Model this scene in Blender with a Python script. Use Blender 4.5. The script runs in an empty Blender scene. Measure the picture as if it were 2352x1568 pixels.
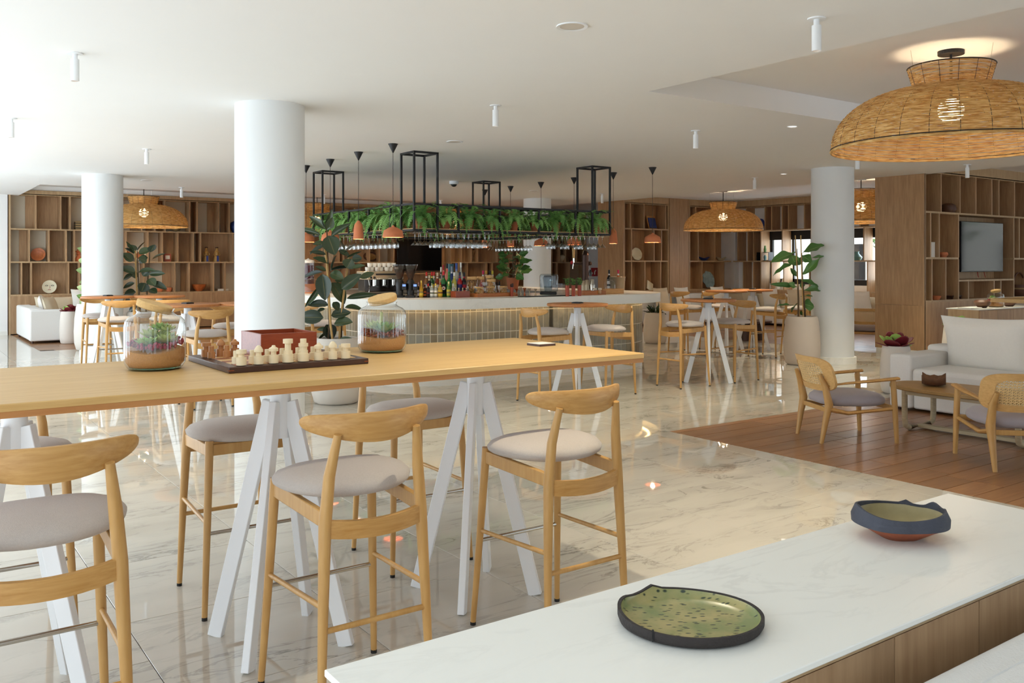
import bpy, bmesh, math, random
from mathutils import Vector, Matrix, Euler
PI = math.pi
R = math.radians
rnd = random.Random(7)
sc = bpy.context.scene
C = sc.collection

# ------------------------------------------------------------------ camera
F, CX, HY, EYE, YAW = 2030.0, 1176.0, 605.0, 1.57, R(54.7)
cam_d = bpy.data.cameras.new('camera')
cam = bpy.data.objects.new('camera', cam_d)
C.objects.link(cam)
cam.location = (0, 0, EYE)
cam.rotation_euler = (PI / 2, 0, YAW - PI / 2)
cam_d.sensor_width = 36.0
cam_d.lens = 36.0 * F / 2352.0
cam_d.shift_y = (HY - 784.0) / 2352.0
cam_d.clip_start = 0.05
sc.camera = cam

# ------------------------------------------------------------------ sky, daylight, exposure
w = bpy.data.worlds.new('sky')
sc.world = w
w.use_nodes = True
bg = w.node_tree.nodes['Background']
bg.inputs[0].default_value = (0.80, 0.91, 1.0, 1)
bg.inputs[1].default_value = 1.7
sc.view_settings.view_transform = 'Standard'
sc.view_settings.look = 'None'
sc.view_settings.gamma = 1.0
sc.view_settings.exposure = 0.16
sc.view_settings.use_curve_mapping = False
sc.cycles.max_bounces = 10
sc.cycles.diffuse_bounces = 5
sc.cycles.glossy_bounces = 5
sc.cycles.transmission_bounces = 10
sc.cycles.transparent_max_bounces = 24
sc.cycles.caustics_reflective = False
sc.cycles.caustics_refractive = False
sc.cycles.sample_clamp_indirect = 6.0
sc.cycles.use_denoising = True


def area(name, loc, rot, sx, sy, power, col):
    l = bpy.data.lights.new(name, 'AREA')
    l.shape = 'RECTANGLE'
    l.size, l.size_y, l.energy, l.color = sx, sy, power, col
    o = bpy.data.objects.new(name, l)
    o.location = loc
    o.rotation_euler = rot
    C.objects.link(o)
    return o


DAY = (0.81, 0.915, 1.0)
# daylight through the glazed terrace front on the left (bays of 2.5 m)
for i in range(9):
    area('daylight_left', (-1.55, -2.2 + i * 2.7, 1.45), (0, R(-90), 0), 2.7, 2.3, (13, 15, 18, 24, 36, 52, 60, 60, 54)[i], DAY)
# daylight through the glazed front behind the viewer
for i in range(4):
    area('daylight_rear', (8.5 + i * 2.7, -4.1, 1.5), (R(90), 0, 0), 2.3, 2.6, 16, DAY)
# high sun over the terrace: lights the ground and the building outside
sun_d = bpy.data.lights.new('sun', 'SUN')
sun_d.energy, sun_d.angle, sun_d.color = 3.6, R(0.6), (1.0, 0.95, 0.88)
sun = bpy.data.objects.new('sun', sun_d)
sun.rotation_euler = (0, R(-24), 0)
C.objects.link(sun)
# daylight through the two windows in the right-hand wall
area('daylight_right', (19.95, 13.6, 1.7), (0, R(90), 0), 1.3, 3.6, 110, (0.80, 0.90, 1.0))


# ------------------------------------------------------------------ helpers
def at(px, py, z=0.0):
    d = F * (EYE - z) / (py - HY)
    return on(px, d)


def on(px, d):
    l = (px - CX) / F * d
    return (math.cos(YAW) * d + math.sin(YAW) * l, math.sin(YAW) * d - math.cos(YAW) * l)


def atY(px, Y):
    k = (px - CX) / F
    d = Y / (math.sin(YAW) - math.cos(YAW) * k)
    return d * (math.cos(YAW) + math.sin(YAW) * k)


def atX(px, X):
    k = (px - CX) / F
    d = X / (math.cos(YAW) + math.sin(YAW) * k)
    return d * (math.sin(YAW) - math.cos(YAW) * k)


def depth(x, y):
    return x * math.cos(YAW) + y * math.sin(YAW)


def topix(x, y, z):
    d = depth(x, y)
    l = x * math.sin(YAW) - y * math.cos(YAW)
    return CX + F * l / d, HY + F * (EYE - z) / d


def zat(py, d):
    return EYE - (py - HY) * d / F


def lin(c):
    c /= 255.0
    return c / 12.92 if c <= 0.04045 else ((c + 0.055) / 1.055) ** 2.4


def S(r, g, b):
    return (lin(r), lin(g), lin(b), 1.0)


M = {}


def newmat(name):
    m = bpy.data.materials.new(name)
    m.use_nodes = True
    nt = m.node_tree
    return m, nt, nt.nodes['Principled BSDF']


def plain(name, col, rough=0.5, metal=0.0, var=0.06, scale=12.0, bump=0.0, bscale=60.0, spec=0.5, trans=0.0, ior=1.45, emit=None, estr=0.0, sheen=0.0, sub=0.0):
    """one-colour surface with faint noise mottling (and fine relief when bump > 0)"""
    m, nt, p = newmat(name)
    n = nt.nodes
    tc = n.new('ShaderNodeTexCoord')
    nz = n.new('ShaderNodeTexNoise')
    nz.inputs['Scale'].default_value = scale
    nz.inputs['Detail'].default_value = 4
    nt.links.new(tc.outputs['Object'], nz.inputs['Vector'])
    mx = n.new('ShaderNodeMix')
    mx.data_type = 'RGBA'
    lo = tuple(max(0, c * (1 - var)) for c in col[:3]) + (1,)
    hi = tuple(min(1, c * (1 + var)) for c in col[:3]) + (1,)
    mx.inputs[6].default_value = lo
    mx.inputs[7].default_value = hi
    nt.links.new(nz.outputs['Fac'], mx.inputs[0])
    nt.links.new(mx.outputs[2], p.inputs['Base Color'])
    p.inputs['Roughness'].default_value = rough
    p.inputs['Metallic'].default_value = metal
    p.inputs['Specular IOR Level'].default_value = spec
    p.inputs['Transmission Weight'].default_value = trans
    p.inputs['IOR'].default_value = ior
    if sheen:
        p.inputs['Sheen Weight'].default_value = sheen
    if emit:
        p.inputs['Emission Color'].default_value = emit
        p.inputs['Emission Strength'].default_value = estr
    if bump:
        b = n.new('ShaderNodeBump')
        b.inputs['Strength'].default_value = bump
        b.inputs['Distance'].default_value = 0.01
        nz2 = n.new('ShaderNodeTexNoise')
        nz2.inputs['Scale'].default_value = bscale
        nz2.inputs['Detail'].default_value = 3
        nt.links.new(tc.outputs['Object'], nz2.inputs['Vector'])
        nt.links.new(nz2.outputs['Fac'], b.inputs['Height'])
        nt.links.new(b.outputs['Normal'], p.inputs['Normal'])
    M[name] = m
    return m


def wood(name, c1, c2, grain=(2, 30, 30), rough=0.4, perobj=0.0, scale=1.0, spec=0.4, world=False, ring=0.5):
    """wood: stretched noise along the grain, plus a per-object tone shift"""
    m, nt, p = newmat(name)
    n = nt.nodes
    tc = n.new('ShaderNodeTexCoord')
    mp = n.new('ShaderNodeMapping')
    mp.inputs['Scale'].default_value = tuple(g * scale for g in grain)
    oi = n.new('ShaderNodeObjectInfo')
    if world:
        geo = n.new('ShaderNodeNewGeometry')
        ad = n.new('ShaderNodeVectorMath')
        ad.operation = 'ADD'
        ml = n.new('ShaderNodeVectorMath')
        ml.operation = 'SCALE'
        cv = n.new('ShaderNodeCombineXYZ')
        nt.links.new(oi.outputs['Random'], cv.inputs[0])
        nt.links.new(oi.outputs['Random'], cv.inputs[2])
        nt.links.new(cv.outputs[0], ml.inputs[0])
        ml.inputs['Scale'].default_value = 37.0
        nt.links.new(geo.outputs['Position'], ad.inputs[0])
        nt.links.new(ml.outputs[0], ad.inputs[1])
        nt.links.new(ad.outputs[0], mp.inputs['Vector'])
    else:
        nt.links.new(tc.outputs['Object'], mp.inputs['Vector'])
    n1 = n.new('ShaderNodeTexNoise')
    n1.inputs['Scale'].default_value = 1.0
    n1.inputs['Detail'].default_value = 6
    n1.inputs['Roughness'].default_value = 0.65
    n1.inputs['Distortion'].default_value = 0.6
    nt.links.new(mp.outputs[0], n1.inputs['Vector'])
    n2 = n.new('ShaderNodeTexNoise')
    n2.inputs['Scale'].default_value = 3.3
    n2.inputs['Detail'].default_value = 3
    nt.links.new(mp.outputs[0], n2.inputs['Vector'])
    mxf = n.new('ShaderNodeMix')
    mxf.inputs[0].default_value = 1 - ring
    nt.links.new(n1.outputs['Fac'], mxf.inputs[2])
    nt.links.new(n2.outputs['Fac'], mxf.inputs[3])
    cr = n.new('ShaderNodeValToRGB')
    cr.color_ramp.elements[0].position = 0.3
    cr.color_ramp.elements[1].position = 0.7
    cr.color_ramp.elements[0].color = c1
    cr.color_ramp.elements[1].color = c2
    nt.links.new(mxf.outputs[0], cr.inputs[0])
    hs = n.new('ShaderNodeHueSaturation')
    mr = n.new('ShaderNodeMapRange')
    mr.inputs[3].default_value = 1 - perobj
    mr.inputs[4].default_value = 1 + perobj
    nt.links.new(oi.outputs['Random'], mr.inputs[0])
    nt.links.new(mr.outputs[0], hs.inputs['Value'])
    nt.links.new(cr.outputs[0], hs.inputs['Color'])
    nt.links.new(hs.outputs[0], p.inputs['Base Color'])
    p.inputs['Roughness'].default_value = rough
    p.inputs['Specular IOR Level'].default_value = spec
    b = n.new('ShaderNodeBump')
    b.inputs['Strength'].default_value = 0.08
    b.inputs['Distance'].default_value = 0.004
    nt.links.new(n2.outputs['Fac'], b.inputs['Height'])
    nt.links.new(b.outputs['Normal'], p.inputs['Normal'])
    M[name] = m
    return m


def marble(name, base, vein, rough, scale=1.0, perobj=True, amount=0.75, spec=0.5):
    m, nt, p = newmat(name)
    n = nt.nodes
    geo = n.new('ShaderNodeNewGeometry')
    oi = n.new('ShaderNodeObjectInfo')
    ad = n.new('ShaderNodeVectorMath')
    ad.operation = 'ADD'
    cv = n.new('ShaderNodeCombineXYZ')
    ml = n.new('ShaderNodeMath')
    ml.operation = 'MULTIPLY'
    ml.inputs[1].default_value = 53.0 if perobj else 0.0
    nt.links.new(oi.outputs['Random'], ml.inputs[0])
    nt.links.new(ml.outputs[0], cv.inputs[0])
    nt.links.new(ml.outputs[0], cv.inputs[1])
    nt.links.new(geo.outputs['Position'], ad.inputs[0])
    nt.links.new(cv.outputs[0], ad.inputs[1])
    mp = n.new('ShaderNodeMapping')
    mp.inputs['Rotation'].default_value = (0, 0, R(-38))
    mp.inputs['Scale'].default_value = (1.0 * scale, 3.4 * scale, 1.0 * scale)
    nt.links.new(ad.outputs[0], mp.inputs['Vector'])
    n1 = n.new('ShaderNodeTexNoise')
    n1.inputs['Scale'].default_value = 1.5
    n1.inputs['Detail'].default_value = 9
    n1.inputs['Roughness'].default_value = 0.62
    n1.inputs['Distortion'].default_value = 1.1
    nt.links.new(mp.outputs[0], n1.inputs['Vector'])
    # thin veins where the noise crosses its middle
    sb = n.new('ShaderNodeMath')
    sb.operation = 'SUBTRACT'
    sb.inputs[1].default_value = 0.5
    ab = n.new('ShaderNodeMath')
    ab.operation = 'ABSOLUTE'
    nt.links.new(n1.outputs['Fac'], sb.inputs[0])
    nt.links.new(sb.outputs[0], ab.inputs[0])
    cr = n.new('ShaderNodeValToRGB')
    cr.color_ramp.elements[0].position = 0.0
    cr.color_ramp.elements[0].color = (1, 1, 1, 1)
    cr.color_ramp.elements[1].position = 0.028
    cr.color_ramp.elements[1].color = (0, 0, 0, 1)
    nt.links.new(ab.outputs[0], cr.inputs[0])
    n2 = n.new('ShaderNodeTexNoise')
    n2.inputs['Scale'].default_value = 1.1
    n2.inputs['Detail'].default_value = 5
    nt.links.new(mp.outputs[0], n2.inputs['Vector'])
    cr2 = n.new('ShaderNodeValToRGB')
    cr2.color_ramp.elements[0].position = 0.42
    cr2.color_ramp.elements[1].position = 0.78
    nt.links.new(n2.outputs['Fac'], cr2.inputs[0])
    mm = n.new('ShaderNodeMath')
    mm.operation = 'MULTIPLY'
    nt.links.new(cr.outputs[0], mm.inputs[0])
    nt.links.new(cr2.outputs[0], mm.inputs[1])
    cloud = n.new('ShaderNodeMath')
    cloud.operation = 'MULTIPLY_ADD'
    cloud.inputs[1].default_value = 0.28
    nt.links.new(cr2.outputs[0], cloud.inputs[0])
    nt.links.new(mm.outputs[0], cloud.inputs[2])
    am = n.new('ShaderNodeMath')
    am.operation = 'MULTIPLY'
    am.inputs[1].default_value = amount
    am.use_clamp = True
    nt.links.new(cloud.outputs[0], am.inputs[0])
    mx = n.new('ShaderNodeMix')
    mx.data_type = 'RGBA'
    mx.inputs[6].default_value = base
    mx.inputs[7].default_value = vein
    nt.links.new(am.outputs[0], mx.inputs[0])
    nt.links.new(mx.outputs[2], p.inputs['Base Color'])
    p.inputs['Roughness'].default_value = rough
    p.inputs['Specular IOR Level'].default_value = spec
    M[name] = m
    return m


def glass(name, tint=(1, 1, 1, 1), rough=0.0, thin=True, refl=1.0):
    """thin clear glass: mostly see-through, with a fresnel reflection"""
    m, nt, p = newmat(name)
    n = nt.nodes
    out = n['Material Output']
    tr = n.new('ShaderNodeBsdfTransparent')
    tr.inputs[0].default_value = tint
    gl = n.new('ShaderNodeBsdfGlossy')
    gl.inputs['Roughness'].default_value = rough
    fr = n.new('ShaderNodeFresnel')
    geo = n.new('ShaderNodeNewGeometry')
    mi = n.new('ShaderNodeMapRange')          # same sheet seen from behind: same reflection
    mi.inputs[3].default_value = 1.5
    mi.inputs[4].default_value = 1 / 1.5
    nt.links.new(geo.outputs['Backfacing'], mi.inputs[0])
    nt.links.new(mi.outputs[0], fr.inputs['IOR'])
    mu = n.new('ShaderNodeMath')
    mu.operation = 'MULTIPLY'
    mu.inputs[1].default_value = refl
    mu.use_clamp = True
    nt.links.new(fr.outputs[0], mu.inputs[0])
    mx = n.new('ShaderNodeMixShader')
    nt.links.new(mu.outputs[0], mx.inputs[0])
    nt.links.new(tr.outputs[0], mx.inputs[1])
    nt.links.new(gl.outputs[0], mx.inputs[2])
    nt.links.new(mx.outputs[0], out.inputs['Surface'])
    M[name] = m
    return m


def leafmat(name, c1, c2, rib, rough=0.3, var=0.25):
    m, nt, p = newmat(name)
    n = nt.nodes
    uv = n.new('ShaderNodeUVMap')
    sp = n.new('ShaderNodeSeparateXYZ')
    nt.links.new(uv.outputs[0], sp.inputs[0])
    a = n.new('ShaderNodeMath')
    a.operation = 'SUBTRACT'
    a.inputs[1].default_value = 0.5
    nt.links.new(sp.outputs[0], a.inputs[0])
    b = n.new('ShaderNodeMath')
    b.operation = 'ABSOLUTE'
    nt.links.new(a.outputs[0], b.inputs[0])
    cr = n.new('ShaderNodeValToRGB')
    cr.color_ramp.elements[0].position = 0.02
    cr.color_ramp.elements[0].color = rib
    cr.color_ramp.elements[1].position = 0.05
    cr.color_ramp.elements[1].color = (0, 0, 0, 1)
    oi = n.new('ShaderNodeObjectInfo')
    mx = n.new('ShaderNodeMix')
    mx.data_type = 'RGBA'
    mx.inputs[6].default_value = c1
    mx.inputs[7].default_value = c2
    nt.links.new(oi.outputs['Random'], mx.inputs[0])
    cr2 = n.new('ShaderNodeValToRGB')
    cr2.color_ramp.elements[0].position = 0.012
    cr2.color_ramp.elements[1].position = 0.03
    nt.links.new(b.outputs[0], cr2.inputs[0])
    mx2 = n.new('ShaderNodeMix')
    mx2.data_type = 'RGBA'
    mx2.inputs[6].default_value = rib
    nt.links.new(cr2.outputs[0], mx2.inputs[0])
    nt.links.new(mx.outputs[2], mx2.inputs[7])
    nt.links.new(mx2.outputs[2], p.inputs['Base Color'])
    p.inputs['Roughness'].default_value = rough
    p.inputs['Specular IOR Level'].default_value = 0.5
    M[name] = m
    return m


# ---- palette
plain('plaster', S(243, 243, 242), 0.85, var=0.01, scale=3)
plain('column_paint', S(228, 230, 230), 0.55, var=0.012, scale=4)
marble('marble_floor', S(200, 194, 182), S(108, 104, 96), 0.02, 1.0, amount=0.8, spec=0.75)
marble('marble_top', S(240, 239, 232), S(176, 174, 168), 0.33, 0.9, perobj=False, amount=0.26)
plain('grout', S(168, 158, 142), 0.8)
wood('oak', S(196, 152, 92), S(222, 182, 122), (3, 26, 26), 0.38)
wood('beech', S(180, 134, 74), S(202, 160, 100), (14, 14, 2.2), 0.36, perobj=0.05)
wood('oak_table', S(196, 154, 92), S(216, 180, 120), (1.6, 26, 22), 0.42)
wood('beech_x', S(174, 126, 66), S(202, 158, 98), (2.2, 22, 34), 0.36, perobj=0.05)
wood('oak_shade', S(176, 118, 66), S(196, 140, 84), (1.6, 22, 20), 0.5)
wood('teak', S(168, 104, 52), S(192, 128, 72), (3, 22, 22), 0.4)
wood('shelf_wood', S(158, 124, 90), S(196, 162, 124), (16, 16, 1.3), 0.5, perobj=0.10, world=True, ring=0.6)
wood('shelf_edge', S(170, 140, 104), S(198, 170, 132), (10, 10, 1.3), 0.5, world=True)
wood('floor_wood', S(126, 88, 58), S(162, 120, 84), (1.3, 15, 15), 0.3, perobj=0.16, world=True, ring=0.6)
plain('shelf_back', S(214, 206, 188), 0.8, var=0.02)
plain('seat_fabric', S(186, 176, 168), 0.9, var=0.10, scale=160, bump=0.25, bscale=420, sheen=0.3)
plain('chair_fabric', S(160, 152, 156), 0.9, var=0.08, scale=160, bump=0.25, bscale=420, sheen=0.3)
plain('sofa_fabric', S(224, 222, 218), 0.92, var=0.04, scale=60, bump=0.25, bscale=240, sheen=0.2)
plain('cushion_beige', S(214, 200, 174), 0.92, var=0.05, scale=40, bump=0.25, bscale=240)
plain('cushion_white', S(236, 232, 224), 0.92, var=0.03, scale=40, bump=0.25, bscale=240)
plain('white_metal', S(240, 242, 244), 0.42, var=0.01)
plain('black_metal', S(30, 29, 30), 0.5, var=0.1)
plain('black_plastic', S(24, 24, 25), 0.35, var=0.1)
plain('rubber', S(32, 30, 28), 0.7)
plain('steel', S(196, 192, 184), 0.22, 1.0, var=0.04)
plain('chrome', S(220, 218, 212), 0.12, 1.0, var=0.03)
plain('champagne', S(176, 162, 138), 0.35, 0.7, var=0.05)
plain('copper', S(186, 110, 78), 0.25, 1.0, var=0.05)
glass('clear_glass', (0.985, 0.99, 0.985, 1), refl=1.0)
glass('jar_glass', (0.95, 0.965, 0.96, 1), refl=2.2)
plain('glass_foot', S(120, 190, 168), 0.08, trans=0.7, ior=1.4, var=0.02)
plain('terracotta', S(206, 124, 82), 0.7, var=0.06, scale=30)
plain('pot_clay', S(176, 104, 68), 0.75, var=0.1)
plain('pot_glazed', S(160, 66, 36), 0.3, var=0.1)
plain('planter', S(214, 206, 196), 0.6, var=0.02)
plain('planter_taupe', S(196, 184, 172), 0.6, var=0.02)
plain('soil', S(60, 42, 30), 0.95, var=0.35, scale=60, bump=0.8, bscale=80)
plain('stem', S(84, 66, 44), 0.8, var=0.2)
plain('cane', S(190, 152, 92), 0.6, var=0.15, scale=30)
plain('cork', S(214, 176, 118), 0.85, var=0.16, scale=90, bump=0.3, bscale=140)
plain('sand', S(202, 146, 88), 0.95, var=0.22, scale=240, bump=0.5, bscale=300)
plain('lava', S(150, 82, 56), 0.9, var=0.4, scale=70, bump=1.0, bscale=90)
plain('red_moss', S(164, 52, 70), 0.9, var=0.4, scale=90, bump=1.0, bscale=120)
plain('pebble', S(150, 88, 62), 0.8, var=0.3, scale=20)
plain('succulent', S(196, 206, 132), 0.5, var=0.3, scale=9)
plain('succulent_green', S(150, 182, 124), 0.5, var=0.3, scale=14)
plain('succulent_red', S(122, 40, 48), 0.45, var=0.3, scale=8)
plain('succulent_lime', S(150, 186, 92), 0.45, var=0.3, scale=6)
leafmat('rubber_leaf', S(32, 48, 36), S(74, 90, 58), S(104, 100, 62), 0.26)
leafmat('fiddle_leaf', S(60, 104, 46), S(96, 140, 66), S(136, 168, 100), 0.35)
leafmat('fern_leaf', S(92, 142, 66), S(128, 174, 92), S(84, 124, 56), 0.5)
leafmat('variegated_leaf', S(120, 160, 84), S(190, 206, 150), S(214, 224, 180), 0.4)
plain('herb', S(92, 130, 66), 0.6, var=0.3)
wood('box_wood', S(128, 52, 28), S(160, 76, 42), (4, 24, 24), 0.3)
wood('walnut', S(58, 38, 30), S(84, 56, 44), (4, 30, 30), 0.35)
plain('maple_piece', S(232, 214, 178), 0.4, var=0.04)
plain('cherry_piece', S(186, 128, 78), 0.4, var=0.08)
plain('square_light', S(226, 186, 132), 0.35, var=0.05)
plain('square_dark', S(150, 88, 54), 0.35, var=0.08)
plain('screen', S(14, 14, 17), 0.08, var=0.1)
plain('ink', S(22, 20, 20), 0.5)
plain('paper', S(236, 232, 222), 0.8, var=0.02)
plain('frosted', S(226, 226, 214), 0.5, var=0.02)
plain('sign_red', S(170, 26, 34), 0.5)
plain('bulb', S(255, 226, 170), 0.5, emit=(1.0, 0.78, 0.45, 1), estr=9.0)
plain('led', S(255, 226, 170), 0.5, emit=(1.0, 0.66, 0.28, 1), estr=6.5)
plain('downlight_face', S(255, 250, 240), 0.5, emit=(1.0, 0.93, 0.82, 1), estr=2.5)
plain('spot_lens', S(190, 140, 90), 0.4, emit=(1.0, 0.7, 0.4, 1), estr=0.7)
plain('blue_display', S(60, 90, 220), 0.4, emit=(0.2, 0.35, 1.0, 1), estr=1.2)


def tilemat():
    m, nt, p = newmat('bar_tile')
    n = nt.nodes
    oi = n.new('ShaderNodeObjectInfo')
    geo = n.new('ShaderNodeNewGeometry')
    nz = n.new('ShaderNodeTexNoise')
    nz.inputs['Scale'].default_value = 7.0
    nz.inputs['Detail'].default_value = 5
    nt.links.new(geo.outputs['Position'], nz.inputs['Vector'])
    a = n.new('ShaderNodeMix')
    a.inputs[0].default_value = 0.55
    nt.links.new(oi.outputs['Random'], a.inputs[2])
    nt.links.new(nz.outputs['Fac'], a.inputs[3])
    cr = n.new('ShaderNodeValToRGB')
    e = cr.color_ramp.elements
    e[0].position, e[0].color = 0.22, S(122, 112, 92)
    e[1].position, e[1].color = 0.8, S(166, 163, 150)
    k = e.new(0.45)
    k.color = S(146, 138, 116)
    k = e.new(0.62)
    k.color = S(134, 132, 120)
    nt.links.new(a.outputs[0], cr.inputs[0])
    nt.links.new(cr.outputs[0], p.inputs['Base Color'])
    p.inputs['Roughness'].default_value = 0.28
    M['bar_tile'] = m


tilemat()


def wickermat():
    m, nt, p = newmat('wicker')
    n = nt.nodes
    tc = n.new('ShaderNodeTexCoord')
    mp = n.new('ShaderNodeMapping')
    mp.inputs['Scale'].default_value = (7, 7, 60)
    nt.links.new(tc.outputs['Object'], mp.inputs['Vector'])
    nz = n.new('ShaderNodeTexNoise')
    nz.inputs['Scale'].default_value = 1.6
    nz.inputs['Detail'].default_value = 3
    nt.links.new(mp.outputs[0], nz.inputs['Vector'])
    cr = n.new('ShaderNodeValToRGB')
    e = cr.color_ramp.elements
    e[0].position, e[0].color = 0.34, S(192, 138, 74)
    e[1].position, e[1].color = 0.66, S(242, 212, 148)
    k = e.new(0.5)
    k.color = S(224, 182, 112)
    nt.links.new(nz.outputs['Fac'], cr.inputs[0])
    nt.links.new(cr.outputs[0], p.inputs['Base Color'])
    p.inputs['Roughness'].default_value = 0.6
    p.inputs['Specular IOR Level'].default_value = 0.3
    tr = n.new('ShaderNodeBsdfTranslucent')
    nt.links.new(cr.outputs[0], tr.inputs[0])
    mx = n.new('ShaderNodeMixShader')
    mx.inputs[0].default_value = 0.3
    nt.links.new(p.outputs[0], mx.inputs[1])
    nt.links.new(tr.outputs[0], mx.inputs[2])
    nt.links.new(mx.outputs[0], n['Material Output'].inputs['Surface'])
    M['wicker'] = m


wickermat()


class MB:
    def __init__(s):
        s.v, s.f, s.uv = [], [], {}

    def quadgrid(s, nu, nv, fn, cu=False, cv=False, uv=False):
        b = len(s.v)
        for j in range(nv):
            for i in range(nu):
                s.v.append(fn(i, j))
        for j in range(nv if cv else nv - 1):
            for i in range(nu if cu else nu - 1):
                a, c = b + j * nu + i, b + j * nu + (i + 1) % nu
                d, e = b + ((j + 1) % nv) * nu + (i + 1) % nu, b + ((j + 1) % nv) * nu + i
                s.f.append((a, c, d, e))
                if uv:
                    s.uv[len(s.f) - 1] = [(i / (nu - 1), j / (nv - 1)), ((i + 1) / (nu - 1), j / (nv - 1)), ((i + 1) / (nu - 1), (j + 1) / (nv - 1)), (i / (nu - 1), (j + 1) / (nv - 1))]
        return s

    def box(s, x0, x1, y0, y1, z0, z1):
        b = len(s.v)
        s.v += [(x0, y0, z0), (x1, y0, z0), (x1, y1, z0), (x0, y1, z0), (x0, y0, z1), (x1, y0, z1), (x1, y1, z1), (x0, y1, z1)]
        s.f += [tuple(b + k for k in q) for q in ((0, 3, 2, 1), (4, 5, 6, 7), (0, 1, 5, 4), (1, 2, 6, 5), (2, 3, 7, 6), (3, 0, 4, 7))]
        return s

    def bar(s, p, q, w_, h_, up=(0, 0, 1)):
        p, q = Vector(p), Vector(q)
        d = (q - p).normalized()
        u = Vector(up)
        sd = d.cross(u)
        if sd.length < 1e-5:
            sd = d.cross(Vector((1, 0, 0)))
        sd.normalize()
        up2 = sd.cross(d).normalized()
        b = len(s.v)
        for e in (p, q):
            for (a, c) in ((-1, -1), (1, -1), (1, 1), (-1, 1)):
                s.v.append(tuple(e + sd * (a * w_ / 2) + up2 * (c * h_ / 2)))
        s.f += [tuple(b + k for k in t) for t in ((3, 2, 1, 0), (4, 5, 6, 7), (0, 1, 5, 4), (1, 2, 6, 5), (2, 3, 7, 6), (3, 0, 4, 7))]
        return s

    def tube(s, pts, rs, n=8, cap=True, flat=1.0):
        pts = [Vector(p) for p in pts]
        if not hasattr(rs, '__len__'):
            rs = [rs] * len(pts)
        b = len(s.v)
        ref = None
        for k, p in enumerate(pts):
            d = (pts[min(k + 1, len(pts) - 1)] - pts[max(k - 1, 0)]).normalized()
            if ref is None:
                ref = Vector((0, 0, 1)) if abs(d.z) < 0.9 else Vector((1, 0, 0))
            x = d.cross(ref)
            x.normalize()
            y = d.cross(x).normalized()
            for i in range(n):
                a = 2 * PI * i / n
                s.v.append(tuple(p + x * (math.cos(a) * rs[k]) + y * (math.sin(a) * rs[k] * flat)))
        for k in range(len(pts) - 1):
            for i in range(n):
                s.f.append((b + k * n + i, b + (k + 1) * n + i, b + (k + 1) * n + (i + 1) % n, b + k * n + (i + 1) % n))
        if cap:
            s.f.append(tuple(b + i for i in range(n)))
            s.f.append(tuple(b + (len(pts) - 1) * n + i for i in reversed(range(n))))
        return s

    def lathe(s, prof, n=24, c=(0, 0, 0), cap=True):
        b = len(s.v)
        for (r, z) in prof:
            for i in range(n):
                a = 2 * PI * i / n
                s.v.append((c[0] + r * math.cos(a), c[1] + r * math.sin(a), c[2] + z))
        for k in range(len(prof) - 1):
            for i in range(n):
                s.f.append((b + k * n + i, b + k * n + (i + 1) % n, b + (k + 1) * n + (i + 1) % n, b + (k + 1) * n + i))
        if cap:
            if prof[0][0] > 1e-4:
                s.f.append(tuple(b + i for i in reversed(range(n))))
            if prof[-1][0] > 1e-4:
                s.f.append(tuple(b + (len(prof) - 1) * n + i for i in range(n)))
        return s

    def prism(s, poly, z0, z1):
        n = len(poly)
        b = len(s.v)
        s.v += [(x, y, z0) for x, y in poly] + [(x, y, z1) for x, y in poly]
        s.f.append(tuple(b + i for i in reversed(range(n))))
        s.f.append(tuple(b + n + i for i in range(n)))
        for i in range(n):
            s.f.append((b + i, b + (i + 1) % n, b + n + (i + 1) % n, b + n + i))
        return s

    def ball(s, c, r, nu=10, nv=7):
        if not hasattr(r, '__len__'):
            r = (r, r, r)
        prof = []
        b = len(s.v)
        for j in range(nv):
            t = PI * j / (nv - 1)
            for i in range(nu):
                a = 2 * PI * i / nu
                s.v.append((c[0] + r[0] * math.sin(t) * math.cos(a), c[1] + r[1] * math.sin(t) * math.sin(a), c[2] + r[2] * math.cos(t)))
        for j in range(nv - 1):
            for i in range(nu):
                s.f.append((b + j * nu + i, b + (j + 1) * nu + i, b + (j + 1) * nu + (i + 1) % nu, b + j * nu + (i + 1) % nu))
        return s

    def xform(s, mat, start=0):
        for i in range(start, len(s.v)):
            s.v[i] = tuple(mat @ Vector(s.v[i]))
        return s

    def mesh(s, name, mat, smooth=None, extra=()):
        me = bpy.data.meshes.new(name)
        me.from_pydata(s.v, [], s.f)
        if s.uv:
            ul = me.uv_layers.new(name='UVMap')
            for fi, uvs in s.uv.items():
                p = me.polygons[fi]
                for k, li in enumerate(p.loop_indices):
                    ul.data[li].uv = uvs[k]
        me.validate()
        me.materials.append(M[mat])
        for e in extra:
            me.materials.append(M[e])
        if smooth is not None:
            me.polygons.foreach_set('use_smooth', [True] * len(me.polygons))
            me.update()
            if smooth < 179:
                me.set_sharp_from_angle(angle=R(smooth))
        me.update()
        return me

    def build(s, name, mat, parent=None, smooth=None, bevel=0.0, seg=2, loc=None, rot=None, sub=0):
        me = s.mesh(name, mat, smooth)
        return link(name, me, parent, loc, rot, bevel, seg, sub)


def link(name, me, parent=None, loc=None, rot=None, bevel=0.0, seg=2, sub=0):
    o = bpy.data.objects.new(name, me)
    C.objects.link(o)
    if parent:
        o.parent = parent
    if loc:
        o.location = loc
    if rot:
        o.rotation_euler = rot
    if bevel:
        b = o.modifiers.new('round', 'BEVEL')
        b.width, b.segments, b.limit_method, b.angle_limit = bevel, seg, 'ANGLE', R(40)
        b.harden_normals = False
        if not any(p.use_smooth for p in me.polygons):
            me.polygons.foreach_set('use_smooth', [True] * len(me.polygons))
            me.set_sharp_from_angle(angle=R(50))
    if sub:
        q = o.modifiers.new('smooth', 'SUBSURF')
        q.levels = q.render_levels = sub
    return o


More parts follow.
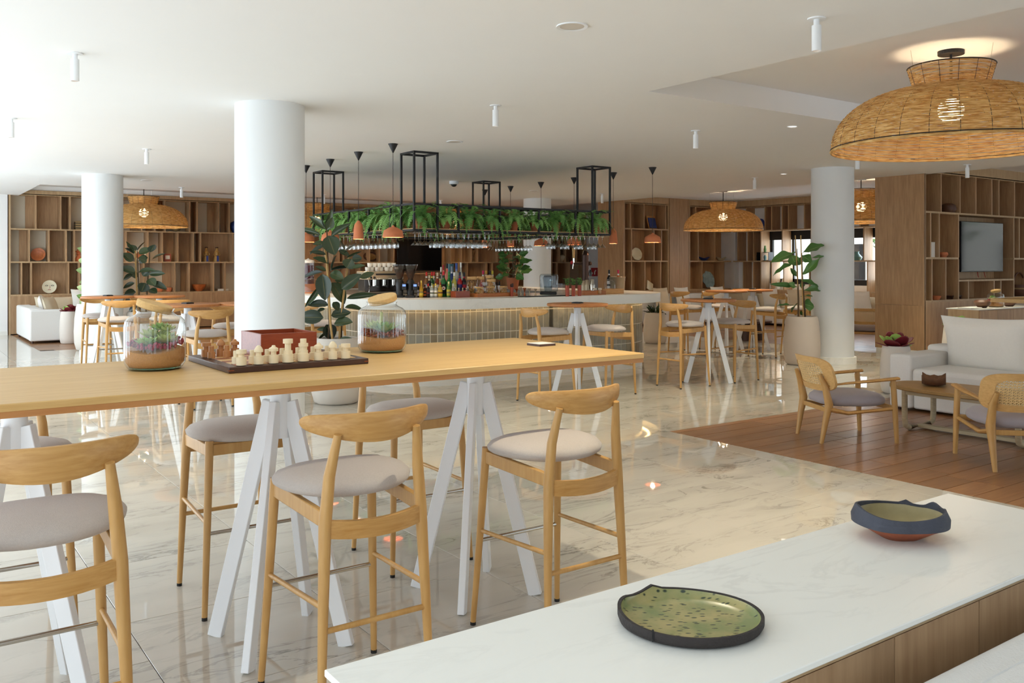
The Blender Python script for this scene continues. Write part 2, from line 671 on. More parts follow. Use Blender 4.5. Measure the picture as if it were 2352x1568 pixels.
def tag(o, label, cat, group=None, kind=None):
    o['label'] = label
    o['category'] = cat
    if group:
        o['group'] = group
    if kind:
        o['kind'] = kind
    return o


def thing(name, label, cat, loc=(0, 0, 0), rz=0.0, group=None, kind=None):
    o = bpy.data.objects.new(name, None)
    o.empty_display_size = 0.1
    C.objects.link(o)
    o.location = loc if len(loc) == 3 else (loc[0], loc[1], 0)
    o.rotation_euler = (0, 0, rz)
    return tag(o, label, cat, group, kind)


KIDS = {}


def dup(root, loc, rz=None, label=None, group=None, scale=None):
    """a copy of a thing with copies of its parts and sub-parts"""
    def cp(o, par):
        c = o.copy()
        C.objects.link(c)
        c.parent = par
        for k in o.children:
            cp(k, c)
        return c
    c = cp(root, None)
    c.location = loc if len(loc) == 3 else (loc[0], loc[1], 0)
    if rz is not None:
        c.rotation_euler = (0, 0, rz)
    if label:
        c['label'] = label
    if group:
        c['group'] = group
    if scale:
        c.scale = scale
    return c


ORD = 'first second third fourth fifth sixth seventh eighth ninth tenth eleventh twelfth thirteenth fourteenth fifteenth sixteenth'.split()


def pillow(mb, w_, h_, t, n=9):
    """pillow lying in the xy plane, pinched at the corners"""
    for sgn in (1, -1):
        def fn(i, j):
            u, v = -1 + 2 * i / (n - 1), -1 + 2 * j / (n - 1)
            k = (1 - abs(u) ** 2.6) * (1 - abs(v) ** 2.6)
            pin = 1 - 0.07 * (1 - abs(u) ** 2) * abs(v) ** 3 - 0.0
            pin2 = 1 - 0.07 * (1 - abs(v) ** 2) * abs(u) ** 3
            return (u * w_ / 2 * pin2, v * h_ / 2 * pin, sgn * (t / 2 * max(k, 0) ** 0.45 + 0.002))
        b = len(mb.f)
        mb.quadgrid(n, n, fn)
        if sgn < 0:
            mb.f[b:] = [tuple(reversed(q)) for q in mb.f[b:]]
    return mb

# ------------------------------------------------------------------ the room
CE, CE2 = 3.08, 3.30


def struct(name, mb, mat, label, cat, **k):
    o = mb.build(name, mat, **k)
    return tag(o, label, cat, kind='structure')


floor = struct('floor', MB().box(-1.7, 20.2, -4.3, 22.9, -0.14, -0.012), 'grout', 'polished marble and wooden plank floor of the lobby', 'floor')


def inview(x0, x1, y0, y1):
    for x in (x0, (x0 + x1) / 2, x1):
        for y in (y0, (y0 + y1) / 2, y1):
            if depth(x, y) > 0.6:
                u, v = topix(x, y, 0)
                if -30 < u < 2390 and v < 1610:
                    return True
    return False


def iswood(x, y):
    return (x > 5.98 and y < 5.9) or (x > 2.25 and y > 17.8) or x > 14.2


def lay(name, rects, mat, gap, cap=300):
    """one object per piece in view (shared mesh by size), the rest as one joined part"""
    seen = sorted((r for r in rects if inview(*r)), key=lambda r: depth((r[0] + r[1]) / 2, (r[2] + r[3]) / 2))
    show, rest = seen[:cap], seen[cap:] + [r for r in rects if not inview(*r)]
    cache = {}
    for (x0, x1, y0, y1) in show:
        k = (round(x1 - x0, 3), round(y1 - y0, 3))
        if k not in cache:
            a, b, g = k[0] / 2 - gap / 2, k[1] / 2 - gap / 2, 0.0012
            mb = MB()
            mb.v = [(-a, -b, -0.013), (a, -b, -0.013), (a, b, -0.013), (-a, b, -0.013), (-a, -b, -g), (a, -b, -g), (a, b, -g), (-a, b, -g), (-a + g, -b + g, 0), (a - g, -b + g, 0), (a - g, b - g, 0), (-a + g, b - g, 0)]
            mb.f = [(8, 9, 10, 11)] + [(q, (q + 1) % 4, 4 + (q + 1) % 4, 4 + q) for q in range(4)] + [(4 + q, 4 + (q + 1) % 4, 8 + (q + 1) % 4, 8 + q) for q in range(4)]
            cache[k] = mb.mesh(name, mat)
        link(name, cache[k], floor, ((x0 + x1) / 2, (y0 + y1) / 2, 0))
    if rest:
        mb = MB()
        for (x0, x1, y0, y1) in rest:
            mb.box(x0 + gap / 2, x1 - gap / 2, y0 + gap / 2, y1 - gap / 2, -0.013, 0)
        o = mb.build(name, mat, floor)
        o['kind'] = 'stuff'


tiles = []
row = 0
x = 5.77 - 0.82 * 9
offs = [0.0, 0.41, 0.19, 0.63, 0.32, 0.02, 0.47, 0.025, 0.23, 0.0]
while x < 14.2:
    x1 = min(x + 0.82, 14.2)
    if abs(x - 5.77) < 0.01:
        x1 = 5.98
    y = -4.2 + ((3.49 + 4.2) % 0.83) - 0.83 + (offs[row % 10] if x < 5.7 else offs[(row * 3) % 10])
    while y < 22.2:
        y0, y1 = max(y, -4.2), min(y + 0.83, 22.2)
        if x > 2.24 and y1 > 17.8:
            y1 = 17.8
        if x >= 5.97:
            y0 = max(y0, 5.9)
        if y1 - y0 > 0.05:
            tiles.append((x, x1, y0, y1))
        y += 0.83
    x = x1
    row += 1
# the row that straddles the edge of the left-hand wooden floor
tiles = [(a, (2.25 if (c >= 17.8 and a < 2.25 < b) else b), c, e) for (a, b, c, e) in tiles if not (a > 2.24 and c >= 17.79)]
lay('marble_tile', tiles, 'marble_floor', 0.003)
planks = []


def plank_field(x0, x1, y0, y1, seed):
    q = random.Random(seed)
    y = y0
    while y < y1 - 0.02:
        yb = min(y + 0.21, y1)
        xa = x0
        nx = x0 + q.choice((0.43, 0.5, 0.86, 1.07, 1.25))
        while xa < x1 - 0.02:
            xb = min(nx, x1)
            planks.append((xa, xb, y, yb))
            xa, nx = xb, xb + 1.25
        y = yb


plank_field(5.98, 20.0, -2.39, 5.9, 3)
plank_field(14.2, 20.0, 5.9, 22.2, 4)
plank_field(2.25, 14.2, 17.8, 22.2, 5)
lay('floor_plank', planks, 'floor_wood', 0.006)

# ceiling: lower slab with raised bays
cb = MB()
for a in ((-1.7, 5.46, -4.3, 19.0), (5.46, 14.35, 5.64, 19.0), (-1.7, 2.4, 19.0, 22.9), (12.9, 14.35, -4.3, 5.64)):
    cb.box(a[0], a[1], a[2], a[3], CE, CE2)
cb.box(-1.7, 20.2, -4.3, 22.9, CE2, CE2 + 0.12)
struct('ceiling', cb, 'plaster', 'white plastered ceiling with raised rectangular bays', 'ceiling')

struct('wall_back', MB().box(-1.7, 2.17, 22.2, 22.9, 0, CE2).box(2.17, 20.2, 22.6, 22.9, 0, CE2).box(18.7, 20.2, 22.25, 22.6, 0, CE2).box(2.17, 18.7, 22.24, 22.6, 3.205, CE2), 'plaster', 'white plastered wall behind the far shelving', 'wall')
struct('baseboard_back', MB().box(-1.7, 2.17, 22.18, 22.2, 0, 0.09), 'marble_top', 'marble skirting along the white wall beyond the sofa', 'baseboard')
wr = MB()
wr.box(19.75, 19.98, 9.0, 16.75, 0, 1.02).box(19.75, 19.98, 9.0, 16.75, 2.45, CE2)
wr.box(19.75, 19.98, 9.0, 11.2, 1.02, 2.45).box(19.75, 19.98, 13.3, 14.15, 1.02, 2.45).box(19.75, 19.98, 15.7, 16.75, 1.02, 2.45)
wr.box(19.98, 20.2, -4.3, 8.5, 0, 0.3).box(19.98, 20.2, -4.3, 8.5, 2.7, CE2).box(19.6, 20.2, 16.75, 22.9, 0, CE2)
struct('wall_right', wr, 'plaster', 'white plastered outer wall with two windows at the far right', 'wall')


def window(n, y0, y1, label, split):
    t = thing('window_%d' % n, label, 'window', (19.75, y0, 1.02), 0, kind='structure')
    L, Hh = y1 - y0, 1.43
    f = MB()
    for a in (0, L - 0.07, *[s - 0.03 for s in split]):
        f.box(0.05, 0.11, a, a + 0.07, 0, Hh)
    f.box(0.05, 0.11, 0, L, 0, 0.14).box(0.05, 0.11, 0, L, Hh - 0.06, Hh)
    f.build('window_frame', 'black_metal', t)
    MB().box(0.03, 0.05, 0, L, Hh - 0.24, Hh).build('roller_blind', 'ink', t)
    MB().box(0.078, 0.084, 0.06, L - 0.06, 0.13, Hh - 0.05).build('pane', 'clear_glass', t)
    return t


window(1, 14.15, 15.7, 'dark framed window behind the open shelving by the fig tree', [0.8])
window(2, 11.2, 13.3, 'dark framed window seen between the column and the wooden end panel', [1.0])

# terrace front on the left and the front behind the viewer: white posts and rails
fl = MB()
for i in range(10):
    fl.box(-1.7, -1.58, -3.6 + i * 2.7 - 0.06, -3.6 + i * 2.7 + 0.06, 0, CE)
fl.box(-1.7, -1.58, -4.3, 22.9, 2.75, CE).box(-1.7, -1.58, -4.3, 22.9, -0.01, 0.08)
struct('wall_left', fl, 'white_metal', 'white framed glazed terrace front on the left side', 'wall')
fr = MB()
for i in range(6):
    fr.box(7.15 + i * 2.7 - 0.06, 7.15 + i * 2.7 + 0.06, -4.3, -4.18, 0, CE2)
fr.box(-1.7, 7.15, -4.3, -4.18, 0, CE2)  # unseen solid stretch, closed off to keep sky light from behind out
fr.box(-1.7, 20.2, -4.3, -4.18, 2.75, CE2).box(-1.7, 20.2, -4.3, -4.18, -0.01, 0.3)
struct('wall_front', fr, 'white_metal', 'unseen white wall with glazed bays behind the seating, part closed to cut light', 'wall')

# glazed end wall at the far right (faces the television) with the garden outside
for k in range(4):
    t = thing('window_%d' % (k + 3), 'tall dark framed end window, bay %d from the front, right of the television' % (k + 1), 'window', (20.0, -3.7 + k * 2.7, 0.3), 0, kind='structure')
    f = MB()
    for a in (0.0, 1.3, 2.58):
        f.box(0.02, 0.1, a, a + 0.08, 0, 2.4)
    f.box(0.02, 0.1, 0, 2.66, 0, 0.09).box(0.02, 0.1, 0, 2.66, 2.32, 2.4)
    f.build('window_frame', 'black_metal', t)
    MB().box(0.055, 0.062, 0.06, 2.6, 0.08, 2.33).build('pane', 'clear_glass', t)

# outside the right-hand windows
struct('terrain', MB().box(20.2, 46, -10, 40, -0.4, -0.2), 'grout', 'pale paved terrace outside the far windows', 'ground')
plain('outside_wall', S(236, 236, 232), 0.9)
ob = thing('neighbour_building', 'white building across the terrace seen through the far windows', 'building', (34, 12, -0.2))
MB().box(0, 4, -14, 16, 0, 4.4).build('wall', 'outside_wall', ob)
for k in range(6):
    MB().box(-0.04, 0.02, -12 + k * 4.4, -10.2 + k * 4.4, 1.0, 2.6).build('window', 'ink', ob)
MB().box(-0.3, 4.2, -14.2, 16.2, 4.4, 4.7).build('roof', 'planter', ob)


def garden_tree(x, y, h, seed, label):
    q = random.Random(seed)
    t = thing('garden_tree', label, 'tree', (x, y, -0.2), group='trees outside the end windows')
    MB().tube([(0, 0, 0), (0.1, 0.05, h * 0.4), (0.0, 0.1, h * 0.75)], [0.12, 0.09, 0.04], 8).build('trunk', 'stem', t, smooth=60)
    mb = MB()
    for k in range(420):
        a, b, r = q.uniform(0, 6.28), q.uniform(-1, 1), q.uniform(0.5, 1) * h * 0.34
        c = Vector((math.cos(a) * math.sqrt(1 - b * b) * r, math.sin(a) * math.sqrt(1 - b * b) * r, h * 0.68 + b * r * 0.95))
        st_ = len(mb.v)
        mb.v += [(0, -0.09, 0), (0.2, 0, 0.03), (0, 0.09, 0), (-0.1, 0, 0)]
        mb.f.append((st_, st_ + 1, st_ + 2, st_ + 3))
        mb.xform(Matrix.Translation(c) @ Euler((q.uniform(-1, 1), q.uniform(-1, 1), a)).to_matrix().to_4x4(), st_)
    mb.build('crown', 'herb', t)


for k, (x, y, h) in enumerate(((24, 6.5, 4.2), (25, 2.0, 4.8), (23.5, -2.5, 4.0), (27, 10.5, 4.5), (26.5, 15.5, 4.0))):
    garden_tree(x, y, h, 40 + k, 'leafy garden tree outside the far right windows, %s from the front' % ORD[k])


def column(x, y, label):
    t = thing('column', label, 'column', (x, y, 0), kind='structure')
    MB().lathe([(0.325, 0.0), (0.325, CE)], 64).build('shaft', 'column_paint', t, smooth=40)
    MB().lathe([(0.36, 0), (0.36, 0.1), (0.33, 0.104)], 24).build('plinth', 'marble_top', t)


column(3.0, 8.25, 'large white round column behind the chess board')
column(3.02, 16.38, 'white round column beside the left round tables and sofa')
column(12.30, 8.54, 'white round column next to the fig tree planter')
column(12.45, 16.56, 'white round column standing behind the bar')


# ------------------------------------------------------------------ shelving
def bookcase(name, label, loc, rz, u0, u1, zs, rows, boards, backs, top, ends=(True, True), depth_=0.36, friezes=True):
    """local x along the wall, y into the wall; rows = [(z0, z1, [divider x...])]; boards = [(x0, x1, z)]; backs = {(row, cell): material}"""
    t = thing(name, label, 'bookcase', loc, rz)
    th = 0.032
    for (a, b, z) in boards:
        MB().box(a, b, 0, depth_, z - th / 2, z + th / 2).build('shelf', 'shelf_edge', t)
    for ri, (z0, z1, ds) in enumerate(rows):
        edges = [u0] + list(ds) + [u1]
        for d in ds:
            MB().box(d - th / 2, d + th / 2, 0.002, depth_, z0 + th / 2, z1 - th / 2).build('divider', 'shelf_wood', t)
        for ci in range(len(edges) - 1):
            mt = backs.get((ri, ci), backs.get('default', 'shelf_wood'))
            if mt:
                MB().box(edges[ci], edges[ci + 1], depth_, depth_ + 0.02, z0, z1).build('back_panel', mt, t)
                fr_ = (0.0, 0.3, 0.45, 0.0, 0.35)[(ci * 3 + ri * 2) % 5]
                if mt == 'shelf_back' and fr_ and edges[ci + 1] - edges[ci] > 0.25:
                    MB().box(edges[ci + 1] - fr_ * (edges[ci + 1] - edges[ci]), edges[ci + 1] - 0.016, depth_ - 0.02, depth_ - 0.001, z0 + 0.016, z1 - 0.016).build('inset_panel', 'shelf_wood', t)
    if ends[0]:
        MB().box(u0 - 0.04, u0, 0, depth_ + 0.02, 0, top).build('side_panel', 'shelf_edge', t)
    if ends[1]:
        MB().box(u1, u1 + 0.04, 0, depth_ + 0.02, 0, top).build('side_panel', 'shelf_edge', t)
    if friezes:
        MB().box(u0, u1, 0, 0.03, zs[-1], top).build('frieze', 'shelf_edge', t)
        n = max(1, round((u1 - u0) / 1.1))
        for k in range(n):
            a, b = u0 + (u1 - u0) * k / n, u0 + (u1 - u0) * (k + 1) / n
            MB().box(a + 0.002, b - 0.002, 0, 0.03, 0.02, zs[0] - th / 2).build('base_panel', 'shelf_wood', t)
    return t


zB = (0.87, 1.60, 2.33, 3.10)
r1 = [2.72, 3.22, 3.41, 3.95, 4.4, 4.95, 5.25, 5.48, 6.06, 6.24, 6.76, 7.03, 7.6, 7.85, 8.4, 9.02, 9.3, 10.13, 10.45, 10.89, 11.65, 13.53, 14.0, 14.47, 15.3, 15.5, 16.15, 16.9, 17.28, 17.85, 18.2]
r2 = [2.59, 2.98, 3.33, 3.5, 4.1, 4.6, 5.09, 5.42, 5.78, 6.15, 6.32, 7.12, 7.5, 8.1, 8.45, 9.02, 9.5, 10.0, 10.13, 10.9, 11.2, 11.65, 13.53, 13.9, 14.25, 14.47, 15.2, 15.75, 16.15, 16.6, 17.28, 17.6, 17.85, 18.3]
r3 = [2.44, 2.63, 3.38, 3.6, 4.3, 4.5, 5.0, 5.71, 6.05, 6.64, 6.92, 7.6, 7.9, 8.5, 9.02, 9.6, 10.2, 10.6, 10.95, 11.65, 13.53, 13.8, 14.1, 14.8, 15.0, 15.6, 15.9, 16.7, 17.28, 17.5, 18.0]
bk = {'default': 'shelf_back'}
for ri, rr in enumerate((r3, r2, r1)):
    for ci in range(len(rr) + 1):
        e = [2.23] + rr + [18.66]
        wd = e[ci + 1] - e[ci]
        if (ci * 7 + ri * 5) % 11 in (2, 7) or wd > 0.72 or (ci + ri) % 6 == 3 or (e[ci] > 12 and (ci * 3 + ri) % 4 != 1):
            bk[(ri, ci)] = 'shelf_wood'
bd = [(2.23, 18.66, zB[0]), (2.23, 11.65, zB[1]), (13.53, 18.66, zB[1]), (2.23, 11.65, zB[2]), (13.53, 18.66, zB[2]), (11.65, 13.53, 1.28), (11.65, 13.53, 2.42), (2.23, 18.66, zB[3])]
bookcase('bookcase', 'long oak wall shelving of staggered cells behind sofa, left tables and bar', (0, 22.2, 0), 0, 2.23, 18.66, zB, [(zB[0], zB[1], r3), (zB[1], zB[2], r2), (zB[2], zB[3], r1)], bd, bk, 3.2)

zR = (0.86, 1.63, 2.46, 3.12)
bookcase('bookcase', 'dark oak shelving right of the bar with blue book and shell plate', (0, 16.7, 0), 0, 15.35, 16.88, zR, [(zR[0], zR[1], [15.58, 16.05, 16.62]), (zR[1], zR[2], [15.58, 16.38, 16.65]), (zR[2], zR[3], [15.54, 16.02, 16.80])],
         [(15.35, 16.88, z) for z in zR], {'default': 'shelf_wood'}, 3.3)
t = thing('wooden_pier', 'plain oak veneered pier between the two dark shelving bays', 'pier', (0, 16.7, 0))
for k in range(2):
    MB().box(16.93 + k * 0.36, 17.285 + k * 0.36, -0.02, 0.4, 0, 3.3).build('panel', 'shelf_wood', t)
bookcase('bookcase', 'dark oak shelving beneath the hanging wicker lamp with blue dish', (0, 16.7, 0), 0, 17.72, 19.36, zR, [(zR[0], zR[1], [18.19, 19.07]), (zR[1], zR[2], [18.04, 18.71]), (zR[2], zR[3], [17.94, 18.6])],
         [(17.72, 19.36, z) for z in zR], {'default': 'shelf_wood'}, 3.3, ends=(True, False))
# end panel of the shelving right of the bar, running back from it
t = thing('wooden_end_panel', 'warm lit oak end panel beside the bar ice bucket', 'panel', (15.27, 16.7, 0))
MB().box(0, 0.04, -0.02, 0.96, 0, 0.86).build('panel', 'shelf_wood', t)
MB().box(0, 0.04, -0.02, 0.96, 0.863, 3.3).build('panel', 'shelf_wood', t)
# shelving along the window wall: x runs towards the viewer
Yl = lambda Y: 16.66 - Y
rw = [(zR[0], zR[1], [Yl(v) for v in (16.3, 15.95, 15.7, 15.35, 14.95, 14.15, 13.7, 13.3, 12.5, 11.6)]),
      (zR[1], zR[2], [Yl(v) for v in (16.5, 16.14, 15.95, 15.7, 15.0, 14.1, 13.6, 13.3, 12.6, 11.5)]),
      (zR[2], zR[3], [Yl(v) for v in (16.2, 15.56, 15.34, 15.0, 14.8, 14.3, 13.8, 13.2, 12.7, 12.1)])]
wb = {'default': 'shelf_back'}
for ri, (a, b, dsv) in enumerate(rw):
    e = [0] + dsv + [5.6]
    for ci in range(len(e) - 1):
        yc = 16.66 - (e[ci] + e[ci + 1]) / 2
        if ri < 2 and (14.15 < yc < 15.7 or 11.2 < yc < 13.3):
            wb[(ri, ci)] = None
        elif (ci + ri) % 3 == 0:
            wb[(ri, ci)] = 'shelf_wood'
bookcase('bookcase', 'oak shelving in front of the far windows, open backed', (19.4, 16.66, 0), R(-90), 0, 5.6, zR, rw, [(0, 5.6, z) for z in zR], wb, 3.3, ends=(False, True))

# television shelving at the far right
t = thing('wooden_end_panel', 'broad pale oak end panel of the television shelving', 'panel', (14.2, 8.1, 0))
MB().box(0, 0.04, 0, 0.9, 0.1, 0.86).build('panel', 'shelf_wood', t)
MB().box(0, 0.04, 0, 0.9, 0.863, 3.3).build('panel', 'shelf_wood', t)
MB().box(0, 0.035, 0.0, 0.88, 0, 0.1).build('plinth', 'marble_top', t)
struct('wall_divider', MB().box(14.24, 20.0, 8.5, 8.98, 0, CE2), 'plaster', 'partition that carries the television shelving', 'wall')
zT = (0.93, 1.66, 2.44, 3.12)
bookcase('bookcase', 'dark oak shelving framing the wall mounted television', (0, 8.1, 0), 0, 14.26, 19.9, zT,
         [(zT[0], zT[1], [14.45, 14.89, 15.31, 17.29, 18.0, 18.6]), (zT[1], zT[2], [14.41, 14.68, 15.31, 17.29, 17.5, 18.2, 18.9]), (zT[2], zT[3], [14.74, 15.36, 15.9, 16.47, 16.73, 17.32, 17.9, 18.6])],
         [(14.26, 19.9, zT[0]), (14.26, 15.31, zT[1]), (17.29, 19.9, zT[1]), (15.31, 17.29, 1.27), (14.26, 19.9, zT[2]), (14.26, 19.9, zT[3])], {'default': 'shelf_wood'}, 3.3)


def television(x, y, z0, z1, w_, label, cables=False, out=0.0):
    t = thing('television', label, 'television', (x, y, z0))
    h = z1 - z0
    MB().box(-w_ / 2, w_ / 2, 0, 0.05, 0, h).build('housing', 'black_plastic', t, bevel=0.006)
    MB().box(-w_ / 2 + 0.012, w_ / 2 - 0.012, -0.003, 0.004, 0.02, h - 0.012).build('screen', 'screen', t)
    MB().box(-0.2, 0.2, 0.05, 0.2 + out, h * 0.3, h * 0.7).build('wall_bracket', 'black_metal', t)
    if cables:
        for k in (-0.12, 0.12):
            MB().tube([(k, 0.04, 0.02), (k + 0.03, 0.04, -0.05), (k + 0.07, 0.05, -0.10)], 0.006, 6).build('cable', 'sign_red', t)


for d_ in (15.64, 16.55, 16.8):
    MB().box(d_ - 0.016, d_ + 0.016, 0.002, 0.36, zT[0] + 0.016, 1.254).build('divider', 'shelf_wood', [o_ for o_ in C.objects if o_.name == 'bookcase.004'][0])
television((11.85 + 13.3) / 2, 22.36, 1.36, 2.27, 1.47, 'black television on the wall behind the bar')
television(16.25, 8.16, 1.42, 2.32, 1.5, 'flat television on the dark shelving at the far right', True)

# ------------------------------------------------------------------ bar stools
def make_stool(label):
    t = thing('bar_stool', label, 'bar stool')
    # legs: front pair straight, rear pair run up to carry the backrest
    for s in (-1, 1):
        lg = MB().tube([(s * 0.232, 0.25, 0.014), (s * 0.212, 0.222, 0.42), (s * 0.196, 0.2, 0.775)], [0.0125, 0.0165, 0.019], 10).build('leg', 'beech', t, smooth=60)
        MB().lathe([(0.0125, 0), (0.0125, 0.014)], 10, (s * 0.232, 0.25, 0)).build('foot_cap', 'rubber', lg)
    for s in (-1, 1):
        lg = MB().tube([(s * 0.208, -0.25, 0.014), (s * 0.196, -0.236, 0.36), (s * 0.182, -0.222, 0.7), (s * 0.168, -0.225, 0.86), (s * 0.148, -0.25, 1.0)], [0.0125, 0.017, 0.022, 0.02, 0.014], 10).build('leg', 'beech', t, smooth=60)
        MB().lathe([(0.0125, 0), (0.0125, 0.014)], 10, (s * 0.208, -0.25, 0)).build('foot_cap', 'rubber', lg)
    # seat: domed half-moon pad
    def outline(a):
        c, s_ = math.cos(a), math.sin(a)
        x_ = 0.252 * math.copysign(abs(c) ** 0.86, c)
        y_ = (0.185 if s_ > 0 else 0.235) * math.copysign(abs(s_) ** 0.9, s_)
        return x_, y_ + 0.055
    prof = [(0.0, 0.838), (0.4, 0.835), (0.75, 0.824), (0.93, 0.806), (1.0, 0.786), (0.985, 0.77), (0.93, 0.762), (0.0, 0.762)]
    n = 40
    mb = MB()
    mb.quadgrid(n, len(prof), lambda i, j: (outline(2 * PI * i / n)[0] * prof[j][0], (outline(2 * PI * i / n)[1] - 0.055) * prof[j][0] + 0.055, prof[j][1] + 0.012 * (outline(2 * PI * i / n)[0] * prof[j][0] / 0.252) ** 2), cu=True)
    mb.f = [tuple(reversed(q)) for q in mb.f]
    mb.build('seat', 'seat_fabric', t, smooth=180)
    for s in (-1, 1):
        MB().bar((s * 0.197, 0.2, 0.735), (s * 0.181, -0.22, 0.715), 0.022, 0.055).build('seat_rail', 'beech', t, bevel=0.004)
    MB().bar((-0.197, 0.2, 0.735), (0.197, 0.2, 0.735), 0.022, 0.05).build('seat_rail', 'beech', t, bevel=0.004)
    # curved rear apron
    mb = MB()
    ap = [(-0.182 + 0.364 * k / 10, -0.222 - 0.035 * (1 - (2 * k / 10 - 1) ** 2)) for k in range(11)]
    mb.quadgrid(4, 11, lambda i, j: (ap[j][0], ap[j][1] + (-0.011, 0.011, 0.011, -0.011)[i], (0.655, 0.655, 0.715, 0.715)[i] - 0.012 * (1 - (2 * j / 10 - 1) ** 2)), cu=True)
    mb.build('rear_apron', 'beech_x', t, smooth=40)
    # stretchers and the steel foot bar
    for s in (-1, 1):
        MB().tube([(s * 0.213, 0.222, 0.415), (s * 0.195, -0.233, 0.43)], [0.009, 0.0105], 8).build('stretcher', 'beech', t, smooth=60)
    MB().tube([(-0.196, -0.236, 0.35), (0.196, -0.236, 0.35)], 0.0105, 8).build('stretcher', 'beech', t, smooth=60)
    MB().tube([(-0.214, 0.225, 0.37), (0.214, 0.225, 0.37)], 0.009, 8).build('foot_bar', 'steel', t, smooth=60)
    # crescent backrest
    nt_ = 33
    mb = MB()
    sec = 10

    def back(i, j):
        u = math.sin(PI / 2 * (-1 + 2 * j / (nt_ - 1)))
        e = max(0.0, 1 - abs(u) ** 3.2) ** 0.5
        h = (0.046 + 0.058 * (1 - u * u)) * max(0.004, 1 - abs(u) ** 20) ** 0.5
        zc = 1.062 - (0.046 + 0.058 * (1 - u * u)) / 2 + 0.006 * (1 - u * u)
        a = 2 * PI * i / sec
        thick = 0.003 + 0.011 * max(0.0, 1 - abs(u) ** 12) ** 0.5
        yc = -0.268 + 0.115 * u * u
        nx, ny = -2 * 0.115 * u / 0.245, 1.0
        ln = math.hypot(nx, ny)
        oy = math.copysign(abs(math.cos(a)) ** 0.6, math.cos(a)) * thick
        oz = math.copysign(abs(math.sin(a)) ** 0.6, math.sin(a)) * h / 2
        return (u * 0.245 + nx / ln * oy, yc + ny / ln * oy, zc + oz)
    mb.quadgrid(sec, nt_, back, cu=True)
    mb.f.append(tuple(range(sec)))
    mb.f.append(tuple((nt_ - 1) * sec + i for i in reversed(range(sec))))
    mb.build('backrest', 'beech_x', t, smooth=50)
    return t


STOOLS = [
    (0.375, 2.985, 0, 'wooden bar stool at the long table, nearest the left picture edge, back towards us', 'stools at the long table'),
    (1.375, 2.985, 0, 'wooden bar stool in front of the chess board, back towards us', 'stools at the long table'),
    (2.315, 2.985, 0, 'wooden bar stool on the near side at the right end of long table', 'stools at the long table'),
    (0.40, 4.205, PI, 'wooden bar stool beyond the long table at the left, mostly hidden by its top', 'stools at the long table'),
    (1.375, 4.205, PI, 'wooden bar stool beyond the long table below the left terrarium and chess board', 'stools at the long table'),
    (2.30, 4.205, PI, 'wooden bar stool beyond the long table below the right terrarium', 'stools at the long table'),
    (6.15, 8.02, -PI / 2, 'pale bar stool left of the round table before the bar', 'stools at the round tables'),
    (7.10, 8.02, PI / 2, 'pale bar stool right of the round table before the bar', 'stools at the round tables'),
    (8.35, 8.0, -PI / 2, 'pale bar stool left of the round table beside the bar corner', 'stools at the round tables'),
    (9.33, 8.0, PI / 2, 'pale bar stool right of the round table beside the bar corner', 'stools at the round tables'),
    (11.62, 11.03, PI, 'bar stool on the far side of the back right tables, nearer the bar', 'stools at the round tables'),
    (12.45, 11.05, PI, 'bar stool on the far side of the back right tables, behind the white stems', 'stools at the round tables'),
    (12.22, 9.72, 0.15, 'bar stool with its back to us, second left of the fig tree planter', 'stools at the round tables'),
    (12.95, 9.62, 0.15, 'bar stool with its back to us, directly left of the fig tree', 'stools at the round tables'),
    (2.60, 14.33, PI, 'bar stool beyond the leftmost round table, against the column', 'stools at the round tables'),
    (2.62, 13.14, 0, 'bar stool on the near side of the leftmost round table', 'stools at the round tables'),
    (3.27, 14.17, PI, 'bar stool beyond the round table right of the left column', 'stools at the round tables'),
    (3.26, 12.98, 0, 'bar stool partly hidden behind the left terrarium lid', 'stools at the round tables'),
    (2.86, 11.14, PI, 'bar stool beyond the round table left of the big column', 'stools at the round tables'),
    (2.90, 9.95, 0, 'bar stool with its back to us between terrarium and big column', 'stools at the round tables'),
    (3.55, 11.08, PI, 'bar stool cut off by the left edge of the big column', 'stools at the round tables'),
    (4.62, 10.75, -PI / 2, 'bar stool at the bar front behind the rubber plant', 'stools at the round tables'),
]
stool0 = make_stool(STOOLS[0][3])
for i, (x, y, rz, lb, g) in enumerate(STOOLS):
    if i == 0:
        stool0.location, stool0.rotation_euler[2] = (x, y, 0), rz
        stool0['group'] = g
    else:
        dup(stool0, (x, y, 0), rz, lb, g)


# ------------------------------------------------------------------ tables
def splay_base(t, h):
    """four white flat-tube legs splaying from a short round neck"""
    for sx in (-1, 1):
        for sy in (-1, 1):
            MB().bar((sx * 0.205, sy * 0.205, 0.0), (sx * 0.03, sy * 0.03, h - 0.09), 0.062, 0.032, up=(sx, -sy, 0)).build('leg', 'white_metal', t, bevel=0.003)
    MB().lathe([(0.042, h - 0.24), (0.042, h - 0.012)], 20).build('neck', 'white_metal', t, smooth=40)


def round_table(label):
    t = thing('round_bar_table', label, 'table')
    splay_base(t, 1.075)
    MB().lathe([(0.2, 1.062), (0.2, 1.07)], 32).build('mounting_plate', 'black_metal', t)
    MB().lathe([(0.0, 1.07), (0.345, 1.07), (0.358, 1.077), (0.36, 1.085), (0.358, 1.098), (0.352, 1.103), (0.0, 1.103)], 48, cap=False).build('tabletop', 'teak', t, smooth=40)
    return t


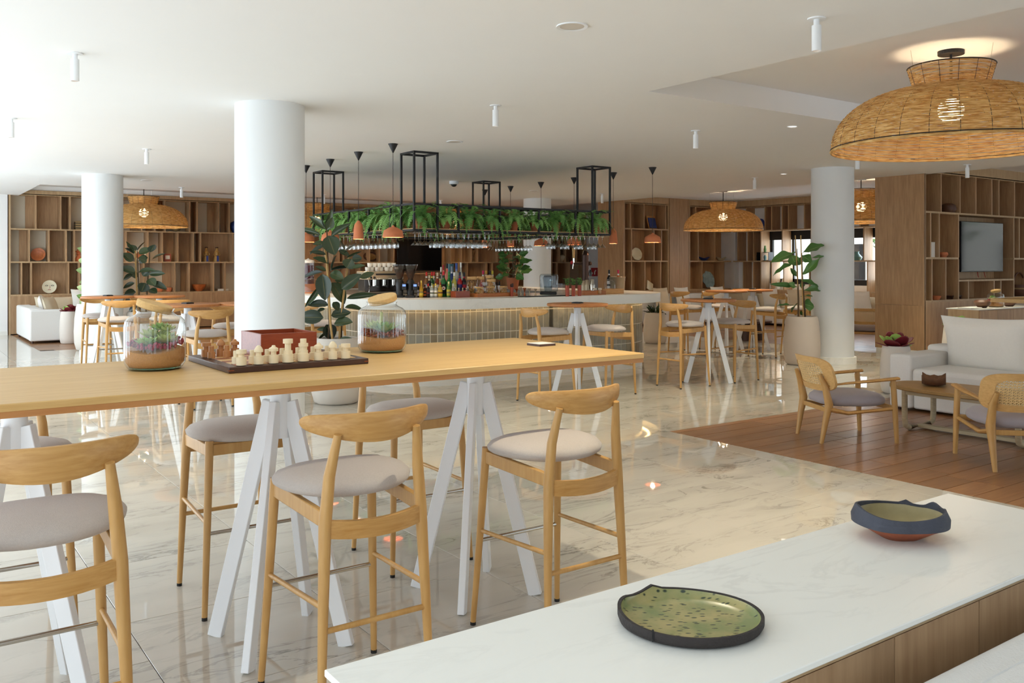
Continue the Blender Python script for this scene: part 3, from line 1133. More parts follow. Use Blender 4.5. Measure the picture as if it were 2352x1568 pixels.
TABLES = [(6.62, 8.02, 'round teak bar table in front of the tiled bar'), (8.83, 8.0, 'round teak bar table beside the rounded bar corner'), (11.94, 10.4, 'round bar table with white stem, back right, nearer the bar'), (12.75, 10.5, 'round bar table back right, nearer the fig tree'),
          (2.605, 13.74, 'leftmost round bar table in front of the left column'), (3.27, 13.58, 'round bar table just right of the left column'), (2.856, 10.55, 'round bar table behind the left terrarium, nearest of the left group'), (3.55, 10.48, 'round bar table cut off by the big column')]
rt0 = round_table(TABLES[0][2])
for i, (x, y, lb) in enumerate(TABLES):
    o = rt0 if i == 0 else dup(rt0, (x, y, 0), 0, lb)
    o.location = (x, y, 0)
    o['group'] = 'round bar tables'
for (i, lb) in ((0, 'small black menu block on the table before the bar'), (1, 'small black menu block with card on the table by bar corner'), (3, 'small black menu block on the back right table'), (4, 'small black menu block on the leftmost round table'), (6, 'small black menu block on the round table behind terrarium')):
    x, y, _ = TABLES[i]
    t = thing('menu_block', lb, 'menu block', (x, y, 1.103), R(20), group='menu blocks')
    MB().box(-0.05, 0.05, -0.05, 0.05, 0, 0.014).build('base', 'ink', t)
    MB().box(-0.04, 0.04, -0.04, 0.04, 0.014, 0.017).build('card', 'ink', t)

lt = thing('long_bar_table', 'long oak bar table carrying chess board and two terrariums', 'table', (0, 0, 0))
x0, x1, y0, y1 = -0.22, 2.905, 3.03, 4.08
mb = MB()
prof = [(0.02, 1.126), (0.001, 1.126), (0.0, 1.127), (0.0, 1.147), (0.003, 1.15)]
mb.quadgrid(4, len(prof), lambda i, j: ((x0 + prof[j][0], x1 - prof[j][0], x1 - prof[j][0], x0 + prof[j][0])[i], (y0 + prof[j][0], y0 + prof[j][0], y1 - prof[j][0], y1 - prof[j][0])[i], prof[j][1]), cu=True)
mb.f.append((3, 2, 1, 0))
mb.f.append((16, 17, 18, 19))
mb.build('tabletop', 'oak_table', lt)
MB().box(x0 + 0.004, x1 - 0.001, y0 + 0.003, y1 - 0.003, 1.106, 1.1262).build('lower_layer', 'oak_shade', lt)  # lower half of the edge: stain and shade put into a darker oak
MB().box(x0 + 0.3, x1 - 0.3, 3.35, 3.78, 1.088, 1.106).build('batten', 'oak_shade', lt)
for x in (0.37, 1.34, 2.31):
    st = bpy.data.objects.new('trestle', None)
    C.objects.link(st)
    st.parent = lt
    st.location = (x, 3.565, 0)
    splay_base(st, 1.088)
    MB().box(-0.12, 0.12, -0.3, 0.3, 1.076, 1.088).build('mounting_plate', 'white_metal', st)

# right-edge long table
lt2 = thing('long_bar_table', 'oak bar table cut off by the right picture edge near the television', 'table', (0, 0, 0))
MB().box(12.15, 14.6, 5.35, 6.0, 1.05, 1.10).build('tabletop', 'oak_table', lt2, bevel=0.004)
st = bpy.data.objects.new('trestle', None)
C.objects.link(st)
st.parent = lt2
st.location = (13.4, 5.68, 0)
splay_base(st, 1.05)
dup(stool0, (12.95, 5.05, 0), 0, 'bar stool cut off by the right picture edge below the television', 'stools at the round tables')

# low counter in the foreground
ct = thing('sideboard', 'low oak sideboard with white marble top in the right foreground', 'sideboard', (0, 0, 0))
MB().box(0.59, 2.53, 0.92, 1.37, 0.888, 0.90).build('worktop', 'marble_top', ct, bevel=0.002)
MB().box(0.61, 2.51, 0.945, 1.35, 0.866, 0.888).build('top_frame', 'shelf_edge', ct)
MB().box(0.62, 2.50, 0.965, 1.345, 0.06, 0.866).build('carcass', 'shelf_wood', ct)
for k in range(6):
    a = 0.62 + k * 1.88 / 6
    MB().box(a + 0.002, a + 1.88 / 6 - 0.002, 0.948, 0.965, 0.07, 0.862).build('door', 'shelf_wood', ct)
MB().box(0.66, 2.46, 1.0, 1.31, 0, 0.06).build('plinth', 'ink', ct)

# white sofa in the bottom right corner (only the top of its back is seen)
so = thing('sofa', 'white fabric sofa in the bottom right corner against the sideboard', 'sofa', (0, 0, 0))
MB().box(1.28, 3.3, 0.63, 0.87, 0.12, 0.835).build('back', 'sofa_fabric', so, bevel=0.035, seg=4)
MB().box(1.28, 3.3, -0.2, 0.64, 0.12, 0.44).build('seat', 'sofa_fabric', so, bevel=0.04, seg=3)
MB().tube([(1.34, 0.864, 0.812), (3.24, 0.864, 0.812)], 0.004, 6).build('piping', 'sofa_fabric', so)
MB().tube([(1.34, 0.79, 0.834), (3.24, 0.79, 0.834)], 0.004, 6).build('piping', 'sofa_fabric', so)

for (fx, fy) in ((1.34, 0.8), (3.24, 0.8), (1.34, -0.14), (3.24, -0.14)):
    MB().lathe([(0.025, 0), (0.03, 0.13)], 10, (fx, fy, 0)).build('foot', 'walnut', so)

# sofa on the wooden floor at the right (faces the viewer's left)
so = thing('sofa', 'off-white two seat sofa on the wooden floor beyond the coffee table', 'sofa', (0, 0, 0))
MB().box(8.9, 9.75, 3.3, 5.2, 0.03, 0.30).build('base', 'sofa_fabric', so, bevel=0.02)
MB().box(8.86, 9.6, 3.3, 5.2, 0.28, 0.46).build('seat_cushion', 'sofa_fabric', so, bevel=0.05, seg=4)
MB().box(9.6, 9.9, 3.1, 5.45, 0.03, 0.66).build('back', 'sofa_fabric', so, bevel=0.04, seg=3)
MB().box(8.86, 9.85, 5.2, 5.45, 0.03, 0.60).build('arm', 'sofa_fabric', so, bevel=0.03, seg=3)
MB().box(8.86, 9.85, 3.05, 3.3, 0.03, 0.60).build('arm', 'sofa_fabric', so, bevel=0.03, seg=3)
for k, yy in enumerate((4.72, 3.79)):
    mb = pillow(MB(), 0.93, 0.60, 0.26, 13)
    mb.xform(Matrix.Translation((9.5, yy, 0.71)) @ Matrix.Rotation(R(-14), 4, 'Y') @ Matrix.Rotation(R(90), 4, 'Z') @ Matrix.Rotation(R(90), 4, 'X'))
    c = mb.build('back_cushion', 'cushion_white', so, smooth=180)
    rim = [mb.v[i_] for i_ in range(13)] + [mb.v[12 + 13 * j_] for j_ in range(1, 13)] + [mb.v[12 * 13 + 12 - i_] for i_ in range(1, 13)] + [mb.v[13 * (12 - j_)] for j_ in range(1, 13)]
    MB().tube(rim, 0.005, 6, cap=False).build('piping', 'sofa_fabric', c, smooth=60)

for (fx, fy) in ((8.95, 3.15), (8.95, 5.38), (9.8, 3.15), (9.8, 5.38)):
    MB().lathe([(0.025, 0), (0.03, 0.04)], 10, (fx, fy, 0)).build('foot', 'walnut', so)

# sofa at the far left
so = thing('sofa', 'white slipcovered sofa at the far left in front of the shelving', 'sofa', (0, 0, 0))
MB().box(2.285, 2.55, 19.68, 21.7, 0.05, 0.68).build('back', 'sofa_fabric', so, bevel=0.035, seg=3)
MB().box(2.28, 3.35, 19.45, 19.7, 0.05, 0.66).build('arm', 'sofa_fabric', so, bevel=0.03, seg=3)
MB().box(2.5, 4.9, 21.35, 21.75, 0.05, 0.66).build('back', 'sofa_fabric', so, bevel=0.03, seg=3)
MB().box(2.5, 3.32, 19.7, 21.4, 0.05, 0.42).build('seat', 'sofa_fabric', so, bevel=0.03, seg=3)
MB().box(3.32, 4.85, 20.5, 21.4, 0.05, 0.42).build('seat', 'sofa_fabric', so, bevel=0.03, seg=3)
for (cx, cy) in ((3.0, 21.28), (3.85, 21.28)):
    mb = pillow(MB(), 0.84, 0.46, 0.2)
    mb.xform(Matrix.Translation((cx, cy, 0.63)) @ Matrix.Rotation(R(78), 4, 'X'))
    mb.build('back_cushion', 'cushion_beige', so, smooth=180)


for (fx, fy) in ((2.34, 19.55), (3.28, 19.55), (2.34, 21.65), (4.8, 21.65), (4.8, 20.6)):
    MB().lathe([(0.02, 0), (0.025, 0.055)], 10, (fx, fy, 0)).build('foot', 'walnut', so)


def cushion(x, y, z, w_, yaw, tilt, mat, label):
    mb = pillow(MB(), w_, w_, 0.16)
    mb.xform(Matrix.Rotation(R(yaw), 4, 'Z') @ Matrix.Rotation(R(90 - tilt), 4, 'X'))
    zmin = min(v[2] for v in mb.v)
    o = mb.build('cushion', mat, smooth=180)
    o.location = (x, y, z - zmin)
    return tag(o, label, 'cushion', 'scatter cushions')


cushion(2.72, 21.05, 0.42, 0.5, 80, 15, 'cushion_white', 'white scatter cushion in the far corner of the left sofa')
cushion(2.74, 20.05, 0.42, 0.5, 60, 18, 'cushion_beige', 'beige and white scatter cushion behind the arm of the left sofa')
cushion(3.55, 20.95, 0.42, 0.62, 8, 15, 'cushion_white', 'large pale cushion on the left sofa beside the column')

# benches along the walls at the back right
bn = thing('bench_sofa', 'pale upholstered corner bench below the back right shelving', 'sofa', (0, 0, 0))
MB().box(15.4, 18.3, 15.75, 16.6, 0.05, 0.42).build('seat', 'sofa_fabric', bn, bevel=0.04, seg=3)
MB().box(15.4, 18.3, 16.38, 16.66, 0.4, 0.78).build('back', 'sofa_fabric', bn, bevel=0.04, seg=3)
MB().box(18.3, 19.3, 10.6, 16.6, 0.05, 0.42).build('seat', 'sofa_fabric', bn, bevel=0.04, seg=3)
MB().box(19.05, 19.36, 10.6, 16.6, 0.4, 0.76).build('back', 'cushion_beige', bn, bevel=0.04, seg=3)
for (fx, fy) in ((15.5, 15.85), (15.5, 16.5), (18.2, 15.85), (18.4, 10.7), (19.2, 10.7), (19.2, 16.5)):
    MB().lathe([(0.025, 0), (0.03, 0.055)], 10, (fx, fy, 0)).build('foot', 'walnut', bn)
for (px, X, lb, mt) in ((1722, 18.9, 'grey beige cushion on the back bench behind the round table stems', 'cushion_beige'), (1770, 18.9, 'pale cushion on the back bench between two bar stools', 'cushion_white'), (1830, 18.9, 'pale cushion on the back bench behind the fig tree', 'cushion_beige'), (1978, 18.9, 'pale cushion on the back bench seen right of the column', 'cushion_white')):
    cushion(X, atX(px, X), 0.42, 0.52, 90, 16, mt, lb)
for (px, lb, mt) in ((1520, 'beige cushion on the bench next to the bar end', 'cushion_beige'), (1568, 'large pale cushion on the bench right of the bar', 'cushion_white'), (1650, 'white cushion on the bench below the shell shaped glass plate', 'cushion_white')):
    cushion(atY(px, 16.2), 16.2, 0.42, 0.55, 4, 14, mt, lb)
o = thing('low_table', 'dark low table in front of the back right bench', 'table', (*on(1725, 18.2), 0))
MB().lathe([(0.42, 0.36), (0.42, 0.40)], 28).build('tabletop', 'walnut', o)
MB().lathe([(0.24, 0), (0.2, 0.36)], 20).build('base', 'walnut', o)


# ------------------------------------------------------------------ lounge chairs
def lounge_chair(label, loc, rz):
    """front = +y; rear legs run up into the curved cane backrest"""
    t = thing('lounge_chair', label, 'armchair', loc, rz, 'cane backed lounge chairs')
    for s in (-1, 1):
        MB().tube([(s * 0.305, 0.33, 0.0), (s * 0.30, 0.315, 0.30), (s * 0.295, 0.30, 0.555)], [0.018, 0.025, 0.024], 12).build('leg', 'beech', t, smooth=60)
        MB().tube([(s * 0.225, -0.33, 0.0), (s * 0.232, -0.29, 0.22), (s * 0.236, -0.265, 0.34), (s * 0.232, -0.30, 0.5), (s * 0.215, -0.345, 0.60)], [0.017, 0.028, 0.036, 0.028, 0.018], 12).build('leg', 'beech', t, smooth=60)
        MB().tube([(s * 0.236, -0.27, 0.30), (s * 0.255, -0.1, 0.265), (s * 0.29, 0.31, 0.30)], [0.032, 0.025, 0.021], 8, flat=0.7).build('side_rail', 'beech', t, smooth=60)
        MB().tube([(s * 0.232, -0.3, 0.50), (s * 0.27, -0.15, 0.525), (s * 0.30, 0.1, 0.548), (s * 0.30, 0.345, 0.565)], [0.016, 0.022, 0.034, 0.036], 10, flat=0.42).build('armrest', 'beech', t, smooth=60)
    MB().bar((-0.29, 0.305, 0.305), (0.29, 0.305, 0.305), 0.022, 0.045).build('front_rail', 'beech', t, bevel=0.004)
    MB().bar((-0.235, -0.27, 0.29), (0.235, -0.27, 0.29), 0.022, 0.04).build('rear_rail', 'beech', t, bevel=0.004)
    # seat pad
    n = 32
    prof = [(0.0, 0.435), (0.55, 0.43), (0.85, 0.413), (0.97, 0.385), (1.0, 0.36), (0.97, 0.335), (0.85, 0.318), (0.0, 0.315)]
    mb = MB()

    def so_(i, j):
        a = 2 * PI * i / n
        c, s_ = math.cos(a), math.sin(a)
        wd = 0.285 - 0.03 * (s_ < 0)
        return (math.copysign(abs(c) ** 0.6, c) * wd * prof[j][0], math.copysign(abs(s_) ** 0.6, s_) * 0.30 * prof[j][0] + 0.02, prof[j][1])
    mb.quadgrid(n, len(prof), so_, cu=True)
    mb.f = [tuple(reversed(q)) for q in mb.f]
    mb.build('seat', 'chair_fabric', t, smooth=180)
    # back frame: rounded rectangle ring, curved in plan; the cane panel fills it

    def bp(u, v, off=0.0):
        x = u * 0.31
        return (x, -0.355 + 0.10 * u * u - 0.09 * (v - 0.5) + off, 0.45 + v * 0.30)

    def rr(a, m):
        c, s_ = math.cos(a), math.sin(a)
        return math.copysign(abs(c) ** 0.45, c) * m[0], 0.5 + 0.5 * math.copysign(abs(s_) ** 0.5, s_) * m[1]
    n = 48
    mb = MB()
    ring = [((1, 1), 0.011), ((1, 1), -0.011), ((0.72, 0.66), -0.011), ((0.72, 0.66), 0.011)]
    mb.quadgrid(n, 4, lambda i, j: bp(*rr(2 * PI * i / n, ring[j][0]), ring[j][1]), cu=True, cv=True)
    mb.build('back_frame', 'oak', t, smooth=40)
    mb = MB()
    N = 17
    for k in range(N):
        u = -0.70 + 1.40 * k / (N - 1)
        mb.tube([bp(u, v) for v in (0.17, 0.34, 0.5, 0.66, 0.83)], 0.0042, 4, cap=False)
    for k in range(10):
        v = 0.18 + 0.64 * k / 9
        mb.tube([bp(-0.72 + 1.44 * q / 8, v, 0.002) for q in range(9)], 0.0042, 4, cap=False)
    for k in range(-9, 16):
        a = [(-0.70 + (k + q) * 1.4 / 16, 0.18 + 0.64 * q / 9) for q in range(10)]
        a = [p for p in a if -0.71 < p[0] < 0.71]
        if len(a) > 1:
            mb.tube([bp(p[0], p[1], -0.002) for p in a], 0.003, 4, cap=False)
    mb.build('cane_panel', 'cane_web', t)
    return t


plain('cane_web', S(226, 196, 142), 0.6, var=0.1)
lounge_chair('cane backed lounge chair with grey seat at the left edge of wooden floor', (7.05, 4.78, 0), R(-90 - 27))
lounge_chair('cane backed lounge chair cut off by the right picture edge, back to us', (7.2, 3.4, 0), R(-45 + 0))
lounge_chair('cane backed lounge chair far behind, seen between column and wooden panel', (*on(1990, 16.5), 0), R(-60))

cf = thing('coffee_table', 'oval washed oak coffee table in front of the right sofa', 'coffee table', (8.05, 4.13, 0))
n = 48
pl = [(0.36 * math.copysign(abs(math.cos(2 * PI * i / n)) ** 0.8, math.cos(2 * PI * i / n)), 0.76 * math.copysign(abs(math.sin(2 * PI * i / n)) ** 0.8, math.sin(2 * PI * i / n))) for i in range(n)]
wood('washed_oak', S(178, 158, 122), S(206, 190, 158), (20, 2.2, 20), 0.5)
wood('washed_top', S(150, 116, 66), S(178, 144, 92), (20, 2.2, 20), 0.45)
MB().prism(pl, 0.385, 0.42).build('tabletop', 'washed_top', cf, bevel=0.008)
for s in (-1, 1):
    pts = [(-0.25, s * 0.51, 0.385), (-0.25, s * 0.51, 0.12), (-0.235, s * 0.51, 0.05), (-0.17, s * 0.51, 0.026), (0.17, s * 0.51, 0.026), (0.235, s * 0.51, 0.05), (0.25, s * 0.51, 0.12), (0.25, s * 0.51, 0.385)]
    MB().tube(pts, 0.026, 10).build('leg_hoop', 'washed_oak', cf, smooth=60)
MB().bar((0, -0.51, 0.028), (0, 0.51, 0.028), 0.07, 0.035).build('floor_bar', 'washed_oak', cf, bevel=0.004)
MB().bar((-0.25, -0.5, 0.365), (-0.25, 0.5, 0.365), 0.03, 0.04).build('apron', 'washed_oak', cf)
MB().bar((0.25, -0.5, 0.365), (0.25, 0.5, 0.365), 0.03, 0.04).build('apron', 'washed_oak', cf)

# console and its things at the far right
cs = thing('sideboard', 'oak sideboard with thin pale top in front of the television shelving', 'sideboard', (0, 0, 0))
MB().box(13.05, 15.6, 6.6, 7.1, 0.885, 0.90).build('worktop', 'marble_top', cs)
MB().box(13.07, 15.58, 6.62, 7.08, 0.08, 0.885).build('carcass', 'shelf_edge', cs)
for k in range(5):
    MB().box(13.08 + k * 0.5, 13.575 + k * 0.5, 6.605, 6.62, 0.09, 0.87).build('door', 'shelf_wood', cs)


# ------------------------------------------------------------------ wicker lamps
def make_lamp(label):
    t = thing('wicker_lamp', label, 'lamp', group='wicker dome lamps')
    prof = []
    for k in range(60):
        a = PI / 2 * k / 59
        prof.append((0.27 + 0.65 * math.sin(a), 0.475 * math.cos(a) ** 0.92))
    # resample by arc length
    def resample(pr, step):
        out, acc = [pr[0]], 0.0
        for (p, q) in zip(pr, pr[1:]):
            dl = math.hypot(q[0] - p[0], q[1] - p[1])
            acc += dl
            while acc >= step:
                acc -= step
                f = 1 - acc / dl if dl else 0
                out.append((p[0] + (q[0] - p[0]) * f, p[1] + (q[1] - p[1]) * f))
        return out
    bell = resample(prof, 0.0116)
    neck = resample([(0.272, 0.47), (0.325, 0.655)], 0.0118)
    NS = 112

    def weave(rings):
        mb = MB()
        for q, (r, z) in enumerate(rings):
            nx = rings[min(q + 1, len(rings) - 1)]
            pv = rings[max(q - 1, 0)]
            tx, tz = nx[0] - pv[0], nx[1] - pv[1]
            L = math.hypot(tx, tz) or 1
            tx, tz = tx / L, tz / L
            ox, oz = tz, -tx
            hh = 0.0047 + 0.0012 * math.sin(q * 2.7)

            def fn(i, j, r=r, z=z, q=q, tx=tx, tz=tz, ox=ox, oz=oz, hh=hh):
                a = 2 * PI * i / NS
                wv = 0.0035 * math.sin(28 * a + PI * q) + 0.0012 * math.sin(5 * a + q * 1.9)
                e = ((-hh, -0.0018), (hh, -0.0018), (hh, 0.0018), (-hh, 0.0018))[j]
                sl = 0.0016 * math.sin(3 * a + q * 2.3)
                rr_ = r + tx * (e[0] + sl) + ox * (e[1] + wv)
                return (rr_ * math.cos(a), rr_ * math.sin(a), z + tz * (e[0] + sl) + oz * (e[1] + wv))
            mb.quadgrid(NS, 4, fn, cu=True, cv=True)
        return mb
    weave(bell).build('shade', 'wicker', t)
    weave(neck).build('neck', 'wicker', t)
    rib = MB().tube([(r * 1.003, 0, z) for (r, z) in prof[::6] + [prof[-1]]], 0.0021, 4, cap=False).mesh('rib_wire', 'black_metal')
    for k in range(28):
        link('rib_wire', rib, t, None, (0, 0, 2 * PI * (k + 0.5) / 28))
    rib = MB().tube([(0.275, 0, 0.47), (0.328, 0, 0.655)], 0.0021, 4, cap=False).mesh('rib_wire', 'black_metal')
    for k in range(14):
        link('rib_wire', rib, t, None, (0, 0, 2 * PI * (k + 0.5) / 14))
    ringp = lambda r, z: [(r * math.cos(2 * PI * i / 64), r * math.sin(2 * PI * i / 64), z) for i in range(65)]
    MB().tube(ringp(0.921, -0.004), 0.011, 6, cap=False).build('rim', 'wicker', t, smooth=60)
    MB().tube(ringp(0.925, 0.012), 0.004, 5, cap=False).build('rim_wire', 'black_metal', t, smooth=60)
    MB().tube(ringp(0.328, 0.657), 0.005, 5, cap=False).build('neck_wire', 'black_metal', t, smooth=60)
    MB().ball((0, 0, 0.3), 0.10, 20, 14).build('bulb', 'bulb', t, smooth=180)
    MB().tube([(0, 0, 0.4), (0, 0, 0.67)], 0.012, 8).build('stem', 'black_metal', t)
    return t


def lamp_light(t, power, zl=0.3, col=(1.0, 0.75, 0.48)):
    l = bpy.data.lights.new('lamp_light', 'POINT')
    l.energy, l.color, l.shadow_soft_size = power, col, 0.105
    o = bpy.data.objects.new('lamp_light', l)
    C.objects.link(o)
    o.parent = t
    o.location = (0, 0, zl)
    return o


LAMPS = [(7.08, 3.81, 2.515, 'huge wicker dome lamp at the upper right', 150), (16.23, 14.24, 2.37, 'wicker dome lamp in front of the dark back right shelving', 290), (4.64, 20.62, 2.39, 'wicker dome lamp right of the left column', 290),
         (8.75, 20.75, 2.40, 'wicker dome lamp behind the left end of hanging fern rack', 290), (16.2, 10.58, 2.42, 'wicker lamp in the gap between column and wooden panel', 290), (12.8, 20.7, 2.40, 'wicker dome lamp behind the hanging wine glasses', 290)]
lamp0 = make_lamp(LAMPS[0][3])
lamps = [lamp0] + [dup(lamp0, (0, 0, 0), 0.3 * i, L[3]) for i, L in enumerate(LAMPS[1:])]
for o, (x, y, z, lb, pw) in zip(lamps, LAMPS):
    o.location = (x, y, z)
    top = CE2 - z
    MB().lathe([(0.1, top - 0.03), (0.1, top - 0.0)], 24).build('ceiling_cap', 'black_metal', o)
    if top > 0.68:
        MB().tube([(0, 0, 0.64), (0, 0, top - 0.02)], 0.01, 8).build('rod', 'black_metal', o)
    for k in range(3):
        a = 2 * PI * k / 3 + 0.5
        MB().tube([(0.32 * math.cos(a), 0.32 * math.sin(a), 0.655), (0.34 * math.cos(a), 0.34 * math.sin(a), top)], 0.0018, 4).build('suspension_wire', 'steel', o)
    lamp_light(o, pw)


# ------------------------------------------------------------------ ceiling fittings
def make_spot(label):
    t = thing('ceiling_spotlight', label, 'spotlight', group='white cylinder ceiling spotlights')
    MB().lathe([(0.055, -0.008), (0.055, 0.0)], 24).build('ceiling_plate', 'white_metal', t)
    MB().lathe([(0.018, -0.045), (0.018, -0.008)], 12).build('stem', 'white_metal', t)
    MB().lathe([(0.024, -0.2), (0.029, -0.202), (0.029, -0.045), (0.0, -0.045)], 24, cap=False).build('housing', 'white_metal', t, smooth=40)
    MB().lathe([(0.0, -0.19), (0.025, -0.19)], 16, cap=False).build('lens', 'spot_lens', t)
    return t


SPOTS = [(1.106, 6.993, 'upper left white spotlight left of the big column'), (4.678, 3.36, 'nearest white spotlight at the upper right beside the ceiling bay'), (4.751, 6.983, 'white spotlight in the upper middle of the ceiling'), (1.06, 10.5, 'white spotlight at the left picture edge'),
         (2.804, 12.3, 'white spotlight above the left column'), (7.513, 6.995, 'white spotlight left of the huge wicker lamp'), (4.777, 18.08, 'white spotlight above the left shelving'), (12.476, 10.23, 'white spotlight above the fig tree left of column'),
         (13.48, 7.0, 'white spotlight above the television shelving'), (11.0, 7.24, 'white spotlight under the rim of the huge wicker lamp'), (12.66, 14.5, 'white spotlight inside the right hanging tower of fern rack'), (7.83, 18.2, 'white spotlight behind the left tower of the fern rack'), (10.82, 18.24, 'white spotlight beyond the tall tower of the fern rack')]
SPOTS.append((2.6, 2.75, 'white spotlight above the near side of the long table, over the picture edge'))
sp0 = make_spot(SPOTS[0][2])
for i, (x, y, lb) in enumerate(SPOTS):
    o = sp0 if i == 0 else dup(sp0, (x, y, CE), 0, lb)
    o.location = (x, y, CE)
    l = bpy.data.lights.new('spot_light', 'SPOT')
    near = y < 3.0
    l.energy, l.color, l.spot_size, l.spot_blend, l.shadow_soft_size = (32 if near else 115), (1.0, 0.89, 0.66), R(130 if near else 84), 0.9, (0.02 if near else 0.03)
    q = bpy.data.objects.new('spot_light', l)
    C.objects.link(q)
    q.parent = o
    q.location = (0, 0, -0.205)


def disc(x, y, label, lit, r=0.10):
    t = thing('recessed_downlight' if lit else 'ceiling_speaker', label, 'downlight' if lit else 'speaker', (x, y, CE))
    MB().lathe([(r * 0.78, -0.004), (r, -0.008), (r, 0)], 32, cap=False).build('trim_ring', 'white_metal', t, smooth=40)
    MB().lathe([(0, -0.003), (r * 0.8, -0.003)], 32, cap=False).build('face' if lit else 'grille', 'downlight_face' if lit else 'planter', t)


plain('grille', S(196, 194, 188), 0.6)
disc(3.562, 4.369, 'round white ceiling speaker near the top of the picture', False)
disc(5.745, 9.346, 'round white ceiling speaker above the fern rack tower', False)
disc(3.86, 16.93, 'round white ceiling speaker right of the left column', False)
disc(10.97, 14.72, 'round white ceiling speaker above the column behind the bar', False)
disc(8.143, 6.158, 'lit recessed downlight left of the huge wicker lamp', True, 0.055)
disc(12.33, 9.5, 'lit recessed downlight above the right column', True, 0.055)
t = thing('security_camera', 'white dome security camera on the ceiling above the bar', 'camera', (8.5, 13.85, CE))
MB().lathe([(0.085, 0), (0.085, -0.05), (0.07, -0.06)][::-1], 24, cap=False).build('housing', 'white_metal', t, smooth=40)
MB().ball((0, 0, -0.06), (0.055, 0.055, 0.045), 16, 10).build('dome', 'black_plastic', t, smooth=180)

# ------------------------------------------------------------------ the bar
BX, BY = 7.495, 12.1


def rsq(half, r, n=16):
    """rounded square outline, counter-clockwise from the middle of the -y side"""
    pts = []
    for (sx, sy, a0) in ((1, -1, -90), (1, 1, 0), (-1, 1, 90), (-1, -1, 180)):
        cx, cy = sx * (half - r), sy * (half - r)
        for k in range(n + 1):
            a = R(a0 + 90 * k / n)
            pts.append((cx + r * math.cos(a), cy + r * math.sin(a)))
    return pts


def ringmesh(o, i, z0, z1):
    n = len(o)
    mb = MB()
    rings = [(o, z0), (o, z1), (i, z1), (i, z0)]
    mb.quadgrid(n, 4, lambda a, j: (rings[j][0][a][0], rings[j][0][a][1], rings[j][1]), cu=True, cv=True)
    return mb


plain('counter_grey', S(128, 122, 112), 0.35)
bar = thing('bar_counter', 'large square bar with rounded corners, white top and glazed tile front', 'bar', (BX, BY, 0))
ringmesh(rsq(2.655, 1.3, 20), rsq(2.02, 0.67, 20), 1.075, 1.12).build('worktop', 'marble_top', bar, smooth=40)
ringmesh(rsq(2.655, 1.3, 20), rsq(2.615, 1.26, 20), 0.99, 1.075).build('fascia', 'marble_top', bar, smooth=40)
plain('tile_grout', S(244, 238, 222), 0.8)
ringmesh(rsq(2.372, 1.02, 20), rsq(2.25, 0.9, 20), 0.1, 1.074).build('carcass', 'tile_grout', bar, smooth=40)
ringmesh(rsq(2.376, 1.02, 20), rsq(2.25, 0.9, 20), 0.0, 0.10).build('plinth', 'marble_top', bar, smooth=40)
ringmesh(rsq(2.02, 0.68, 12), rsq(1.2, 0.2, 12), 1.07, 1.12).build('back_counter', 'counter_grey', bar)
ringmesh(rsq(2.50, 1.16, 24), rsq(2.47, 1.13, 24), 1.055, 1.07).build('led_strip', 'led', bar)


def path_point(s, half, r):
    """point and outward angle at arc length s, from the middle of the -y side going towards +x"""
    st = 2 * (half - r)
    arc = PI / 2 * r
    per = 4 * (st + arc)
    s %= per
    s += st / 2
    k = int(s // (st + arc))
    s -= k * (st + arc)
    k %= 4
    a0 = -PI / 2 + k * PI / 2
    # the side k starts at its beginning; local frame: along tangent
    tx, ty = -math.sin(a0), math.cos(a0)
    nx, ny = math.cos(a0), math.sin(a0)
    if s <= st:
        t_ = s - st / 2
        return nx * half + tx * t_, ny * half + ty * t_, a0
    th = (s - st) / r
    cx, cy = nx * (half - r) + tx * (st / 2), ny * (half - r) + ty * (st / 2)
    a = a0 + th
    return cx + r * math.cos(a), cy + r * math.sin(a), a


HALF, RC = 2.385, 1.03
per = 4 * (2 * (HALF - RC) + PI / 2 * RC)
NT = 188
tw = per / NT
rows4 = [(0.106, 0.378), (0.388, 0.658), (0.668, 0.938), (0.948, 1.07)]
tm = {}
for ri, (z0, z1) in enumerate(rows4):
    h = z1 - z0
    a, g = tw / 2 - 0.005, 0.002
    mb = MB()
    q = [(-a, 0), (a, 0), (a, h), (-a, h)]
    q2 = [(-a + g, g), (a - g, g), (a - g, h - g), (-a + g, h - g)]
    mb.v = [(0, u, v) for u, v in q] + [(0.008, u, v) for u, v in q] + [(0.010, u, v) for u, v in q2]
    mb.f = [(8, 9, 10, 11)] + [(k, (k + 1) % 4, 4 + (k + 1) % 4, 4 + k) for k in range(4)] + [(4 + k, 4 + (k + 1) % 4, 8 + (k + 1) % 4, 8 + k) for k in range(4)]
    tm[ri] = mb.mesh('tile', 'bar_tile')
cols, rest = [], []
for k in range(NT):
    x, y, a = path_point((k + 0.5) * tw, HALF - 0.017, RC - 0.017)
    wx, wy = x + BX, y + BY
    facing = -(wx * math.cos(a) + wy * math.sin(a)) / math.hypot(wx, wy)
    u, v = topix(wx, wy, 0.5)
    (cols if facing > 0.02 and u > 640 else rest).append((k, x, y, a))
cols = sorted(cols, key=lambda c: -c[0])[:75] if len(cols) > 75 else cols
kept = {c[0] for c in cols}
for (k, x, y, a) in cols:
    for ri, (z0, z1) in enumerate(rows4):
        link('tile', tm[ri], bar, (x, y, z0), (0, 0, a))
mb = MB()
for k in range(NT):
    if k in kept:
        continue
    x, y, a = path_point((k + 0.5) * tw, HALF - 0.017, RC - 0.017)
    for ri, (z0, z1) in enumerate(rows4):
        st_ = len(mb.v)
        mb.box(0, 0.01, -tw / 2 + 0.005, tw / 2 - 0.005, z0, z1)
        mb.xform(Matrix.Translation((x, y, 0)) @ Matrix.Rotation(a, 4, 'Z'), st_)
o = mb.build('tile', 'bar_tile', bar)
o['kind'] = 'stuff'

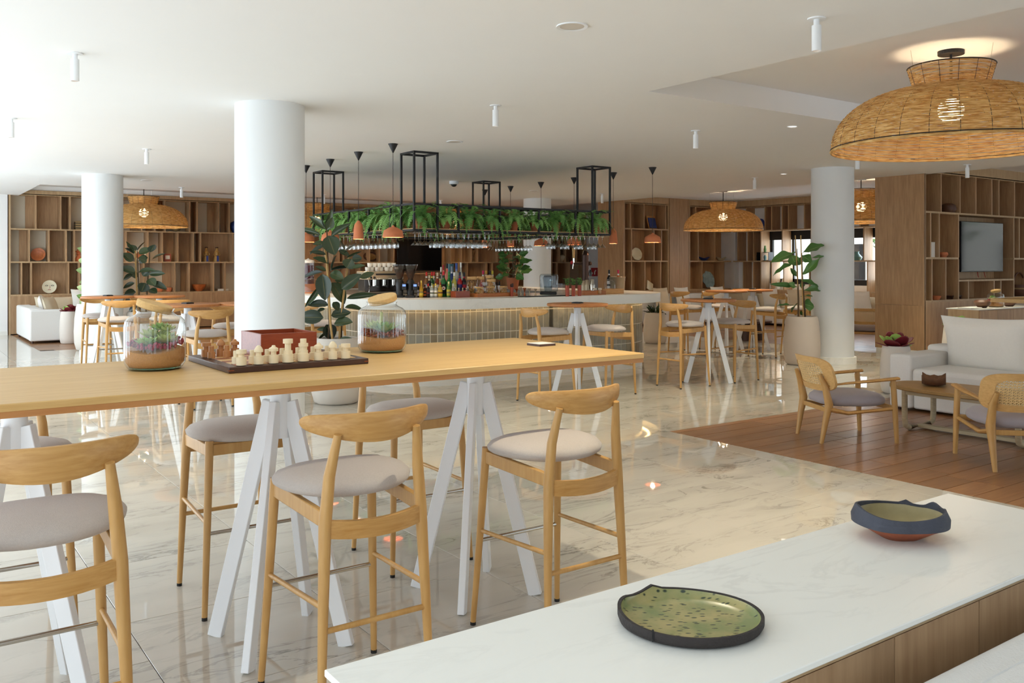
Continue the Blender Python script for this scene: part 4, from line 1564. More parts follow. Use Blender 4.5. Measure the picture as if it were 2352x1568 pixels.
# ------------------------------------------------------------------ hanging fern rack
RX0, RX1, RY0, RY1, RZ0, RZ1, RW = 5.76, 9.24, 10.40, 13.80, 2.02, 2.37, 0.36
rack = thing('hanging_rack', 'black metal rack hung over the bar, full of ferns', 'rack', (0, 0, 0))
B = 0.026


def rail(p, q, nm='rail'):
    MB().bar(p, q, B, B).build(nm, 'black_metal', rack)


for z in (RZ0, RZ1):
    for (a, b, c, d) in ((RX0, RX1, RY0, RY1), (RX0 + RW, RX1 - RW, RY0 + RW, RY1 - RW)):
        rail((a, c, z), (b, c, z))
        rail((b, c, z), (b, d, z))
        rail((b, d, z), (a, d, z))
        rail((a, d, z), (a, c, z))
for k in range(1, 5):
    x = RX0 + (RX1 - RX0) * k / 5
    for y in (RY0, RY1):
        rail((x, y, RZ0), (x, y, RZ1), 'post')
    y = RY0 + (RY1 - RY0) * k / 5
    for x in (RX0, RX1):
        rail((x, y, RZ0), (x, y, RZ1), 'post')
for k in range(6):
    x = RX0 + RW + (RX1 - RX0 - 2 * RW) * k / 5
    for y in (RY0 + RW, RY1 - RW):
        rail((x, y, RZ0), (x, y, RZ1), 'post')
    y = RY0 + RW + (RY1 - RY0 - 2 * RW) * k / 5
    for x in (RX0 + RW, RX1 - RW):
        rail((x, y, RZ0), (x, y, RZ1), 'post')
for (cx, cy) in ((RX0, RY0), (RX1 - RW, RY0), (RX0, RY1 - RW), (RX1 - RW, RY1 - RW)):
    for dx in (0, RW):
        for dy in (0, RW):
            MB().bar((cx + dx, cy + dy, RZ0), (cx + dx, cy + dy, CE), B, B).build('hanger', 'black_metal', rack)
    z = CE - B / 2
    rail((cx, cy, z), (cx + RW, cy, z), 'top_frame')
    rail((cx, cy + RW, z), (cx + RW, cy + RW, z), 'top_frame')
    rail((cx, cy, z), (cx, cy + RW, z), 'top_frame')
    rail((cx + RW, cy, z), (cx + RW, cy + RW, z), 'top_frame')
sz = RZ0 + B / 2
for (a, b, c, d) in ((RX0, RX1, RY0, RY0 + RW), (RX0, RX1, RY1 - RW, RY1), (RX0, RX0 + RW, RY0 + RW, RY1 - RW), (RX1 - RW, RX1, RY0 + RW, RY1 - RW)):
    MB().box(a + 0.012, b - 0.012, c + 0.012, d - 0.012, sz - 0.004, sz + 0.014).build('shelf_board', 'oak', rack)
FZ = sz + 0.0145


def make_fern(seed, label):
    q = random.Random(seed)
    t = thing('potted_fern', label, 'fern')
    MB().lathe([(0.0, 0.0), (0.062, 0.0), (0.085, 0.13), (0.092, 0.13), (0.092, 0.155), (0.08, 0.155), (0.076, 0.13), (0.0, 0.13)], 18, cap=False).build('pot', 'pot_clay', t, smooth=40)
    mb = MB()
    nf = 34
    for k in range(nf):
        a = 2 * PI * k / nf + q.uniform(-0.2, 0.2)
        L = q.uniform(0.28, 0.46)
        rise = q.uniform(0.03, 0.17) if k % 4 else q.uniform(0.18, 0.26)
        drop = q.uniform(0.6, 1.7) if k % 4 else q.uniform(0.1, 0.4)
        base = Vector((0.03 * math.cos(a), 0.03 * math.sin(a), 0.14))
        pts = []
        ns = 15
        for s_ in range(ns + 1):
            f = s_ / ns
            r_ = L * (f if drop < 0.5 else math.sin(min(f * 1.25, 1.5)) / 0.95) * 0.72
            z_ = rise * math.sin(min(1, f * 1.6) * PI / 2) - drop * 0.30 * max(0, f - 0.22) ** 1.5
            pts.append(base + Vector((math.cos(a) * r_, math.sin(a) * r_, z_)))
        for s_ in range(1, ns + 1):
            p, pr = pts[s_], pts[s_ - 1]
            d = (p - pr).normalized()
            side = d.cross(Vector((0, 0, 1)))
            if side.length < 0.1:
                side = Vector((-math.sin(a), math.cos(a), 0))
            side.normalize()
            f = s_ / ns
            wl = 0.066 * math.sin(PI * min(1, 0.12 + 0.9 * f)) ** 0.7 * (1.05 - 0.35 * f) + 0.004
            for sg in (-1, 1):
                b = len(mb.v)
                w2 = (p - pr).length * 0.5
                tip = p + side * sg * wl + d * wl * 0.35 - Vector((0, 0, wl * q.uniform(0.1, 0.4)))
                mb.v += [tuple(p - d * w2), tuple(p + side * sg * wl * 0.55 - d * w2 * 0.6 + d * wl * 0.2), tuple(tip), tuple(p + d * w2)]
                mb.f.append((b, b + 1, b + 2, b + 3))
                mb.uv[len(mb.f) - 1] = [(0.2, 0), (0.3, 0.5), (0.3, 1), (0.2, 0.6)]
    o = mb.build('fronds', 'fern_leaf', t)
    o['kind'] = 'stuff'
    return t


ferns0 = [make_fern(11 + k, 'fern') for k in range(4)]
spots = []
nX = 9
for k in range(nX):
    spots.append((RX0 + 0.18 + (RX1 - RX0 - 0.36) * k / (nX - 1), RY0 + 0.15, 'fern in a clay pot, %s from the left along the front side of hanging rack' % ORD[k]))
for k in range(1, nX):
    spots.append((RX0 + 0.15, RY0 + 0.18 + (RY1 - RY0 - 0.36) * k / (nX - 1), 'fern in clay pot, %s back from the near corner on the left rack side' % ORD[k]))
for k in range(1, nX):
    spots.append((RX1 - 0.18, RY0 + 0.18 + (RY1 - RY0 - 0.36) * k / (nX - 1), 'fern in a clay pot, %s back along the right side of the rack' % ORD[k]))
for k in range(1, nX - 1, 2):
    spots.append((RX0 + 0.18 + (RX1 - RX0 - 0.36) * k / (nX - 1), RY1 - 0.18, 'fern in a clay pot, %s along the rear side of the rack' % ORD[k // 2]))
for k, (x, y, lb) in enumerate(spots):
    src = ferns0[k] if k < 4 else ferns0[k % 4]
    o = src if k < 4 else dup(src, (x, y, FZ))
    s_ = rnd.uniform(0.86, 1.02)
    o.location, o.rotation_euler, o.scale = (x, y, FZ), (0, 0, rnd.uniform(0, 6.28)), (s_, s_, s_)
    o['label'], o['group'] = lb, 'potted ferns in the hanging rack'


# ------------------------------------------------------------------ hanging glasses
def glassprof(kind):
    """upside-down stemware, foot at the top"""
    if kind == 0:
        return [(0.034, 0.0), (0.034, -0.002), (0.006, -0.008), (0.0035, -0.02), (0.0035, -0.095), (0.012, -0.105), (0.036, -0.125), (0.042, -0.15), (0.036, -0.2)]
    if kind == 1:
        return [(0.033, 0.0), (0.033, -0.002), (0.006, -0.008), (0.0035, -0.02), (0.0035, -0.105), (0.012, -0.115), (0.055, -0.165), (0.056, -0.168)]
    return [(0.032, 0.0), (0.032, -0.002), (0.006, -0.008), (0.0035, -0.03), (0.007, -0.06), (0.0035, -0.08), (0.014, -0.1), (0.038, -0.13), (0.041, -0.17)]


plain('stem_glass', S(236, 240, 238), 0.04, trans=0.0, var=0.0)
glass('stemware', (0.86, 0.88, 0.88, 1), refl=4.5)
gm = []
for k in range(3):
    gm.append(MB().lathe(glassprof(k), 14, cap=False).mesh('wine_glass', 'stemware', smooth=60))
GZ = RZ0 - 0.035


def glass_rack(x0, y0, x1, y1, n, rowsn, kindf, name_lb, glass_lb):
    t = thing('glass_rack', name_lb, 'glass rack', (x0, y0, GZ))
    dx, dy = x1 - x0, y1 - y0
    L = math.hypot(dx, dy)
    ux, uy = dx / L, dy / L
    for r_ in range(rowsn + 1):
        off = (r_ - 0.5) * 0.105
        MB().tube([(-uy * off - ux * 0.05, ux * off - uy * 0.05, 0.006), (-uy * off + dx + ux * 0.05, ux * off + dy + uy * 0.05, 0.006)], 0.004, 6).build('rail', 'steel', t)
    for q in (0.1, 0.9):
        MB().bar((dx * q + uy * 0.1, dy * q - ux * 0.1, 0.012), (dx * q - uy * 0.2, dy * q + ux * 0.2, 0.012), 0.012, 0.004).build('bracket', 'steel', t)
        MB().bar((dx * q, dy * q, 0.01), (dx * q, dy * q, 0.024), 0.012, 0.012).build('bracket', 'steel', t)
    for r_ in range(rowsn):
        for k in range(n):
            f = (k + 0.5) / n
            off = r_ * 0.105
            o = link('wine_glass', gm[kindf(k, r_)], None, (x0 + dx * f - uy * off, y0 + dy * f + ux * off, GZ))
            rl = '' if rowsn == 1 else (' front row' if r_ == 0 else ' rear row')
            tag(o, glass_lb % (ORD[k] + rl), 'wine glass', 'stemware hung from the fern rack')


glass_rack(5.82, 10.46, 7.05, 10.46, 14, 2, lambda k, r_: 1 if k < 3 else (2 if k % 4 == 1 else 0), 'steel glass rack under the front left of fern rack', 'upside-down glass, %s from the left, in front of the television')
glass_rack(8.02, 10.46, 9.18, 10.46, 13, 2, lambda k, r_: 1 if k % 3 != 1 else 0, 'steel glass rack under the front right of fern rack', 'upside-down glass, %s from the left, in the right front rack')
glass_rack(9.05, 13.5, 9.05, 12.2, 13, 1, lambda k, r_: 1 if k < 2 else 0, 'steel glass rack under the right side of fern rack', 'upside-down glass, %s from the back, in the right side rack')
glass_rack(5.9, 13.3, 5.9, 11.1, 15, 1, lambda k, r_: 0, 'steel glass rack under the left side of fern rack', 'upside-down glass, %s from the back, in the left side rack')


# ------------------------------------------------------------------ terracotta pendants
def make_pendant(kind, label):
    t = thing('pendant_lamp', label, 'pendant lamp', group='terracotta pendants around the bar')
    zt = CE - 1.9
    if kind == 'wide':
        pr = [(0.132, 0.0), (0.135, 0.004), (0.118, 0.085), (0.05, 0.125), (0.02, 0.132), (0.016, 0.15), (0.0, 0.15)]
        top = 0.15
    else:
        pr = [(0.071, 0.0), (0.073, 0.004), (0.056, 0.19), (0.05, 0.205), (0.024, 0.235), (0.018, 0.25), (0.0, 0.25)]
        top = 0.25
    inner = [(r * 0.94, z - 0.004 if k else 0.0) for k, (r, z) in enumerate(pr)]
    MB().lathe(inner[::-1] + pr, 32, cap=False).build('shade', 'terracotta', t, smooth=50)
    MB().tube([(0, 0, top - 0.01), (0, 0, zt - 0.08)], 0.0035, 6).build('cord', 'black_metal', t)
    MB().lathe([(0.006, zt - 0.115), (0.062, zt - 0.003), (0.062, zt)], 24).build('ceiling_cone', 'black_metal', t, smooth=40)
    MB().ball((0, 0, 0.05), 0.026, 10, 7).build('bulb', 'bulb', t, smooth=180)
    return t


PEND = [(5.22, 9.97, 'wide', 'wide terracotta pendant left of the fern rack near corner'), (5.22, 10.97, 'tall', 'tall terracotta pendant above the espresso machine'), (5.25, 11.97, 'wide', 'wide terracotta pendant behind the top of the rubber plant'), (5.28, 12.95, 'wide', 'terracotta pendant just right of the big column'),
        (9.82, 10.05, 'wide', 'wide terracotta pendant hanging by itself right of the fern rack'), (9.85, 11.0, 'tall', 'tall terracotta pendant at the right end of the fern rack'), (9.87, 12.05, 'wide', 'wide terracotta pendant behind the right rack glasses'),
        (9.92, 13.08, 'wide', 'wide terracotta pendant in front of the white column behind bar'), (9.95, 14.1, 'tall', 'tall terracotta pendant left of the white column behind bar'), (10.0, 15.08, 'tall', 'tall terracotta pendant furthest back, behind the side rack glasses')]
src = {}
for (x, y, kd, lb) in PEND:
    if kd not in src:
        src[kd] = o = make_pendant(kd, lb)
    else:
        o = dup(src[kd], (x, y, 1.9), 0, lb)
    o.location = (x, y, 1.9)
for (x, y, kd, lb), o in zip(PEND, [ob_ for ob_ in C.objects if ob_.name.startswith('pendant_lamp')]):
    l = lamp_light(o, 14, 0.03)
    l.data.shadow_soft_size = 0.03

# ------------------------------------------------------------------ things on the bar
TOP = 1.12
bcol = {}


def bmat(rgb, rough=0.08, tr=0.35):
    k = tuple(rgb) + (rough, tr)
    if k not in bcol:
        nm = 'bottle_%d_%d_%d_%d' % (*rgb, int(tr * 10))
        plain(nm, S(*rgb), rough, var=0.03, trans=tr, ior=1.3)
        bcol[k] = nm
    return bcol[k]


def bottle(px, d, h, r, glass_c, label_c, cap_c, name_lb, shape=0, dot=False, tr=0.35, z=TOP, xy=None, cat='bottle', group='bottles on the bar'):
    x, y = xy or on(px, d)
    t = thing('bottle', name_lb, cat, (x, y, z), math.atan2(y, x) + PI, group)
    sh = {0: [(0.0, 0), (r, 0.003), (r, h * 0.58), (r * 0.92, h * 0.64), (r * 0.4, h * 0.74), (r * 0.34, h * 0.9), (r * 0.38, h * 0.91)],
          1: [(0.0, 0), (r, 0.003), (r * 1.04, h * 0.4), (r, h * 0.55), (r * 0.55, h * 0.66), (r * 0.3, h * 0.8), (r * 0.3, h * 0.92)],
          2: [(0.0, 0), (r, 0.003), (r, h * 0.66), (r * 0.45, h * 0.72), (r * 0.36, h * 0.78), (r * 0.36, h * 0.88)]}[shape]
    MB().lathe(sh, 18, cap=False).build('body', bmat(glass_c, tr=tr), t, smooth=50)
    ct_ = sh[-1]
    MB().lathe([(ct_[0] * 1.08, ct_[1] - h * 0.06), (ct_[0] * 1.1, h), (0, h)], 12, cap=False).build('cap', bmat(cap_c, 0.4, 0.0), t, smooth=40)
    if label_c:
        MB().lathe([(r * 1.015, h * 0.12), (r * 1.035, h * 0.2), (r * 1.035, h * 0.42), (r * 1.01, h * 0.5)], 18, cap=False).build('label', bmat(label_c, 0.6, 0.0), t, smooth=50)
        MB().lathe([(r * 1.045, h * 0.27), (r * 1.047, h * 0.3), (r * 1.045, h * 0.36)], 18, cap=False).build('label_band', bmat(tuple(min(255, int(c * 0.45 + 30)) for c in cap_c) if not dot else label_c, 0.6, 0.0), t, smooth=50)
        MB().lathe([(ct_[0] * 1.15, h * 0.76), (ct_[0] * 1.12, h * 0.82)], 12, cap=False).build('neck_label', bmat(label_c, 0.6, 0.0), t, smooth=50)
    if dot:
        for (rr, mt, off) in ((r * 0.66, 'paper', 0.0), (r * 0.3, 'sign_red', 0.001)):
            mb = MB().lathe([(0, 0), (rr, 0), (rr, 0.001), (0, 0.001)], 18, cap=False)
            mb.xform(Matrix.Translation((r * 1.05 + off, 0, h * 0.34)) @ Matrix.Rotation(R(90), 4, 'Y'))
            mb.build('emblem', mt, t)
    return t


def cpx(cx):          # crop column of the bottle close-up to picture column
    return 940 + cx * 0.11054


BOT = [(190, 11.75, 0.20, 0.014, (40, 28, 24), (226, 206, 208), (206, 170, 180), 'tiny dark bottle with pink label left of the bottle cluster', 0, 0),
       (250, 11.7, 0.225, 0.028, (196, 150, 40), (222, 186, 60), (230, 200, 90), 'squat golden yellow bottle at the left front of cluster', 1, 0),
       (325, 11.75, 0.17, 0.022, (62, 34, 22), (200, 96, 50), (40, 34, 32), 'small brown bottle with orange label in the front row', 0, 0),
       (395, 11.72, 0.185, 0.026, (34, 26, 24), (40, 34, 34), (180, 40, 36), 'small black bottle with dark red label in the front row', 2, 0),
       (470, 11.72, 0.19, 0.026, (210, 216, 206), (236, 236, 228), (120, 140, 90), 'small clear bottle with white label in the front row', 0, 0),
       (548, 11.74, 0.185, 0.026, (214, 216, 204), (236, 232, 220), (226, 190, 70), 'small white label bottle with yellow top in front row', 0, 0),
       (645, 11.74, 0.20, 0.029, (196, 160, 60), (214, 176, 56), (150, 56, 40), 'wide yellow label bottle in the front row', 2, 0),
       (820, 11.76, 0.21, 0.028, (88, 128, 60), (190, 176, 70), (226, 220, 150), 'green bottle with yellow label in the front row', 0, 0),
       (912, 11.78, 0.185, 0.024, (216, 220, 212), None, (200, 206, 204), 'small clear bottle beside the wooden crate', 2, 0),
       (358, 12.05, 0.335, 0.030, (170, 120, 72), (232, 228, 226), (206, 60, 50), 'tall amber bottle with white label and red cap at the left', 0, 0),
       (415, 12.0, 0.29, 0.030, (30, 30, 36), (222, 206, 170), (226, 214, 178), 'dark bottle with cream top at the left of the cluster', 0, 0),
       (470, 12.05, 0.335, 0.032, (36, 92, 46), (226, 206, 90), (196, 40, 40), 'green bottle with red cap and yellow label', 0, 0),
       (515, 12.15, 0.335, 0.029, (206, 210, 200), (232, 232, 226), (190, 44, 46), 'clear bottle with red cap and white label', 0, 0),
       (585, 12.1, 0.325, 0.032, (150, 66, 40), (236, 226, 216), (220, 206, 180), 'red brown bottle with white label and pale cork', 0, 0),
       (640, 12.1, 0.29, 0.028, (210, 200, 160), (226, 196, 96), (60, 50, 44), 'clear bottle with yellow label behind the front row', 0, 0),
       (715, 11.95, 0.345, 0.036, (40, 110, 50), (28, 28, 28), (190, 40, 52), 'green vermouth bottle with black label, white disc and red dot', 0, 1),
       (825, 11.95, 0.34, 0.036, (34, 112, 52), (42, 120, 58), (52, 130, 66), 'green vermouth bottle with green label, white disc and red dot', 0, 1),
       (935, 11.98, 0.33, 0.034, (206, 196, 92), (196, 190, 130), (226, 226, 220), 'pale yellow vermouth bottle with round white emblem', 0, 1),
       (1050, 12.0, 0.335, 0.034, (176, 34, 32), (46, 44, 96), (34, 40, 70), 'red aperitif bottle with dark blue label', 0, 0),
       (1140, 12.02, 0.33, 0.033, (36, 26, 28), (150, 34, 44), (26, 24, 26), 'black bottle with red label at the right of cluster', 0, 0),
       (660, 12.4, 0.40, 0.028, (214, 214, 208), (40, 40, 42), (210, 206, 200), 'white and black bottle in the raised back row', 0, 0),
       (712, 12.45, 0.43, 0.028, (190, 60, 62), (226, 170, 160), (160, 30, 40), 'red capped bottle in the raised back row', 0, 0),
       (785, 12.4, 0.45, 0.036, (222, 150, 130), (216, 110, 92), (30, 30, 32), 'pink bottle with tall dark cap in the back row', 0, 0),
       (882, 12.4, 0.41, 0.034, (54, 74, 130), (206, 210, 226), (128, 140, 160), 'blue gin bottle in the back row', 2, 0),
       (980, 12.42, 0.455, 0.042, (216, 218, 206), (110, 130, 180), (56, 84, 160), 'broad clear bottle with blue cap in the back row', 2, 0),
       (1072, 12.42, 0.465, 0.033, (226, 226, 210), None, (214, 216, 210), 'tallest frosted bottle in the back row', 0, 0)]
for (cx, d, h, r, g, lc, cc, lb, shp, dot) in BOT:
    bottle(cpx(cx), d, h, r, g, lc, cc, lb, shp, dot, tr=0.45 if sum(g) > 520 else 0.25)
x, y = on(cpx(862), 12.7)
tag(MB().lathe([(0.0, 0), (0.042, 0), (0.042, 0.42), (0.046, 0.42), (0.046, 0.445), (0, 0.445)], 24, cap=False).build('gift_tube', bmat((60, 100, 110), 0.5, 0.0), smooth=40, loc=(x, y, TOP)), 'teal cylindrical bottle box behind the bottles', 'box')
for (cx, gc, cc, lb) in ((1535, (206, 120, 70), (206, 40, 90), 'rose wine bottle with pink capsule behind the jars'), (1600, (170, 130, 90), (206, 160, 60), 'wine bottle with gold capsule behind the jars'), (1672, (30, 26, 28), (24, 22, 26), 'black wine bottle behind the jars'), (1730, (206, 180, 90), (206, 190, 60), 'white wine bottle with yellow capsule behind the jars')):
    bottle(cpx(cx), 13.1, 0.345, 0.036, gc, (226, 220, 214), cc, lb, 0, z=TOP)


def jar(px, d, w_, h, z, fill, name_lb, rim=True):
    x, y = on(px, d)
    t = thing('glass_jar', name_lb, 'jar', (x, y, z), 0, 'jars of dried fruit on the bar')
    r = w_ / 2
    MB().lathe([(0.0, 0.002), (r * 0.8, 0.002), (r, h * 0.25), (r, h * 0.55), (r * 0.82, h * 0.8), (r * 0.8, h * 0.86)], 20, cap=False).build('glass', 'clear_glass', t, smooth=50)
    MB().lathe([(r * 0.86, h * 0.84), (r * 0.9, h * 0.87), (r * 0.9, h * 0.98), (r * 0.86, h), (0, h)], 20, cap=False).build('lid', 'oak', t, smooth=40)
    mb = MB()
    q = random.Random(int(px))
    for k in range(22):
        a, rr_, zz = q.uniform(0, 6.28), q.uniform(0, r * 0.62), q.uniform(0.03, h * 0.7)
        rad = min(r * 0.36, 0.03)
        st_ = len(mb.v)
        mb.tube([(rad * math.cos(2 * PI * i / 10), rad * math.sin(2 * PI * i / 10), 0) for i in range(11)], rad * 0.2, 5, cap=False)
        mb.xform(Matrix.Translation((rr_ * math.cos(a), rr_ * math.sin(a), max(zz, rad * 0.8))) @ Euler((q.uniform(0, 3), q.uniform(0, 3), 0)).to_matrix().to_4x4(), st_)
    o = mb.build('dried_slices', fill, t)
    o['kind'] = 'stuff'


plain('dried_orange', S(206, 156, 84), 0.7, var=0.3)
plain('dried_red', S(196, 66, 48), 0.7, var=0.3)
jar(cpx(1300), 12.15, 0.15, 0.27, TOP, 'dried_orange', 'tall jar of dried orange slices right of the bottles')
jar(cpx(1480), 12.25, 0.115, 0.27, TOP, 'dried_red', 'tall jar of dried red fruit in the middle of the jars')
jar(cpx(1665), 12.5, 0.12, 0.285, TOP, 'dried_orange', 'tallest rear jar of dried fruit')
jar(cpx(1700), 12.2, 0.14, 0.235, TOP, 'dried_orange', 'round jar of dried citrus beside the black straws')

trayd = 11.9


def tray(px0, px1, d0, d1, z, h, mat, lb, nm='serving_tray', dep=0.22):
    p0, p1 = Vector((*on(px0, d0), 0)), Vector((*on(px1, d1), 0))
    L = (p1 - p0).length
    t = thing(nm, lb, 'tray' if nm == 'serving_tray' else 'crate', (p0.x, p0.y, z), math.atan2(p1.y - p0.y, p1.x - p0.x))
    MB().box(0, L, 0, dep, 0, 0.012).build('bottom', mat, t)
    MB().box(0, L, 0, 0.014, 0.012, h).build('side', mat, t, bevel=0.003)
    MB().box(0, L, dep - 0.014, dep, 0.012, h).build('side', mat, t, bevel=0.003)
    MB().box(0, 0.014, 0.014, dep - 0.014, 0.012, h).build('side', mat, t, bevel=0.003)
    MB().box(L - 0.014, L, 0.014, dep - 0.014, 0.012, h).build('side', mat, t, bevel=0.003)


wood('tray_wood', S(170, 98, 50), S(196, 124, 70), (3, 24, 24), 0.4)
wood('tray_pale', S(196, 140, 78), S(216, 166, 104), (3, 24, 24), 0.4)
tray(cpx(1418), cpx(2215), 11.75, 12.25, TOP, 0.05, 'tray_wood', 'long reddish wooden tray below the small jars')
tray(cpx(965), cpx(1262), 11.62, 11.75, TOP, 0.085, 'box_wood', 'dark wooden crate of small bottles right of the cluster', 'wooden_crate', 0.13)
for k, (cx, c2, lb) in enumerate(((1030, (206, 170, 120), 'tiny bitters bottle at the left in the wooden crate'), (1110, (226, 200, 130), 'tiny pale bitters bottle in the middle of the crate'), (1185, (170, 40, 80), 'tiny bitters bottle with crimson label in the crate'))):
    bottle(cpx(cx), 11.78, 0.115, 0.016, (200, 190, 170), c2, (226, 206, 160), lb, 0, z=TOP + 0.0125)
for (cx, lb) in ((1460, 'small squat jar of dried slices at the left end of the tray'), (1695, 'small squat jar of dried slices in the middle of the tray'), (1955, 'small squat jar of dried slices at the right end of the tray')):
    jar(cpx(cx), 11.87 + (cx - 1460) * 0.00063, 0.12, 0.125, TOP + 0.0125, 'dried_orange', lb)


def vase(px, d, r, h, mat, lb, cat, z=TOP, fill=None, nm='tumbler', prof=None, tags='tumblers on the bar'):
    x, y = on(px, d)
    t = thing(nm, lb, cat, (x, y, z), 0, tags)
    pr = prof or [(0.0, 0), (r * 0.88, 0), (r, h), (r * 0.9, h), (r * 0.8, 0.02), (0, 0.02)]
    MB().lathe([(a, b) for a, b in pr], 20, cap=False).build('cup', mat, t, smooth=50)
    if fill:
        fill(t, r, h)
    return t


def straws(t, r, h):
    q = random.Random(5)
    for k in range(9):
        a = q.uniform(0, 6.28)
        MB().tube([(r * 0.3 * math.cos(a), r * 0.3 * math.sin(a), h * 0.3), (r * 0.75 * math.cos(a), r * 0.75 * math.sin(a), h * q.uniform(1.25, 1.45))], 0.004, 5).build('straw', 'black_plastic', t)


def herbs(t, r, h):
    q = random.Random(int(t.location.x * 1000))
    mb = MB()
    for k in range(46):
        a, rr_, zz = q.uniform(0, 6.28), q.uniform(0, r * 1.7), h + q.uniform(0, 0.10)
        rr_ *= 0.5 + (zz - h) * 5
        st_ = len(mb.v)
        mb.v += [(0, -0.011, 0), (0.03, 0, 0.006), (0, 0.011, 0), (-0.012, 0, -0.004)]
        mb.f.append((st_, st_ + 1, st_ + 2, st_ + 3))
        mb.xform(Matrix.Translation((rr_ * math.cos(a), rr_ * math.sin(a), zz)) @ Euler((q.uniform(-0.8, 0.8), q.uniform(-0.8, 0.8), a)).to_matrix().to_4x4(), st_)
    for k in range(6):
        a = q.uniform(0, 6.28)
        mb.tube([(0, 0, h * 0.5), (r * 0.8 * math.cos(a), r * 0.8 * math.sin(a), h + 0.07)], 0.002, 4)
    o = mb.build('herb_sprigs', 'herb', t)
    o['kind'] = 'stuff'


vase(cpx(1845), 12.5, 0.035, 0.14, 'chrome', 'steel cup of black straws behind the tray', 'cup', fill=straws, z=TOP)
vase(1175.5, 12.15, 0.026, 0.125, 'pot_glazed', 'dark red tumbler of grey straws at the right end of tray', 'tumbler', fill=straws, z=TOP)
for (px, lb, f) in ((1303, 'dark red tumbler of rosemary, leftmost of the three', herbs), (1317, 'dark red tumbler of mint, middle of the three', herbs), (1331, 'dark red tumbler of herbs, rightmost of the three', herbs)):
    vase(px, 12.1 + (px - 1303) * 0.006, 0.028, 0.15, 'pot_glazed', lb, 'tumbler', fill=f)
for k, (px, mt, h, lb) in enumerate(((1187, 'copper', 0.1, 'copper jigger nearest the red tumbler'), (1196, 'champagne', 0.12, 'tall brushed jigger, second from the tray'), (1205, 'copper', 0.11, 'copper jigger, third from the tray'), (1216, 'champagne', 0.105, 'brushed jigger, fourth from the tray'), (1230, 'champagne', 0.1, 'brushed jigger standing apart left of the blender'))):
    vase(px, 12.3, 0.02, h, mt, lb, 'jigger', nm='jigger', prof=[(0.018, 0), (0.006, h * 0.4), (0.006, h * 0.46), (0.022, h), (0.02, h), (0.005, h * 0.5), (0, h * 0.5)], tags='jiggers on the bar')
for (px, h, mt, lb) in ((1340, 0.2, 'champagne', 'brushed shaker directly right of the herb tumblers'), (1348, 0.21, 'champagne', 'brushed cocktail shaker, middle of three'), (1360, 0.22, 'steel', 'steel cocktail shaker, right of three')):
    vase(px, 12.9, 0.036, h, mt, lb, 'shaker', nm='cocktail_shaker', prof=[(0, 0), (0.032, 0), (0.04, h * 0.62), (0.034, h * 0.7), (0.03, h * 0.98), (0.026, h), (0, h)], tags='cocktail shakers')
tray(1340, 1392, 12.55, 12.85, TOP, 0.06, 'tray_wood', 'reddish wooden tray below the shakers', dep=0.16)
tray(1384, 1433, 12.9, 13.2, TOP, 0.075, 'tray_pale', 'pale wooden tray below the glass dome', dep=0.24)
# soda siphon, jars, dome and ice bucket
x, y = on(1356, 13.3)
t = thing('soda_siphon', 'glass soda siphon with black head behind the shakers', 'siphon', (x, y, TOP))
MB().lathe([(0, 0), (0.05, 0), (0.055, 0.1), (0.05, 0.22), (0.02, 0.27)], 20, cap=False).build('flask', 'clear_glass', t, smooth=50)
MB().lathe([(0.022, 0.26), (0.026, 0.3), (0.016, 0.35), (0.0, 0.36)], 14, cap=False).build('head', 'black_plastic', t, smooth=50)
MB().bar((0, 0, 0.33), (0.07, 0.03, 0.30), 0.012, 0.012).build('lever', 'black_plastic', t)
for (px, lb) in ((1367, 'small spice jar with steel lid, left of the pair'), (1377, 'small spice jar with steel lid, right of the pair')):
    x, y = on(px, 12.75)
    t = thing('spice_jar', lb, 'jar', (x, y, TOP + 0.0125))
    MB().lathe([(0, 0), (0.03, 0), (0.03, 0.06)], 16, cap=False).build('glass', 'clear_glass', t, smooth=50)
    MB().lathe([(0, 0.002), (0.026, 0.002), (0.026, 0.05), (0, 0.05)], 16, cap=False).build('contents', 'sand', t, smooth=50)
    MB().lathe([(0.031, 0.06), (0.031, 0.085), (0, 0.085)], 16, cap=False).build('lid', 'champagne', t, smooth=40)
x, y = on(1400, 13.15)
t = thing('glass_dome', 'glass cake dome in front of the ice bucket', 'dome', (x, y, TOP + 0.0125))
MB().lathe([(0.085, 0), (0.085, 0.12), (0.07, 0.17), (0.03, 0.2), (0.0, 0.205)], 24, cap=False).build('dome', 'clear_glass', t, smooth=60)
MB().ball((0, 0, 0.215), 0.012, 10, 7).build('knob', 'clear_glass', t, smooth=180)
x, y = on(1418, 13.6)
t = thing('ice_bucket', 'steel ice bucket holding wine bottles at the right bar end', 'bucket', (x, y, TOP))
MB().lathe([(0, 0), (0.095, 0), (0.125, 0.24), (0.13, 0.245), (0.118, 0.24), (0.088, 0.012), (0, 0.012)], 32, cap=False).build('pail', 'champagne', t, smooth=50)
for s in (-1, 1):
    MB().tube([(s * 0.12, 0.02, 0.2), (s * 0.145, 0.02, 0.19), (s * 0.145, -0.02, 0.19), (s * 0.12, -0.02, 0.2)], 0.005, 6).build('handle', 'champagne', t)
for (px, gc, cc, lb) in ((1399, (30, 26, 28), (24, 22, 26), 'black wine bottle standing in the bar ice bucket'), (1420, (216, 130, 70), (196, 30, 70), 'rose wine bottle with red capsule in the ice bucket')):
    bottle(px, 13.62, 0.34, 0.034, gc, (226, 220, 214), cc, lb, 0, z=TOP + 0.0125)
